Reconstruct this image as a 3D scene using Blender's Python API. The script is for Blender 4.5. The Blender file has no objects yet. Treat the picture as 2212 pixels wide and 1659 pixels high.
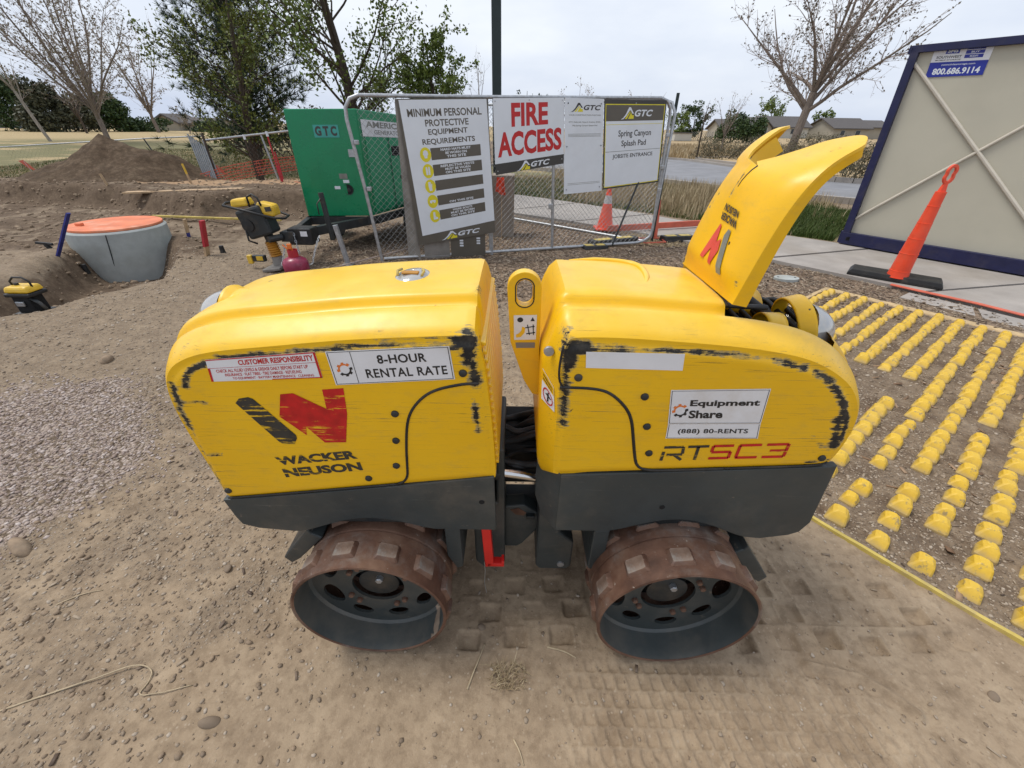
import bpy, bmesh, math, random
import numpy as np
from mathutils import Vector, Matrix
R = math.radians
SC = bpy.context.scene
COL = SC.collection
# ------------------------------------------------------------------ camera, sky, sun, exposure
cd = bpy.data.cameras.new('camera'); cam = bpy.data.objects.new('camera', cd); COL.objects.link(cam)
cd.sensor_width = 36; cd.lens = 880 / 2212 * 36; cd.clip_start = 0.05; cd.clip_end = 2000
CAM = Vector((0, 0, 1.59)); PIT = R(32.4); ROL = R(-0.8)
fw = Vector((0, math.cos(PIT), -math.sin(PIT))); r0 = Vector((1, 0, 0)); u0 = Vector((0, math.sin(PIT), math.cos(PIT)))
rt = r0 * math.cos(ROL) - u0 * math.sin(ROL); up = u0 * math.cos(ROL) + r0 * math.sin(ROL)
cam.matrix_world = Matrix(((rt.x, up.x, -fw.x, CAM.x), (rt.y, up.y, -fw.y, CAM.y), (rt.z, up.z, -fw.z, CAM.z), (0, 0, 0, 1)))
SC.camera = cam
SUN_EL, SUN_AZ = 62, 284          # sun behind thin cloud, high on the left
w = bpy.data.worlds.new('World'); SC.world = w; w.use_nodes = True
nt = w.node_tree; nt.nodes.clear()
wo = nt.nodes.new('ShaderNodeOutputWorld'); bg = nt.nodes.new('ShaderNodeBackground')
sky = nt.nodes.new('ShaderNodeTexSky'); sky.sky_type = 'NISHITA'; sky.sun_disc = False
sky.sun_elevation = R(SUN_EL); sky.sun_rotation = R(SUN_AZ); sky.air_density = 1.0; sky.dust_density = 2.5; sky.ozone_density = 1.0
tc = nt.nodes.new('ShaderNodeTexCoord'); mp = nt.nodes.new('ShaderNodeMapping'); mp.inputs['Scale'].default_value = (1.0, 1.0, 3.2)
nz = nt.nodes.new('ShaderNodeTexNoise'); nz.inputs['Scale'].default_value = 1.7; nz.inputs['Detail'].default_value = 6; nz.inputs['Roughness'].default_value = .52
cr = nt.nodes.new('ShaderNodeValToRGB')
cr.color_ramp.elements[0].position = .33; cr.color_ramp.elements[0].color = (5.25, 6.0, 7.6, 1)
cr.color_ramp.elements[1].position = .68; cr.color_ramp.elements[1].color = (8.2, 8.6, 9.2, 1)
mx = nt.nodes.new('ShaderNodeMix'); mx.data_type = 'RGBA'; mx.inputs[0].default_value = .90
nt.links.new(tc.outputs['Generated'], mp.inputs['Vector']); nt.links.new(mp.outputs[0], nz.inputs['Vector'])
nt.links.new(nz.outputs['Fac'], cr.inputs[0]); nt.links.new(sky.outputs[0], mx.inputs[6]); nt.links.new(cr.outputs[0], mx.inputs[7])
nt.links.new(mx.outputs[2], bg.inputs['Color']); bg.inputs['Strength'].default_value = 0.1; nt.links.new(bg.outputs[0], wo.inputs[0])
sd = bpy.data.lights.new('sun', 'SUN'); sd.energy = 2.0; sd.angle = R(20); sd.color = (1, .965, .91)
sun = bpy.data.objects.new('sun', sd); COL.objects.link(sun)
# sun_rotation is measured clockwise from +Y
sdir = Vector((math.sin(R(SUN_AZ)) * math.cos(R(SUN_EL)), math.cos(R(SUN_AZ)) * math.cos(R(SUN_EL)), math.sin(R(SUN_EL))))
sun.rotation_euler = sdir.to_track_quat('Z', 'Y').to_euler(); sun.location = (0, -5, 20)
SC.view_settings.view_transform = 'Standard'; SC.view_settings.look = 'None'
SC.view_settings.exposure = 0.25; SC.view_settings.gamma = 1; SC.view_settings.use_curve_mapping = False

# ------------------------------------------------------------------ materials
class NB:
    """small node-material builder"""
    def __init__(s, name, rough=.6, metal=0.0, spec=.5):
        s.m = bpy.data.materials.new(name); s.m.use_nodes = True
        s.t = s.m.node_tree; s.b = s.t.nodes['Principled BSDF']
        s.b.inputs['Roughness'].default_value = rough; s.b.inputs['Metallic'].default_value = metal
        s.b.inputs['Specular IOR Level'].default_value = spec
        s.co = s.t.nodes.new('ShaderNodeTexCoord')
    def N(s, k): return s.t.nodes.new(k)
    def L(s, a, b): s.t.links.new(a, b)
    def put(s, sock, v):
        if hasattr(v, 'is_output') or isinstance(v, bpy.types.NodeSocket): s.L(v, sock)
        elif isinstance(v, (tuple, list)): sock.default_value = tuple(v) + ((1,) if len(v) == 3 and len(sock.default_value) == 4 else ())
        else: sock.default_value = v
    def vec(s, sc=(1, 1, 1), rot=(0, 0, 0), loc=(0, 0, 0), src='Object'):
        m = s.N('ShaderNodeMapping'); m.inputs['Scale'].default_value = sc; m.inputs['Rotation'].default_value = rot; m.inputs['Location'].default_value = loc
        s.L(s.co.outputs[src], m.inputs['Vector']); return m.outputs[0]
    def noise(s, scale, detail=4, rough=.55, v=None, dist=0, col=False):
        n = s.N('ShaderNodeTexNoise'); n.inputs['Scale'].default_value = scale; n.inputs['Detail'].default_value = detail
        n.inputs['Roughness'].default_value = rough; n.inputs['Distortion'].default_value = dist
        s.L(v if v is not None else s.co.outputs['Object'], n.inputs['Vector']); return n.outputs['Color' if col else 'Fac']
    def voro(s, scale, v=None, feat='F1', out='Distance', rnd=1):
        n = s.N('ShaderNodeTexVoronoi'); n.feature = feat; n.inputs['Scale'].default_value = scale; n.inputs['Randomness'].default_value = rnd
        s.L(v if v is not None else s.co.outputs['Object'], n.inputs['Vector']); return n.outputs[out]
    def ramp(s, f, pts):
        n = s.N('ShaderNodeValToRGB'); e = n.color_ramp.elements
        while len(e) < len(pts): e.new(.5)
        for i, (p, c) in enumerate(pts):
            e[i].position = p; c = (c, c, c) if isinstance(c, (int, float)) else c; e[i].color = tuple(c) + (1,)
        s.put(n.inputs[0], f); return n.outputs[0]
    def sm(s, f, a, b):
        n = s.N('ShaderNodeMapRange'); n.interpolation_type = 'SMOOTHSTEP'; n.inputs[1].default_value = a; n.inputs[2].default_value = b
        s.put(n.inputs[0], f); return n.outputs[0]
    def mix(s, f, a, b, mode='MIX'):
        n = s.N('ShaderNodeMix'); n.data_type = 'RGBA'; n.blend_type = mode; s.put(n.inputs[0], f); s.put(n.inputs[6], a); s.put(n.inputs[7], b); return n.outputs[2]
    def ma(s, op, a, b=0.0):
        n = s.N('ShaderNodeMath'); n.operation = op; s.put(n.inputs[0], a); s.put(n.inputs[1], b); return n.outputs[0]
    def attr(s, name, out='Fac'):
        n = s.N('ShaderNodeAttribute'); n.attribute_name = name; return n.outputs[out]
    def sep(s, c):
        n = s.N('ShaderNodeSeparateColor'); s.L(c, n.inputs[0]); return n.outputs
    def bump(s, h, st=.3, d=.01, prev=None):
        n = s.N('ShaderNodeBump'); n.inputs['Strength'].default_value = st; n.inputs['Distance'].default_value = d; s.put(n.inputs['Height'], h)
        if prev is not None: s.L(prev, n.inputs['Normal'])
        s.L(n.outputs[0], s.b.inputs['Normal']); return n.outputs[0]
    def col(s, c): s.put(s.b.inputs['Base Color'], c)
    def rough(s, r): s.put(s.b.inputs['Roughness'], r)
def simple(name, c, rough=.6, metal=0.0, var=.18, scale=9, dirt=None, bump=.0, spec=.5, dirtamt=.5):
    b = NB(name, rough, metal, spec)
    f = b.noise(scale, 5); dark = tuple(x * (1 - var) for x in c); lite = tuple(min(1, x * (1 + var)) for x in c)
    k = b.ramp(f, [(.3, dark), (.7, lite)])
    if dirt: k = b.mix(b.ma('MULTIPLY', b.sm(b.noise(scale * .6, 7, .65, b.vec(loc=(3, 1, 7))), .48, .72), dirtamt), k, dirt)
    b.col(k); b.rough(b.ramp(b.noise(scale * 2, 3), [(.3, max(0, rough - .08)), (.7, min(1, rough + .1))]))
    if bump: b.bump(b.noise(scale * 8, 4), bump, .004)
    return b.m
DUST = (.36, .27, .18)

def yellow_paint():
    b = NB('yellow_paint', .40, 0, .35)
    base = b.ramp(b.noise(3.0, 4), [(.3, (.80, .445, .004)), (.7, (.86, .50, .006))])
    # sky reflection painted in as paler, mottled yellow on surfaces that face up
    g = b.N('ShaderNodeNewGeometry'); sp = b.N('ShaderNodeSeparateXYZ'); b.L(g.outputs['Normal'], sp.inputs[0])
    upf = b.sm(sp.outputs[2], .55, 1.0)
    sheen = b.sm(b.noise(5.5, 6, .6), .35, .75)
    base = b.mix(b.ma('MULTIPLY', upf, b.ramp(sheen, [(0, .22), (1, .55)])), base, (.86, .66, .17))
    # fine sliding scratches, stretched along the machine
    sv = b.vec((2.2, 30, 75)); s1 = b.noise(2.6, 6, .7, sv)
    sc = b.attr('scuff')
    fine = b.ma('MULTIPLY', b.sm(s1, .60, .66), b.ma('ADD', b.ma('MULTIPLY', sc, .8), .05))
    base = b.mix(fine, base, (.36, .21, .015))
    # long thin horizontal rubs and a faint grime film
    s2 = b.noise(3.4, 8, .75, b.vec((1.1, 60, 90), loc=(7, 1, 4)))
    base = b.mix(b.ma('MULTIPLY', b.sm(s2, .605, .625), b.ma('ADD', b.ma('MULTIPLY', sc, .85), .03)), base, (.17, .13, .06))
    base = b.mix(b.ma('MULTIPLY', b.sm(b.noise(11, 8, .75, b.vec((1, 1, 2.5), loc=(3, 6, 2))), .48, .72), .32), base, (.50, .32, .06))
    # wear: primer grey halo, black plastic core
    we = b.attr('wear'); st = b.noise(7.0, 8, .78, b.vec((.8, 10, 13), loc=(4, 2, 1))); bl = b.noise(26, 6, .68)
    n = b.ma('ADD', b.ma('MULTIPLY', b.ma('SUBTRACT', st, .5), 1.9), b.ma('MULTIPLY', b.ma('SUBTRACT', bl, .5), 1.0))
    v = b.ma('ADD', we, n)
    v = b.ma('MULTIPLY', v, b.sm(we, .0, .22))
    halo = b.sm(v, .36, .44); core = b.sm(v, .54, .57)
    base = b.mix(b.ma('MULTIPLY', halo, .85), base, b.ramp(b.noise(30, 3), [(.35, (.20, .20, .155)), (.6, (.52, .33, .04))]))
    base = b.mix(core, base, b.ramp(b.noise(22, 5, .7), [(.45, (.010, .009, .008)), (.72, (.060, .052, .038))]))
    chip = b.ma('MULTIPLY', b.sm(b.noise(15, 3, .5, b.vec((1, 1, 1), loc=(9, 9, 2))), .755, .765), b.sm(b.noise(2.2, 2), .42, .5))
    base = b.mix(chip, base, (.03, .025, .02))
    # dirt low down
    base = b.mix(b.ma('MULTIPLY', b.sm(b.noise(7, 7, .7, b.vec(loc=(1, 5, 3))), .56, .8), .25), base, (.40, .26, .09))
    b.col(base)
    b.rough(b.mix(core, b.ramp(b.noise(12, 4), [(.3, .33), (.75, .52)]), (.7, .7, .7)))
    b.put(b.b.inputs['Coat Weight'], .18); b.put(b.b.inputs['Coat Roughness'], .28)
    h = b.ma('SUBTRACT', b.ma('MULTIPLY', b.noise(9, 2), .10), b.ma('ADD', b.ma('MULTIPLY', core, .5), b.ma('MULTIPLY', halo, .15)))
    b.bump(h, .35, .004)
    return b.m

def drum_metal(name, c1, c2, c3, grey):
    b = NB(name, .6, .25)
    f = b.noise(7, 6, .62)
    k = b.ramp(f, [(.28, c1), (.5, c2), (.7, c3)])
    k = b.mix(b.sm(b.noise(5, 6, .7, b.vec(loc=(2, 8, 1))), .5, .72), k, grey)
    k = b.mix(b.sm(b.noise(60, 3, .6), .68, .76), k, (.42, .36, .30))
    b.col(k); b.rough(b.ramp(b.noise(20, 4), [(.3, .42), (.7, .75)])); b.bump(b.noise(45, 5, .65), .35, .003); return b.m

def ground_mat():
    b = NB('ground_soil', .95, 0, .2)
    za = b.sep(b.attr('zone_a', 'Color')); zb = b.sep(b.attr('zone_b', 'Color'))
    big = b.noise(1.1, 5, .6); mid = b.noise(7, 6, .65); fin = b.noise(60, 5, .7); nzz = b.noise(22, 5, .7)
    jig = b.ma('MULTIPLY', b.ma('SUBTRACT', b.noise(5, 6, .7, b.vec(loc=(7, 3, 0))), .5), .9)
    # pebbly brown soil
    peb = b.voro(95, out='Color'); pd = b.voro(95); ps = b.sep(peb)
    soil = b.ramp(mid, [(.25, (.145, .102, .066)), (.5, (.235, .172, .113)), (.75, (.33, .25, .168))])
    soil = b.mix(b.ramp(fin, [(.35, .0), (.7, .55)]), soil, (.36, .285, .20))
    soil = b.mix(b.ma('MULTIPLY', b.sm(ps[0], .70, .78), b.sm(pd, .55, .2)), soil, b.mix(ps[1], (.44, .38, .30), (.20, .155, .12)))
    soil = b.mix(b.ma('MULTIPLY', b.sm(nzz, .60, .36), .35), soil, (.10, .075, .055))
    dust = b.ramp(mid, [(.25, (.215, .155, .100)), (.5, (.335, .250, .165)), (.78, (.43, .33, .222))])
    dust = b.mix(b.ma('MULTIPLY', b.sm(fin, .52, .70), .35), dust, (.46, .355, .245)); dust = b.mix(b.ma('MULTIPLY', b.sm(nzz, .56, .34), .45), dust, (.17, .12, .075))
    dust = b.mix(b.ma('MULTIPLY', b.sm(ps[0], .92, .96), b.sm(pd, .45, .2)), dust, (.38, .30, .215))
    p2 = b.voro(52, out='Color'); pd2 = b.voro(52); q = b.sep(p2)
    grav = b.mix(q[0], (.34, .26, .21), (.52, .43, .36)); grav = b.mix(b.sm(pd2, .35, .75), grav, (.13, .095, .065))
    dark = b.ramp(b.mix(.5, nzz, mid), [(.3, (.070, .046, .030)), (.5, (.128, .089, .058)), (.70, (.215, .155, .102))])
    chips = b.voro(40, b.vec((1, .45, 1), rot=(0, 0, .5)), out='Color'); chs = b.sep(chips)
    mulch = b.mix(b.sm(chs[0], .5, .9), dark, (.27, .195, .135))
    grass = b.ramp(b.noise(26, 7, .75), [(.3, (.115, .115, .050)), (.5, (.195, .180, .088)), (.72, (.30, .255, .140))])
    gsep = b.N('ShaderNodeSeparateXYZ'); b.L(b.co.outputs['Object'], gsep.inputs[0])
    grass = b.mix(b.ma('MAXIMUM', b.sm(b.noise(.5, 4, .6, b.vec((.5, 1, 1))), .52, .66), b.sm(b.ma('ADD', gsep.outputs[1], b.ma('MULTIPLY', b.noise(.12, 3), 8)), 33, 38)), grass, b.ramp(nzz, [(.3, (.34, .25, .125)), (.7, (.50, .39, .22))]))
    straw = b.ramp(b.noise(18, 7, .75), [(.3, (.27, .19, .105)), (.55, (.44, .33, .19)), (.8, (.56, .45, .28))])
    redd = b.ramp(b.noise(12, 6, .75), [(.3, (.235, .135, .078)), (.55, (.42, .28, .165)), (.8, (.50, .37, .23))])
    def w(s): return b.sm(b.ma('ADD', s, b.ma('MULTIPLY', jig, b.ma('MULTIPLY', b.sm(s, 0, .3), 1.0))), .35, .65)
    c = soil
    c = b.mix(w(za[0]), c, dust); c = b.mix(w(za[1]), c, grav); c = b.mix(w(za[2]), c, dark)
    c = b.mix(w(zb[2]), c, mulch); c = b.mix(w(zb[0]), c, straw); c = b.mix(w(zb[1]), c, redd)
    ga = b.N('ShaderNodeAttribute'); ga.attribute_name = 'zone_g'
    c = b.mix(w(ga.outputs['Fac']), c, grass)
    c = b.mix(b.ma('MULTIPLY', b.ramp(big, [(.3, .0), (.7, 1.0)]), .22), c, b.mix(.5, c, (.14, .10, .07)), 'MIX')
    b.col(c)
    h = b.ma('ADD', b.ma('MULTIPLY', fin, .5), b.ma('MULTIPLY', b.noise(190, 3, .6), .25))
    h = b.ma('ADD', h, b.ma('MULTIPLY', b.ma('MULTIPLY', b.sm(pd, .5, .1), b.sm(ps[0], .5, .6)), b.ma('SUBTRACT', 1, w(za[0]))))
    h = b.ma('ADD', h, b.ma('MULTIPLY', b.ma('MULTIPLY', b.sm(pd2, .6, .0), 2.0), w(za[1])))
    b.bump(h, .75, .006)
    return b.m

def leafmat(name, cols, rough=.6, trans=.25):
    b = NB(name, rough, 0, .3); g = b.N('ShaderNodeNewGeometry')
    c = b.ramp(g.outputs['Random Per Island'], [(i / max(1, len(cols) - 1), k) for i, k in enumerate(cols)])
    b.col(b.mix(b.ma('MULTIPLY', b.noise(.9, 3), .3), c, tuple(x * .45 for x in cols[0])))
    b.put(b.b.inputs['Transmission Weight'], 0); b.put(b.b.inputs['Subsurface Weight'], 0)
    return b.m

MT = {}
def mat(n): return MT[n]
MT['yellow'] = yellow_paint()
MT['ground'] = ground_mat()
def dishm():
    b = NB('dished_drum_paint', .42, 0, .4); k = b.ramp(b.noise(6, 4), [(.3, (.048, .056, .056)), (.7, (.078, .088, .086))])
    k = b.mix(b.ma('MULTIPLY', b.sm(b.noise(4, 6, .65, b.vec(loc=(3, 3, 8))), .42, .68), .6), k, (.15, .135, .11))
    k = b.mix(b.sm(b.noise(5.5, 5, .62, b.vec((1, .6, 1), loc=(1.3, .2, .5))), .635, .655), k, b.ramp(b.noise(25, 4), [(.3, (.25, .17, .12)), (.7, (.40, .31, .23))])); b.col(k); b.bump(b.noise(30, 4), .1, .003); return b.m
MT['dish'] = dishm()
MT['rust'] = drum_metal('rusty_drum', (.055, .026, .017), (.140, .070, .044), (.22, .130, .085), (.20, .160, .135))
MT['pad'] = drum_metal('worn_pad', (.10, .055, .036), (.22, .15, .11), (.36, .30, .25), (.33, .33, .31))
def greypaint():
    b = NB('grey_frame_paint', .4, 0, .45); k = b.ramp(b.noise(5, 5), [(.3, (.034, .041, .041)), (.7, (.050, .059, .058))])
    k = b.mix(b.ma('MULTIPLY', b.sm(b.noise(3.5, 7, .7, b.vec(loc=(3, 1, 7))), .46, .74), .30), k, (.19, .155, .115))
    k = b.mix(b.ma('MULTIPLY', b.sm(b.noise(3.0, 8, .78, b.vec((1.5, 30, 40), rot=(0, .35, 0))), .635, .66), .5), k, (.17, .16, .14))
    k = b.mix(b.ma('MULTIPLY', b.sm(b.noise(26, 5, .7), .64, .70), .4), k, (.24, .19, .14)); b.col(k)
    b.rough(b.ramp(b.noise(14, 4), [(.3, .32), (.7, .58)])); b.bump(b.noise(40, 4), .06, .003); return b.m
MT['grey'] = greypaint()
MT['dgrey'] = simple('dark_grey_steel', (.022, .026, .027), .5, .1, .25, 10, (.12, .09, .06), .1, dirtamt=.4)
MT['black'] = simple('black_rubber', (.012, .012, .012), .55, 0, .3, 14, (.10, .08, .06), .1, dirtamt=.35)
MT['vblack'] = simple('matt_black', (.004, .004, .004), .8, 0, .2, 8)
MT['decal'] = simple('print_charcoal', (.035, .033, .028), .4, 0, .25, 25)
def worn(name, c):
    b = NB(name, .4, 0, .4)
    n = b.noise(3.2, 6, .72, b.vec((2.0, 20, 30), rot=(0, .12, 0))); m = b.noise(8, 5, .6)
    f = b.ma('MULTIPLY', b.sm(n, .575, .60), b.sm(m, .40, .52)); b.col(b.mix(f, b.ramp(b.noise(30, 3), [(.3, tuple(x * .8 for x in c)), (.7, tuple(x * 1.2 for x in c))]), (.74, .45, .012))); return b.m
MT['decalw'] = worn('worn_print_charcoal', (.035, .033, .028)); MT['dredw'] = worn('worn_print_red', (.50, .012, .012))
MT['ink'] = simple('print_black', (.016, .016, .016), .45, 0, .15, 20)
MT['dred'] = simple('print_red', (.50, .012, .012), .35, 0, .12, 15)
MT['ored'] = simple('print_faded_red', (.62, .075, .05), .4, 0, .15, 15)
MT['fgrey'] = simple('print_faded_grey', (.20, .20, .17), .45, 0, .2, 20)
MT['vinyl'] = simple('white_vinyl', (.72, .72, .73), .35, 0, .05, 8, (.45, .36, .24), dirtamt=.35)
MT['board'] = simple('white_sign_board', (.70, .73, .76), .4, 0, .04, 4, (.45, .45, .42), dirtamt=.12)
MT['taupe'] = simple('taupe_print', (.105, .092, .072), .45, 0, .1, 6)
MT['taupel'] = simple('weathered_sign_back', (.22, .20, .175), .7, 0, .2, 8, (.12, .1, .08), .1)
MT['char'] = simple('charcoal_print', (.045, .042, .038), .45, 0, .1, 6)
MT['chrome'] = simple('chrome_rod', (.62, .62, .62), .16, 1.0, .08, 30)
MT['galv'] = simple('galvanised_pipe', (.42, .43, .44), .42, .7, .2, 25, (.2, .17, .13), dirtamt=.3)
MT['wire'] = simple('galvanised_wire', (.30, .31, .32), .5, .55, .2, 40)
MT['darkwire'] = simple('weathered_wire', (.16, .16, .155), .6, .4, .2, 40)
MT['red'] = simple('red_bar_paint', (.62, .015, .012), .35, 0, .1, 10)
MT['tan'] = simple('tan_caked_soil', (.36, .26, .18), .95, 0, .2, 22, None, .3)
MT['tanmat'] = simple('dusty_mat_edge', (.50, .36, .19), .8, 0, .2, 12)
MT['ptan'] = simple('dirty_yellow_plastic', (.52, .39, .09), .6, 0, .25, 9, (.34, .26, .15), .15, dirtamt=.8)
def nubmat():
    b = NB('yellow_mat_plastic', .5, 0, .45)
    oi = b.N('ShaderNodeObjectInfo')
    k = b.ramp(b.noise(14, 5, .6), [(.3, (.60, .365, .018)), (.6, (.72, .455, .030))])
    k = b.mix(b.ma('MULTIPLY', oi.outputs['Random'], .35), k, (.56, .38, .08))
    v = b.vec(loc=(0, 0, 0)); n = b.noise(26, 6, .7)
    ofs = b.N('ShaderNodeVectorMath'); ofs.operation = 'ADD'; b.L(b.co.outputs['Object'], ofs.inputs[0])
    cmb = b.N('ShaderNodeCombineXYZ')
    for i in range(3): b.put(cmb.inputs[i], b.ma('MULTIPLY', oi.outputs['Random'], 17.3 + i * 5))
    b.L(cmb.outputs[0], ofs.inputs[1])
    n = b.noise(24, 6, .72, ofs.outputs[0])
    k = b.mix(b.sm(n, .56, .66), k, (.30, .22, .09)); 
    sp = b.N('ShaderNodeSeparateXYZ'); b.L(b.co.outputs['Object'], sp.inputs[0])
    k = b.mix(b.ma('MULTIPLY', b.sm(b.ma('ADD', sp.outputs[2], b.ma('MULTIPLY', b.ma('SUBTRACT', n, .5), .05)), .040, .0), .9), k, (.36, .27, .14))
    b.col(k); b.bump(b.noise(60, 4), .2, .003); return b.m
MT['nub'] = nubmat()
def lensmat():
    b = NB('lamp_lens', .12, 0, .6); b.col((.62, .62, .60)); b.put(b.b.inputs['Transmission Weight'], .35); b.put(b.b.inputs['IOR'], 1.35)
    b.put(b.b.inputs['Metallic'], .35); b.bump(b.noise(60, 2), .1, .002); return b.m
MT['lens'] = lensmat()
def concrete(name, c, sc=4):
    b = NB(name, .85, 0, .3)
    k = b.ramp(b.noise(sc, 7, .6), [(.3, tuple(x * .82 for x in c)), (.7, tuple(min(1, x * 1.1) for x in c))])
    k = b.mix(b.ma('MULTIPLY', b.sm(b.noise(sc * 20, 4, .7), .55, .7), .35), k, tuple(x * .7 for x in c))
    k = b.mix(b.ma('MULTIPLY', b.sm(b.noise(sc * .35, 4, .6, b.vec(loc=(5, 5, 5))), .5, .7), .4), k, (c[0] * .75, c[1] * .70, c[2] * .62))
    b.col(k); b.bump(b.noise(sc * 30, 4), .25, .004); return b.m
MT['conc'] = concrete('pale_concrete', (.36, .325, .29), 2.5)
MT['sewer'] = concrete('grey_precast_concrete', (.40, .42, .40), 5)
MT['pillar'] = concrete('rough_pillar_concrete', (.33, .28, .23), 6)
MT['asph'] = concrete('road_asphalt', (.24, .24, .25), 1.2)
MT['ply'] = simple('orange_painted_plywood', (.70, .20, .09), .7, 0, .2, 4, (.75, .42, .28), .1, dirtamt=.7)
MT['wood'] = simple('raw_timber', (.48, .33, .19), .75, 0, .2, 12, (.25, .17, .1), .1)
MT['stred'] = simple('red_stake_paint', (.42, .02, .03), .6, 0, .2, 12)
MT['stblue'] = simple('blue_stake_paint', (.03, .035, .22), .6, 0, .2, 12)
MT['orange'] = simple('orange_plastic', (.80, .070, .022), .42, 0, .1, 8, (.55, .2, .12), dirtamt=.25)
MT['orange2'] = simple('faded_orange_plastic', (.60, .13, .075), .55, 0, .15, 8)
MT['refl'] = simple('white_reflective_band', (.62, .60, .60), .4, 0, .1, 20)
MT['green'] = simple('green_enamel', (.003, .215, .085), .28, 0, .10, 3, (.02, .20, .08), dirtamt=.35)
MT['green2'] = simple('green_enamel_door', (.012, .27, .12), .35, 0, .10, 3)
MT['beige'] = simple('beige_container_steel', (.47, .44, .345), .55, 0, .05, 1.5, (.36, .33, .25), .03, dirtamt=.25)
MT['beigel'] = simple('beige_brace_steel', (.55, .50, .41), .5, 0, .08, 5)
MT['navy'] = simple('navy_container_frame', (.006, .008, .052), .45, 0, .2, 6, (.12, .10, .09), dirtamt=.2)
MT['blue'] = simple('blue_print', (.010, .022, .27), .35, 0, .1, 6)
MT['pole'] = simple('dark_green_pole_paint', (.015, .026, .024), .4, .2, .15, 10)
MT['pink'] = simple('magenta_tank_paint', (.26, .022, .06), .35, 0, .2, 14, (.5, .25, .3), dirtamt=.4)
MT['myel'] = simple('machine_yellow_plastic', (.72, .45, .03), .4, 0, .12, 14, (.5, .42, .2), dirtamt=.3)
MT['bellow'] = simple('amber_bellows', (.42, .19, .02), .5, 0, .2, 14)
MT['syel'] = simple('sign_yellow_print', (.72, .62, .02), .45, 0, .08, 14)
MT['ogold'] = simple('orange_gear_print', (.72, .18, .03), .45, 0, .1, 14)
def bark(name, c):
    b = NB(name, .9, 0, .2); v = b.vec((1, 1, .25))
    b.col(b.ramp(b.noise(16, 6, .7, v), [(.3, tuple(x * .55 for x in c)), (.7, tuple(x * 1.25 for x in c))])); b.bump(b.noise(24, 5, .7, v), .6, .02); return b.m
MT['bark'] = bark('grey_brown_bark', (.22, .18, .15)); MT['barkd'] = bark('dark_bark', (.085, .065, .05)); MT['barkl'] = bark('pale_bark', (.34, .30, .25))
MT['twig'] = bark('reddish_twigs', (.36, .29, .25))
MT['needle'] = leafmat('pine_needles', [(.024, .044, .022), (.046, .076, .034), (.078, .112, .050)])
MT['leaf'] = leafmat('spring_leaves', [(.075, .110, .020), (.13, .18, .030), (.21, .26, .055)])
MT['leafy'] = leafmat('yellow_green_leaves', [(.075, .095, .014), (.13, .16, .022), (.20, .22, .05)])
MT['bud'] = leafmat('pale_buds', [(.20, .155, .13), (.28, .24, .17), (.22, .20, .12)])
MT['budd'] = leafmat('dark_buds', [(.10, .08, .06), (.16, .13, .09), (.20, .17, .11)])
MT['juni'] = leafmat('juniper_green', [(.022, .045, .014), (.045, .080, .022), (.085, .120, .036)])
MT['junib'] = leafmat('brown_green_conifer', [(.045, .048, .028), (.075, .078, .042), (.11, .11, .06)])
MT['shrub'] = leafmat('olive_shrub', [(.060, .058, .034), (.11, .10, .055), (.17, .145, .09)])
MT['grassb'] = leafmat('green_grass_blades', [(.040, .075, .014), (.075, .12, .022), (.13, .16, .045)])
MT['dryg'] = leafmat('dry_grass_blades', [(.30, .22, .12), (.44, .34, .20), (.56, .46, .30)])
MT['leafl'] = leafmat('dead_leaves', [(.16, .09, .05), (.30, .19, .11), (.40, .27, .17)])
MT['pile2'] = simple('soil_crumb', (.25, .18, .118), .95, 0, .3, 30, (.30, .23, .16), .3)
MT['twigl'] = simple('pale_dry_stem', (.42, .33, .21), .8, 0, .2, 30)
MT['chipm'] = leafmat('wood_chips', [(.07, .045, .03), (.17, .12, .085), (.33, .25, .17), (.44, .35, .25)])
MT['stone'] = leafmat('small_stones', [(.20, .148, .102), (.27, .205, .145), (.34, .265, .19), (.40, .325, .245), (.50, .42, .33)], .85)
MT['pstone'] = leafmat('pinkish_gravel', [(.24, .175, .14), (.36, .28, .235), (.46, .375, .325), (.60, .515, .46)], .85)
MT['wall'] = simple('house_siding', (.34, .31, .25), .8, 0, .06, 1)
MT['wallw'] = simple('white_siding', (.50, .49, .44), .8, 0, .05, 1)
MT['wallb'] = simple('blue_grey_siding', (.16, .20, .27), .8, 0, .08, 1)
MT['roof'] = simple('grey_shingles', (.10, .09, .085), .9, 0, .2, 6)
MT['glass'] = simple('dark_window_glass', (.03, .04, .05), .12, 0, .1, 3)

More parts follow.
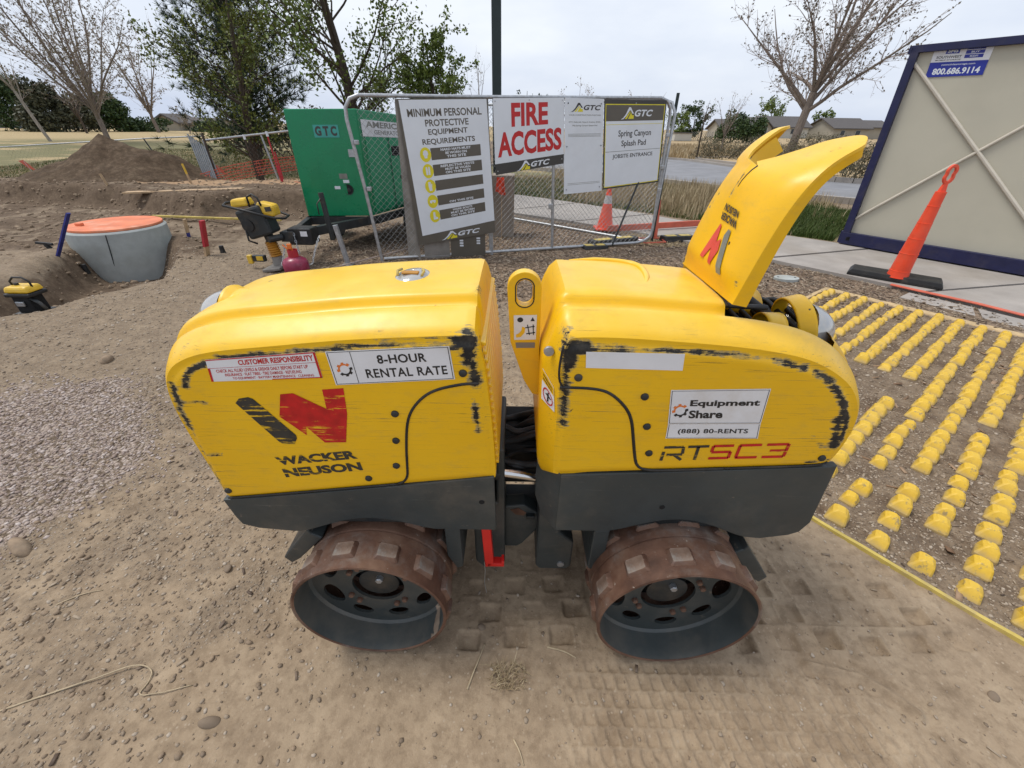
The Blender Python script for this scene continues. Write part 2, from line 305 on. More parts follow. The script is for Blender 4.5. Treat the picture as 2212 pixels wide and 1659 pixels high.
# ------------------------------------------------------------------ mesh helpers
class MB:
    def __init__(s): s.v = []; s.f = []; s.mi = []; s.k = 0
    def add(s, vs, fs, k=None):
        o = len(s.v); s.v.extend([tuple(p) for p in vs]); s.f.extend([tuple(i + o for i in f) for f in fs]); s.mi.extend([s.k if k is None else k] * len(fs)); return s
    def box(s, c, size, rot=None, taper=1.0):
        hx, hy, hz = [a / 2 for a in size]; vs = []
        for z, t in ((-hz, 1), (hz, taper)):
            for x, y in ((-hx, -hy), (hx, -hy), (hx, hy), (-hx, hy)): vs.append(Vector((x * t, y * t, z)))
        if rot is not None: vs = [rot @ p for p in vs]
        c = Vector(c); vs = [p + c for p in vs]
        return s.add(vs, [(3, 2, 1, 0), (4, 5, 6, 7), (0, 1, 5, 4), (1, 2, 6, 5), (2, 3, 7, 6), (3, 0, 4, 7)])
    def bar(s, a, b, w, h, upv=(0, 0, 1)):
        a = Vector(a); b = Vector(b); d = (b - a).normalized(); u = Vector(upv); x = d.cross(u)
        if x.length < 1e-5: x = Vector((1, 0, 0))
        x.normalize(); y = x.cross(d); vs = []
        for p in (a, b):
            for i, j in ((-1, -1), (1, -1), (1, 1), (-1, 1)): vs.append(p + x * i * w / 2 + y * j * h / 2)
        return s.add(vs, [(0, 1, 2, 3), (7, 6, 5, 4), (0, 4, 5, 1), (1, 5, 6, 2), (2, 6, 7, 3), (3, 7, 4, 0)])
    def tube(s, pts, r, n=8, cap=True):
        pts = [Vector(p) for p in pts]; rs = r if isinstance(r, (list, tuple)) else [r] * len(pts)
        rings = []; d0 = (pts[1] - pts[0]).normalized(); x = d0.orthogonal().normalized()
        for i, p in enumerate(pts):
            a = pts[max(0, i - 1)]; b = pts[min(len(pts) - 1, i + 1)]; d = (b - a).normalized()
            x = (x - d * x.dot(d)); x = x.normalized() if x.length > 1e-6 else d.orthogonal().normalized(); y = d.cross(x)
            rings.append([p + (x * math.cos(2 * math.pi * k / n) + y * math.sin(2 * math.pi * k / n)) * rs[i] for k in range(n)])
        vs = [q for rg in rings for q in rg]; fs = []
        for i in range(len(pts) - 1):
            for k in range(n): fs.append((i * n + k, i * n + (k + 1) % n, (i + 1) * n + (k + 1) % n, (i + 1) * n + k))
        if cap: fs.append(tuple(range(n - 1, -1, -1))); fs.append(tuple((len(pts) - 1) * n + k for k in range(n)))
        return s.add(vs, fs)
    def lathe(s, prof, o, axis='z', n=48, close=False):
        """prof: [(r, t)] with t along the axis"""
        vs = []; fs = []; o = Vector(o)
        for r, t in prof:
            for k in range(n):
                a = 2 * math.pi * k / n; c, q = r * math.cos(a), r * math.sin(a)
                vs.append(o + (Vector((c, q, t)) if axis == 'z' else Vector((c, t, q)) if axis == 'y' else Vector((t, c, q))))
        m = len(prof)
        for i in range(m - 1 + (1 if close else 0)):
            for k in range(n): j = (i + 1) % m; fs.append((i * n + k, i * n + (k + 1) % n, j * n + (k + 1) % n, j * n + k))
        return s.add(vs, fs)
    def prism(s, poly, fn, d0, d1):
        """poly 2D, fn(a,b,d)->3D"""
        n = len(poly); vs = [fn(a, b, d0) for a, b in poly] + [fn(a, b, d1) for a, b in poly]
        return s.add(vs, [tuple(range(n)), tuple(range(2 * n - 1, n - 1, -1))] + [(i, n + i, n + (i + 1) % n, (i + 1) % n) for i in range(n)])
    def build(s, name, mats, parent=None, smooth=False, world=True, bevel=0, attrs=None, bseg=2):
        me = bpy.data.meshes.new(name)
        if isinstance(mats, str): mats = [mats]
        o = root_loc(parent) if (parent is not None and world) else Vector((0, 0, 0))
        me.from_pydata([(p[0] - o.x, p[1] - o.y, p[2] - o.z) for p in s.v], [], s.f)
        for m in mats: me.materials.append(MT[m])
        if len(mats) > 1: me.polygons.foreach_set('material_index', s.mi)
        if attrs:
            for k, val in attrs.items():
                a = me.attributes.new(k, 'FLOAT', 'POINT'); a.data.foreach_set('value', np.asarray(val, dtype=np.float32))
        fixn(me)
        if smooth:
            me.polygons.foreach_set('use_smooth', [True] * len(me.polygons))
            if smooth == 'auto': me.set_sharp_from_angle(angle=R(38))
        me.update()
        ob = bpy.data.objects.new(name, me); COL.objects.link(ob)
        if parent is not None: ob.parent = parent
        if bevel:
            md = ob.modifiers.new('b', 'BEVEL'); md.width = bevel; md.segments = bseg; md.limit_method = 'ANGLE'; md.angle_limit = R(35)
        return ob
def fixn(me):
    if len(me.polygons) > 60000: return
    bm = bmesh.new(); bm.from_mesh(me); bmesh.ops.recalc_face_normals(bm, faces=bm.faces); bm.to_mesh(me); bm.free()
def root_loc(p):
    v = Vector((0, 0, 0))
    while p is not None: v += p.location; p = p.parent
    return v
def thing(name, label, cat, loc=(0, 0, 0), group=None):
    o = bpy.data.objects.new(name, None); COL.objects.link(o); o.location = loc; o.empty_display_size = .1
    o['label'] = label; o['category'] = cat
    if group: o['group'] = group
    return o
def tag(o, label, cat, group=None, kind=None):
    o['label'] = label; o['category'] = cat
    if group: o['group'] = group
    if kind: o['kind'] = kind
    return o
def struct(o): o['kind'] = 'structure'; return o
def stuff(o): o['kind'] = 'stuff'; return o
def copy_tree(o, parent=None):
    c = o.copy(); COL.objects.link(c); c.parent = parent
    for ch in list(o.children): copy_tree(ch, c)
    return c
_fc = {}
def glyphs(txt, bold=.0, space=1.0):
    key = (txt, bold, space)
    if key in _fc: return _fc[key]
    cu = bpy.data.curves.new('t', 'FONT'); cu.body = txt; cu.size = 1; cu.offset = bold; cu.space_character = space; cu.resolution_u = 3; cu.align_x = 'CENTER'; cu.space_line = 1.0
    ob = bpy.data.objects.new('t', cu); COL.objects.link(ob)
    dg = bpy.context.evaluated_depsgraph_get(); dg.update(); me = ob.evaluated_get(dg).to_mesh()
    vs = np.array([v.co[:2] for v in me.vertices]); fs = [tuple(p.vertices) for p in me.polygons]
    ob.evaluated_get(dg).to_mesh_clear(); bpy.data.objects.remove(ob); bpy.data.curves.remove(cu)
    mn, mxx = vs.min(0), vs.max(0); _fc[key] = ((vs - mn) / (mxx - mn), fs); return _fc[key]
class Quad:
    """bilinear patch from four world corners; at(u,v,lift) with u left-right, v bottom-top"""
    def __init__(s, TL, TR, BR, BL, n):
        s.c = [Vector(p) for p in (TL, TR, BR, BL)]; s.n = Vector(n).normalized()
    def at(s, u, v, d=0):
        TL, TR, BR, BL = s.c; return BL * ((1 - u) * (1 - v)) + BR * (u * (1 - v)) + TR * (u * v) + TL * ((1 - u) * v) + s.n * d
    def sub(s, u0, v0, u1, v1): return Quad(s.at(u0, v1), s.at(u1, v1), s.at(u1, v0), s.at(u0, v0), s.n)
    def text(s, mb, txt, bold=.0, lift=.0012, space=1.0, k=None):
        vs, fs = glyphs(txt, bold, space); mb.add([s.at(a, b, lift) for a, b in vs], fs, k); return mb
    def poly(s, mb, pts, lift=.001, k=None):
        mb.add([s.at(a, b, lift) for a, b in pts], [tuple(range(len(pts)))], k); return mb
    def rect(s, mb, u0, v0, u1, v1, lift=.001, k=None): return s.poly(mb, [(u0, v0), (u1, v0), (u1, v1), (u0, v1)], lift, k)
    def slab(s, mb, th, lift=0, k=None):
        vs = [s.at(0, 0, lift), s.at(1, 0, lift), s.at(1, 1, lift), s.at(0, 1, lift)]; ws = [p + s.n * th for p in vs]
        mb.add(vs + ws, [(3, 2, 1, 0), (4, 5, 6, 7), (0, 1, 5, 4), (1, 2, 6, 5), (2, 3, 7, 6), (3, 0, 4, 7)], k); return mb
def smoothpts(pts, step, cyc=False, it=2):
    """Chaikin smoothing then even resampling of a 2D/3D polyline"""
    P = [np.array(p, float) for p in pts]
    for _ in range(it):
        Q = []; n = len(P)
        for i in range(n if cyc else n - 1):
            a, b = P[i], P[(i + 1) % n]; Q += [a * .75 + b * .25, a * .25 + b * .75]
        P = Q if cyc else [P[0]] + Q + [P[-1]]
    if cyc: P = P + [P[0]]
    P = np.array(P); d = np.r_[0, np.cumsum(np.linalg.norm(np.diff(P, axis=0), axis=1))]
    n = max(2, int(round(d[-1] / step))); t = np.linspace(0, d[-1], n + 1)
    out = np.stack([np.interp(t, d, P[:, i]) for i in range(P.shape[1])], 1)
    return out[:-1] if cyc else out
def segdist(P, line):
    """distance of points P (n,3) to polyline"""
    best = np.full(len(P), 1e9)
    for a, b in zip(line[:-1], line[1:]):
        a = np.array(a); b = np.array(b); ab = b - a; t = np.clip(((P - a) @ ab) / (ab @ ab + 1e-12), 0, 1)
        best = np.minimum(best, np.linalg.norm(P - (a + t[:, None] * ab), axis=1))
    return best
# value noise
def vnoise(x, y, seed=0):
    xi = np.floor(x).astype(np.int64); yi = np.floor(y).astype(np.int64); fx = x - xi; fy = y - yi
    fx = fx * fx * (3 - 2 * fx); fy = fy * fy * (3 - 2 * fy)
    def h(a, b):
        n = (a * 374761393 + b * 668265263 + seed * 974634777) & 0xffffffff; n = ((n ^ (n >> 13)) * 1274126177) & 0xffffffff; n = n ^ (n >> 16)
        return (n & 0xffff) / 65535.0
    return (h(xi, yi) * (1 - fx) + h(xi + 1, yi) * fx) * (1 - fy) + (h(xi, yi + 1) * (1 - fx) + h(xi + 1, yi + 1) * fx) * fy
def fbm(x, y, s=1.0, o=4, seed=0, g=.5):
    a = 1.0; t = 0; r = 0
    for i in range(o): r = r + a * (vnoise(x * s, y * s, seed + i) - .5); t += a; a *= g; s *= 2.03
    return r / t * 2
def sst(a, b, x): t = np.clip((x - a) / (b - a), 0, 1); return t * t * (3 - 2 * t)
# ------------------------------------------------------------------ terrain
def sdpoly(x, y, poly):
    """signed distance, positive inside"""
    d = np.full(x.shape, 1e9); ins = np.zeros(x.shape, bool); n = len(poly)
    for i in range(n):
        ax, ay = poly[i]; bx, by = poly[(i + 1) % n]; ex, ey = bx - ax, by - ay
        t = np.clip(((x - ax) * ex + (y - ay) * ey) / (ex * ex + ey * ey), 0, 1)
        d = np.minimum(d, np.hypot(x - ax - t * ex, y - ay - t * ey))
        c = ((ay > y) != (by > y)); xx = ex * (y - ay) / (ey if ey else 1e-9) + ax; ins ^= (c & (x < xx))
    return np.where(ins, d, -d)
TRENCH = [(-5.5, 3.0), (-4.85, 3.52), (-4.68, 3.8), (-4.55, 4.05), (-4.5, 4.3), (-4.32, 4.5), (-4.2, 4.78), (-4.4, 5.15), (-4.75, 5.75), (-5.1, 6.25), (-5.6, 6.6), (-6.6, 6.3), (-6.15, 5.6), (-5.98, 5.2), (-5.75, 4.7), (-5.9, 4.1), (-6.6, 3.4)]
BANK = [(-16, 10.6), (-11, 10.1), (-9, 9.7), (-7.2, 8.9), (-6.2, 8.5), (-5.8, 8.8), (-5.5, 9.3), (-3.4, 9.2), (-2.9, 10.5), (-3.5, 14), (-9, 15), (-16, 14)]
PATHN = [(-6, 13.6), (-2.6, 11.2), (-.01, 9.22), (1.3, 8.3), (2.35, 7.42), (3.05, 6.6), (3.6, 5.92), (4.1, 5.35), (4.63, 4.72), (4.98, 4.25), (5.2, 3.85), (5.75, 2.9), (6.6, 1.4), (7.4, 0)]
PATHF = [(-4.6, 15.4), (-1.6, 13.1), (-.02, 12.0), (1.6, 10.6), (2.91, 9.22), (3.5, 8.45), (4.3, 7.75), (5.2, 7.0), (6.0, 6.1), (6.55, 5.3), (7.1, 4.6), (8.0, 3.3), (9, 1.6), (9.6, 0)]
PATHPOLY = PATHN + PATHF[::-1]
MAT_D = (.787, .617); MAT_N = (-.617, .787)      # row direction of the track-out mat, and across the rows
def matxy(d, n): return (MAT_D[0] * d + MAT_N[0] * n, MAT_D[1] * d + MAT_N[1] * n)
def gz(x, y, fine=True):
    x = np.asarray(x, float); y = np.asarray(y, float)
    z = .65 * sst(13, 40, y) * sst(2, -4, x)
    left = sst(-2.2, -4.2, x) * sst(2.6, 4.2, y) * (1 - sst(11.5, 14, y))
    z = z + .010 * fbm(x, y, 1.3, 3, 5) + left * (.10 * fbm(x, y, .55, 4, 11) + .035 * fbm(x, y, 2.6, 3, 17))
    z = z + .05 * sst(12, 20, y) * fbm(x, y, .12, 3, 3)
    ruf = sst(-1.3, -2.0, x) * (1 - sst(1.4, .6, y) * .4) * (1 - sst(9, 14, y))
    z = z + .010 * ruf * fbm(x, y, 5, 4, 23)
    sb = sdpoly(x, y, BANK); z = z + .34 * sst(-.05, .32, sb + .12 * fbm(x, y, 1.6, 3, 31)) * (1 - sst(11, 14.5, y))
    floor = sst(-3.6, -4.6, x) * sst(5.2, 6.4, y) * sst(.5, -.3, sb); z = z - .05 * floor
    stp = sdpoly(x, y, TRENCH) + .10 * fbm(x, y, 2.2, 3, 41); z = z - .46 * sst(-.06, .30, stp)
    z = z + .07 * np.exp(-((stp + .22) / .16) ** 2) * sst(-4.4, -5.3, x)
    if fine:
        near = (1 - sst(3.2, 5, y)) * (1 - sst(4.2, 6, np.abs(x)))
        nx = sst(-.55, -1.0, x) + sst(1.25, .75, y) * 0
        z = z + near * (.0032 * np.abs(fbm(x, y, 34, 3, 57, .65)) + .0030 * fbm(x, y, 14, 3, 51) + .0075 * np.clip(nx, 0, 1) * fbm(x, y, 9, 4, 55, .6))
        # prints of the drum pads
        pr = np.zeros_like(z)
        for r, (yy, off) in enumerate(((.765, .02), (.865, .088), (.965, .02), (1.065, .088), (1.165, .02), (1.265, .088))):
            u = ((x - off + .018 * fbm(x, y, 4, 2, 71)) / .166); fx = np.abs(u - np.round(u)) * .166 + .006 * fbm(x, y, 16, 3, 73); fy = np.abs(y - yy - .012 * np.sin(np.round(u) * 2.1)) + .005 * fbm(x, y, 18, 3, 75)
            m = sst(.048, .034, fx) * sst(.038, .025, fy); rim = np.exp(-((np.maximum(fx - .042, fy - .031)) / .010) ** 2)
            fade = np.clip(vnoise(np.round(u) + 3 * r, np.full_like(x, r), 77) * 1.5, 0, 1) if True else 1
            zone = sst(.80, .86, x) * sst(1.78, 1.6, x) + .55 * sst(-.22, -.14, x) * sst(.36, .26, x)
            zone = zone * (1, .9, .55, .4, .3, .2)[r]
            pr = pr + (-.030 * m + .009 * rim) * zone * (.35 + .65 * fade)
        z = z + pr
        # rubber-tyre tread lugs pressed into the dust
        tz = sst(.12, .30, x + .1 * fbm(x, y, 3, 2, 61)) * sst(1.38, 1.10, x + .6 * (y - .5)) * sst(.385, .42, y) * sst(.70, .665, y + .02 * fbm(x, y, 5, 2, 63))
        band = (y + .012 * (x - .6)) / .050; bi = np.floor(band); bf = band - bi
        ph = (x + .25 * (bf - .5) * .03 + .011 * np.mod(bi, 2) * 1.5 + .003 * fbm(x, y, 20, 2, 65)) / .040; pf = np.abs(ph - np.round(ph))
        z = z + tz * (.0085 * sst(.20, .08, pf) + .0085 * sst(.78, .94, np.abs(bf - .5) * 2) * (1 - sst(.20, .08, pf)) - .008) * (.55 + .6 * vnoise(x * 9, y * 9, 68))
        tz2 = sst(-.2, .0, x) * sst(2.0, 1.5, x) * sst(.45, .42, y) * sst(.22, .30, y)
        ph2 = (x * .9 + y * .7) / .05; z = z + tz2 * .0035 * sst(.25, .05, np.abs(ph2 - np.round(ph2))) * sst(.35, .6, vnoise(x * 3, y * 3, 67))
        # ridge beside the right drum's track and a scuffed furrow
        z = z + .012 * np.exp(-((y - .812) / .010) ** 2) * sst(.85, .9, x) * sst(1.6, 1.5, x)
        l = segdist(np.stack([x.ravel(), y.ravel()], 1), [(1.05, .69), (1.21, .655), (1.27, .61), (1.33, .55)]).reshape(x.shape); z = z + .016 * np.exp(-(l / .011) ** 2) - .010 * np.exp(-((l - .03) / .02) ** 2)
    sp_ = sdpoly(x, y, PATHPOLY); z = z - .05 * sst(-.06, .05, sp_)
    return z
def gz1(x, y): return float(gz(np.array([x]), np.array([y]))[0])
def zones(x, y):
    n1 = fbm(x, y, .9, 4, 81); n2 = fbm(x, y, 2.4, 3, 83)
    mats = MAT_D[0] * x + MAT_D[1] * y; matn = MAT_N[0] * x + MAT_N[1] * y
    inm = sst(1.95, 2.02, mats) * sst(5.85, 5.75, mats) * sst(1.42, 1.36, matn)
    dust = np.clip(sst(-1.15, -.25, x + .75 * n1 + .35 * (y - .8) * -1) * (1 - sst(1.35, 2.1, y + .4 * n1)), 0, 1)
    dust = np.maximum(dust, .55 * sst(-.75, -.2, x) * sst(3.0, 2.0, y + n1))
    dust = np.maximum(dust, .5 * sst(.62, .2, np.abs(n2 - .15) + .6 * sst(-2.2, -3.0, x)) * sst(4.5, 2.6, y) * sst(-2.6, -1.9, x))
    dust = dust * (1 - inm)
    grav = sst(.42, -.12, np.hypot((x + 2.95) / 1.2, (y - 1.75) / 1.0) - .50 + .50 * n1 + .15 * n2) * .9
    grav = np.clip(grav, 0, 1) * (1 - dust * .6)
    exca = sst(-3.6, -4.6, x + n1) * sst(5.0, 6.5, y) * sst(12.6, 11.6, y + .8 * n1)
    sb = sdpoly(x, y, BANK); st = sdpoly(x, y, TRENCH)
    dark = np.clip((.62 + .5 * n2) * exca + .9 * np.exp(-((sb - .12) / .22) ** 2) * sst(-3, -3.6, x) + .95 * sst(-.05, .1, st) + .75 * sst(.30, .0, np.hypot((x + 2.0) / 1.2, (y - 5.9) / 1.1) - .8) + .5 * inm, 0, 1)
    mul = sst(3.6, 4.6, y + .4 * n1) * sst(8.6, 7.9, y + .3 * n2) * sst(-3.2, -2.4, x + .5 * n2) * sst(5.0, 4.4, x)
    mul = np.maximum(mul, .75 * sst(1.9, 2.6, x + .3 * n1) * sst(2.4, 3.4, y) * sst(6.5, 5.6, y) * (1 - inm))
    grs = sst(10.9, 11.9, y + .5 * n1 + .06 * (x + 8)) * sst(-1.5, -2.5, x)
    grs = np.maximum(grs, sst(0, .3, sdpoly(x, y, [(-2.5, 13.3), (0, 12.1), (3, 9.25), (5.2, 7.0), (6, 6.6), (8.5, 9.5), (6, 14.9), (5, 20), (-4, 22)]) + .3 * n2) * 1.0)
    straw = sst(6.4, 6.9, y + .15 * n2) * sst(1.6, 2.3, x) * sst(8.8, 8.2, y) * sst(4.6, 4.0, x)
    straw = np.maximum(straw, sst(13, 26, y) * sst(0, 4, x))
    red = sst(10.2, 10.9, y + .4 * n1) * sst(17.5, 14.5, y + n1) * sst(-9.6, -8.6, x + .5 * n1) * sst(-2.2, -3.2, x)
    grs = grs * (1 - red)
    return dust, grav, dark, mul, grs, straw, red
def graded(a0, a1, step, lo, hi, g=1.12, mx=6):
    c = list(np.arange(a0, a1, step)); s = step
    while c[-1] < hi: s = min(s * g, mx); c.append(c[-1] + s)
    s = step; d = [c[0]]
    while d[-1] > lo: s = min(s * g, mx); d.append(d[-1] - s)
    return d[:0:-1] + c
def merge(*arrs): return np.array(arrs)
xs = list(np.arange(-.95, 2.05, .0056)); s = .0056
while xs[-1] < 9: s = min(s * 1.06, .07); xs.append(xs[-1] + s)
while xs[-1] < 260: s = min(s * 1.09, 8); xs.append(xs[-1] + s)
s = .0056; xl = [xs[0]]
while xl[-1] > -2.9: s = min(s * 1.03, .012); xl.append(xl[-1] - s)
while xl[-1] > -11: s = min(s * 1.05, .055); xl.append(xl[-1] - s)
while xl[-1] > -260: s = min(s * 1.09, 8); xl.append(xl[-1] - s)
X = np.array(xl[:0:-1] + xs)
ys = list(np.arange(.36, 1.12, .0056)); s = .0056
while ys[-1] < 2.6: s = min(s * 1.04, .014); ys.append(ys[-1] + s)
while ys[-1] < 12.5: s = min(s * 1.04, .055); ys.append(ys[-1] + s)
while ys[-1] < 420: s = min(s * 1.09, 9); ys.append(ys[-1] + s)
s = .0056; yl = [ys[0]]
while yl[-1] > -14: s = s * 1.25; yl.append(yl[-1] - s)
Yv = np.array(yl[:0:-1] + ys)
XX, YY = np.meshgrid(X, Yv)
xr, yr = XX.ravel(), YY.ravel(); ZZ = gz(xr, yr)
nx_, ny_ = len(X), len(Yv)
me = bpy.data.meshes.new('ground')
me.vertices.add(nx_ * ny_); me.vertices.foreach_set('co', np.stack([xr, yr, ZZ], 1).astype(np.float32).ravel())
i = np.arange(nx_ * ny_).reshape(ny_, nx_); q = np.stack([i[:-1, :-1], i[:-1, 1:], i[1:, 1:], i[1:, :-1]], -1).reshape(-1, 4)
me.loops.add(q.size); me.loops.foreach_set('vertex_index', q.ravel().astype(np.int32))
me.polygons.add(len(q)); me.polygons.foreach_set('loop_start', (np.arange(len(q)) * 4).astype(np.int32)); me.polygons.foreach_set('loop_total', np.full(len(q), 4, np.int32))
me.update(calc_edges=True); me.polygons.foreach_set('use_smooth', np.ones(len(q), bool)); me.materials.append(MT['ground'])
du, gv, dk, mu, gr, stw, rd = zones(xr, yr)
one = np.ones_like(du)
for nm, ch in (('zone_a', (du, gv, dk)), ('zone_b', (stw, rd, mu))):
    a = me.attributes.new(nm, 'FLOAT_COLOR', 'POINT'); a.data.foreach_set('color', np.stack([*ch, one], 1).astype(np.float32).ravel())
a = me.attributes.new('zone_g', 'FLOAT', 'POINT'); a.data.foreach_set('value', gr.astype(np.float32))
ground = bpy.data.objects.new('ground', me); COL.objects.link(ground); struct(ground)
# ------------------------------------------------------------------ trench roller
YS = .845          # near side plane of the bodies
YC = 1.115; HW = YC - YS
roller = thing('trench_roller', 'scuffed yellow and charcoal articulated trench roller with its right engine hood raised', 'roller', (0, YC, 0))
HT = [(-.016, 0), (0, .006), (.008, .017), (.018, .027), (.032, .036), (.047, .0445), (.062, .0525), (.074, .0575), (.083, .058), (.091, .054), (.098, .0515), (.104, .0535), (.111, .064), (.118, .0735), (.127, .0785), (.14, .081), (.17, .0825), (.27, .084)]
def hprof(d): return np.interp(d, [a for a, b in HT], [b for a, b in HT])
def shell(path, wtop, wjoint, core, joint_r, wears, scuff, name, hole=None, label=None):
    """closed loop path [(x,z)] -> body shell. wtop/wjoint: weight functions of (x,z)."""
    P = smoothpts(path, .011, cyc=True, it=2); n = len(P)
    T = np.roll(P, -2, 0) - np.roll(P, 2, 0); T /= np.linalg.norm(T, axis=1)[:, None]
    ar = np.sum(P[:, 0] * np.roll(P[:, 1], -1) - np.roll(P[:, 0], -1) * P[:, 1]) / 2
    Nn = np.stack([T[:, 1], -T[:, 0]], 1) * (1 if ar > 0 else -1)
    for _ in range(3): Nn = (Nn + np.roll(Nn, 1, 0) + np.roll(Nn, -1, 0)); Nn /= np.linalg.norm(Nn, axis=1)[:, None]
    wt = np.array([wtop(*p) for p in P]); wj = np.array([wjoint(*p) for p in P])
    wt0 = wt.copy()
    for _ in range(4): wt = (wt + np.roll(wt, 1) + np.roll(wt, -1)) / 3; wj = (wj + np.roll(wj, 1) + np.roll(wj, -1)) / 3
    nj = (np.abs(P[:, 0]) < .22); wt[nj] = wt0[nj]
    Nt = Nn.copy(); Nt[nj] = (0, 1)
    ds = [0, .006, .012, .02, .028, .036, .044, .052, .06, .068, .076, .083, .088, .093, .098, .103, .108, .113, .118, .124, .132, .14, .15, .165, .19, .22, .25]
    ds = ds + [2 * HW - d for d in ds[::-1]]
    vs = []; wallk = [0, .01, .02, .035, .05, .08, .12, .16, .2, .25, .3, .35, .4, .46, .52, .58, .64, .7, .76, .82, .88, .94, 1.0]
    cx0, cx1, cz = core
    def corept(p): return np.array([min(max(p[0], cx0), cx1), cz])
    rows = []
    # near wall from core to edge, sheet across, far wall
    for k in wallk[::-1][:-1]:
        rows.append([(p[0] * (1 - k) + corept(p)[0] * k, YS + (.006 * max(0, 1 - np.linalg.norm(p - corept(p)) * k / .016)), p[1] * (1 - k) + corept(p)[1] * k) for p in P])
    for d in ds:
        dd = min(d, 2 * HW - d)
        h = hprof(dd) ; hj = joint_r * (1 - (1 - min(dd / joint_r, 1)) ** 2) ** .5 if joint_r > 0 and joint_r < .03 else min(dd, joint_r)
        yy = YS + .006 * (1 - min(1, dd / .006)) + d if d < HW else YS + d - .006 * (1 - min(1, dd / .006))
        rows.append([(P[i, 0] + Nt[i, 0] * wt[i] * h + Nn[i, 0] * wj[i] * hj, yy, P[i, 1] + Nt[i, 1] * wt[i] * h + Nn[i, 1] * wj[i] * hj) for i in range(n)])
    for k in wallk[1:]:
        rows.append([(p[0] * (1 - k) + corept(p)[0] * k, YS + 2 * HW, p[1] * (1 - k) + corept(p)[1] * k) for p in P])
    vs = [q for r in rows for q in r]; m = len(rows); fs = []
    V = np.array(vs)
    for j in range(m - 1):
        for i in range(n):
            a, b, c, d = j * n + i, j * n + (i + 1) % n, (j + 1) * n + (i + 1) % n, (j + 1) * n + i
            if hole is not None:
                ce = (V[a] + V[b] + V[c] + V[d]) / 4
                if hole(ce): continue
            fs.append((a, b, c, d))
    wear = np.zeros(len(V))
    for line, wid, st in wears: wear = np.maximum(wear, st * (1 - segdist(V, line) / wid))
    wear = np.clip(wear, 0, 1); wear[V[:, 1] > YC] *= .6
    sc = np.array([scuff(*p) for p in V])
    mb = MB(); mb.v = [tuple(p) for p in V]; mb.f = fs; mb.mi = [0] * len(fs)
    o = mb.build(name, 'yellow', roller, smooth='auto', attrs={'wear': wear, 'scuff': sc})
    if label: o['label'] = label
    return o
yb = YS
# left body
LP = [(-.053, .735), (-.053, .740), (-.053, .745), (-.060, .90), (-.072, 1.05), (-.081, 1.135), (-.086, 1.155), (-.090, 1.164), (-.100, 1.167), (-.181, 1.163), (-.30, 1.157), (-.42, 1.148), (-.587, 1.129), (-.70, 1.117), (-.77, 1.101), (-.825, 1.072), (-.853, 1.030), (-.862, .97), (-.863, .88), (-.858, .76), (-.855, .66), (-.852, .640), (-.850, .633), (-.845, .631), (-.80, .636), (-.60, .662), (-.309, .701), (-.08, .733)]
LW = [([(-.108, YS, 1.125), (-.095, YS, 1.165), (-.13, YS, 1.160)], .036, 1.0), ([(-.12, YS, 1.150), (-.28, YS, 1.150)], .016, .62), ([(-.15, YS, 1.175), (-.36, YS, 1.172)], .010, .55), ([(-.104, YS + .01, 1.19), (-.09, YS, 1.05)], .030, .72),
      ([(-.10, YS, 1.160), (-.30, YS, 1.154), (-.45, YS, 1.142), (-.60, YS, 1.124)], .018, .80), ([(-.12, YS, 1.185), (-.32, YS + .02, 1.18)], .022, .40),
      ([(-.60, YS, 1.124), (-.70, YS, 1.112), (-.77, YS, 1.085), (-.80, YS, 1.06), (-.81, YS, 1.035)], .019, .80), ([(-.845, YS, 1.03), (-.857, YS, .96), (-.858, YS, .90)], .024, .80),
      ([(-.856, YS, .90), (-.858, YS, .75), (-.85, YS, .66)], .014, .72), ([(-.85, YS, .80), (-.80, YS, .81)], .014, .55), ([(-.845, YS, .99), (-.78, YS, .985)], .014, .5),
      ([(-.095, YS, 1.0), (-.088, YS, .90)], .020, .68), ([(-.095, YS + .10, 1.235), (-.08, YS + .2, 1.24)], .02, .55), ([(-.8, YS + .03, 1.12), (-.77, YS + .04, 1.15)], .02, .42), ([(-.072, YS + .01, 1.19), (-.07, YS + .03, 1.08)], .018, .55)]
def scL(x, y, z): return float(np.clip(sst(1.03, .95, z) * sst(.66, .72, z) * .35 + .8 * sst(-.30, -.18, x) * sst(.90, .94, z) * sst(1.04, 1.0, z) + .8 * sst(-.72, -.82, x) + .9 * sst(1.03, 1.10, z) * sst(1.16, 1.13, z) + .6 * np.exp(-((z - .97) / .05) ** 2), 0, 1) * (1 if y < YS + .03 else .25))
body_l = shell(LP, lambda x, z: sst(1.118, 1.158, z) if x > -.2 else (sst(.62, 1.0, z) * .8 + .2 * sst(1.02, 1.08, z)) if x < -.8 else float(z > .95), lambda x, z: 1.0 * sst(-.2, -.1, x) * sst(1.17, 1.12, z), (-.70, -.22, .90), .012, LW, scL, 'engine_cover', label='left yellow cover with large W logo and scraped black edges')
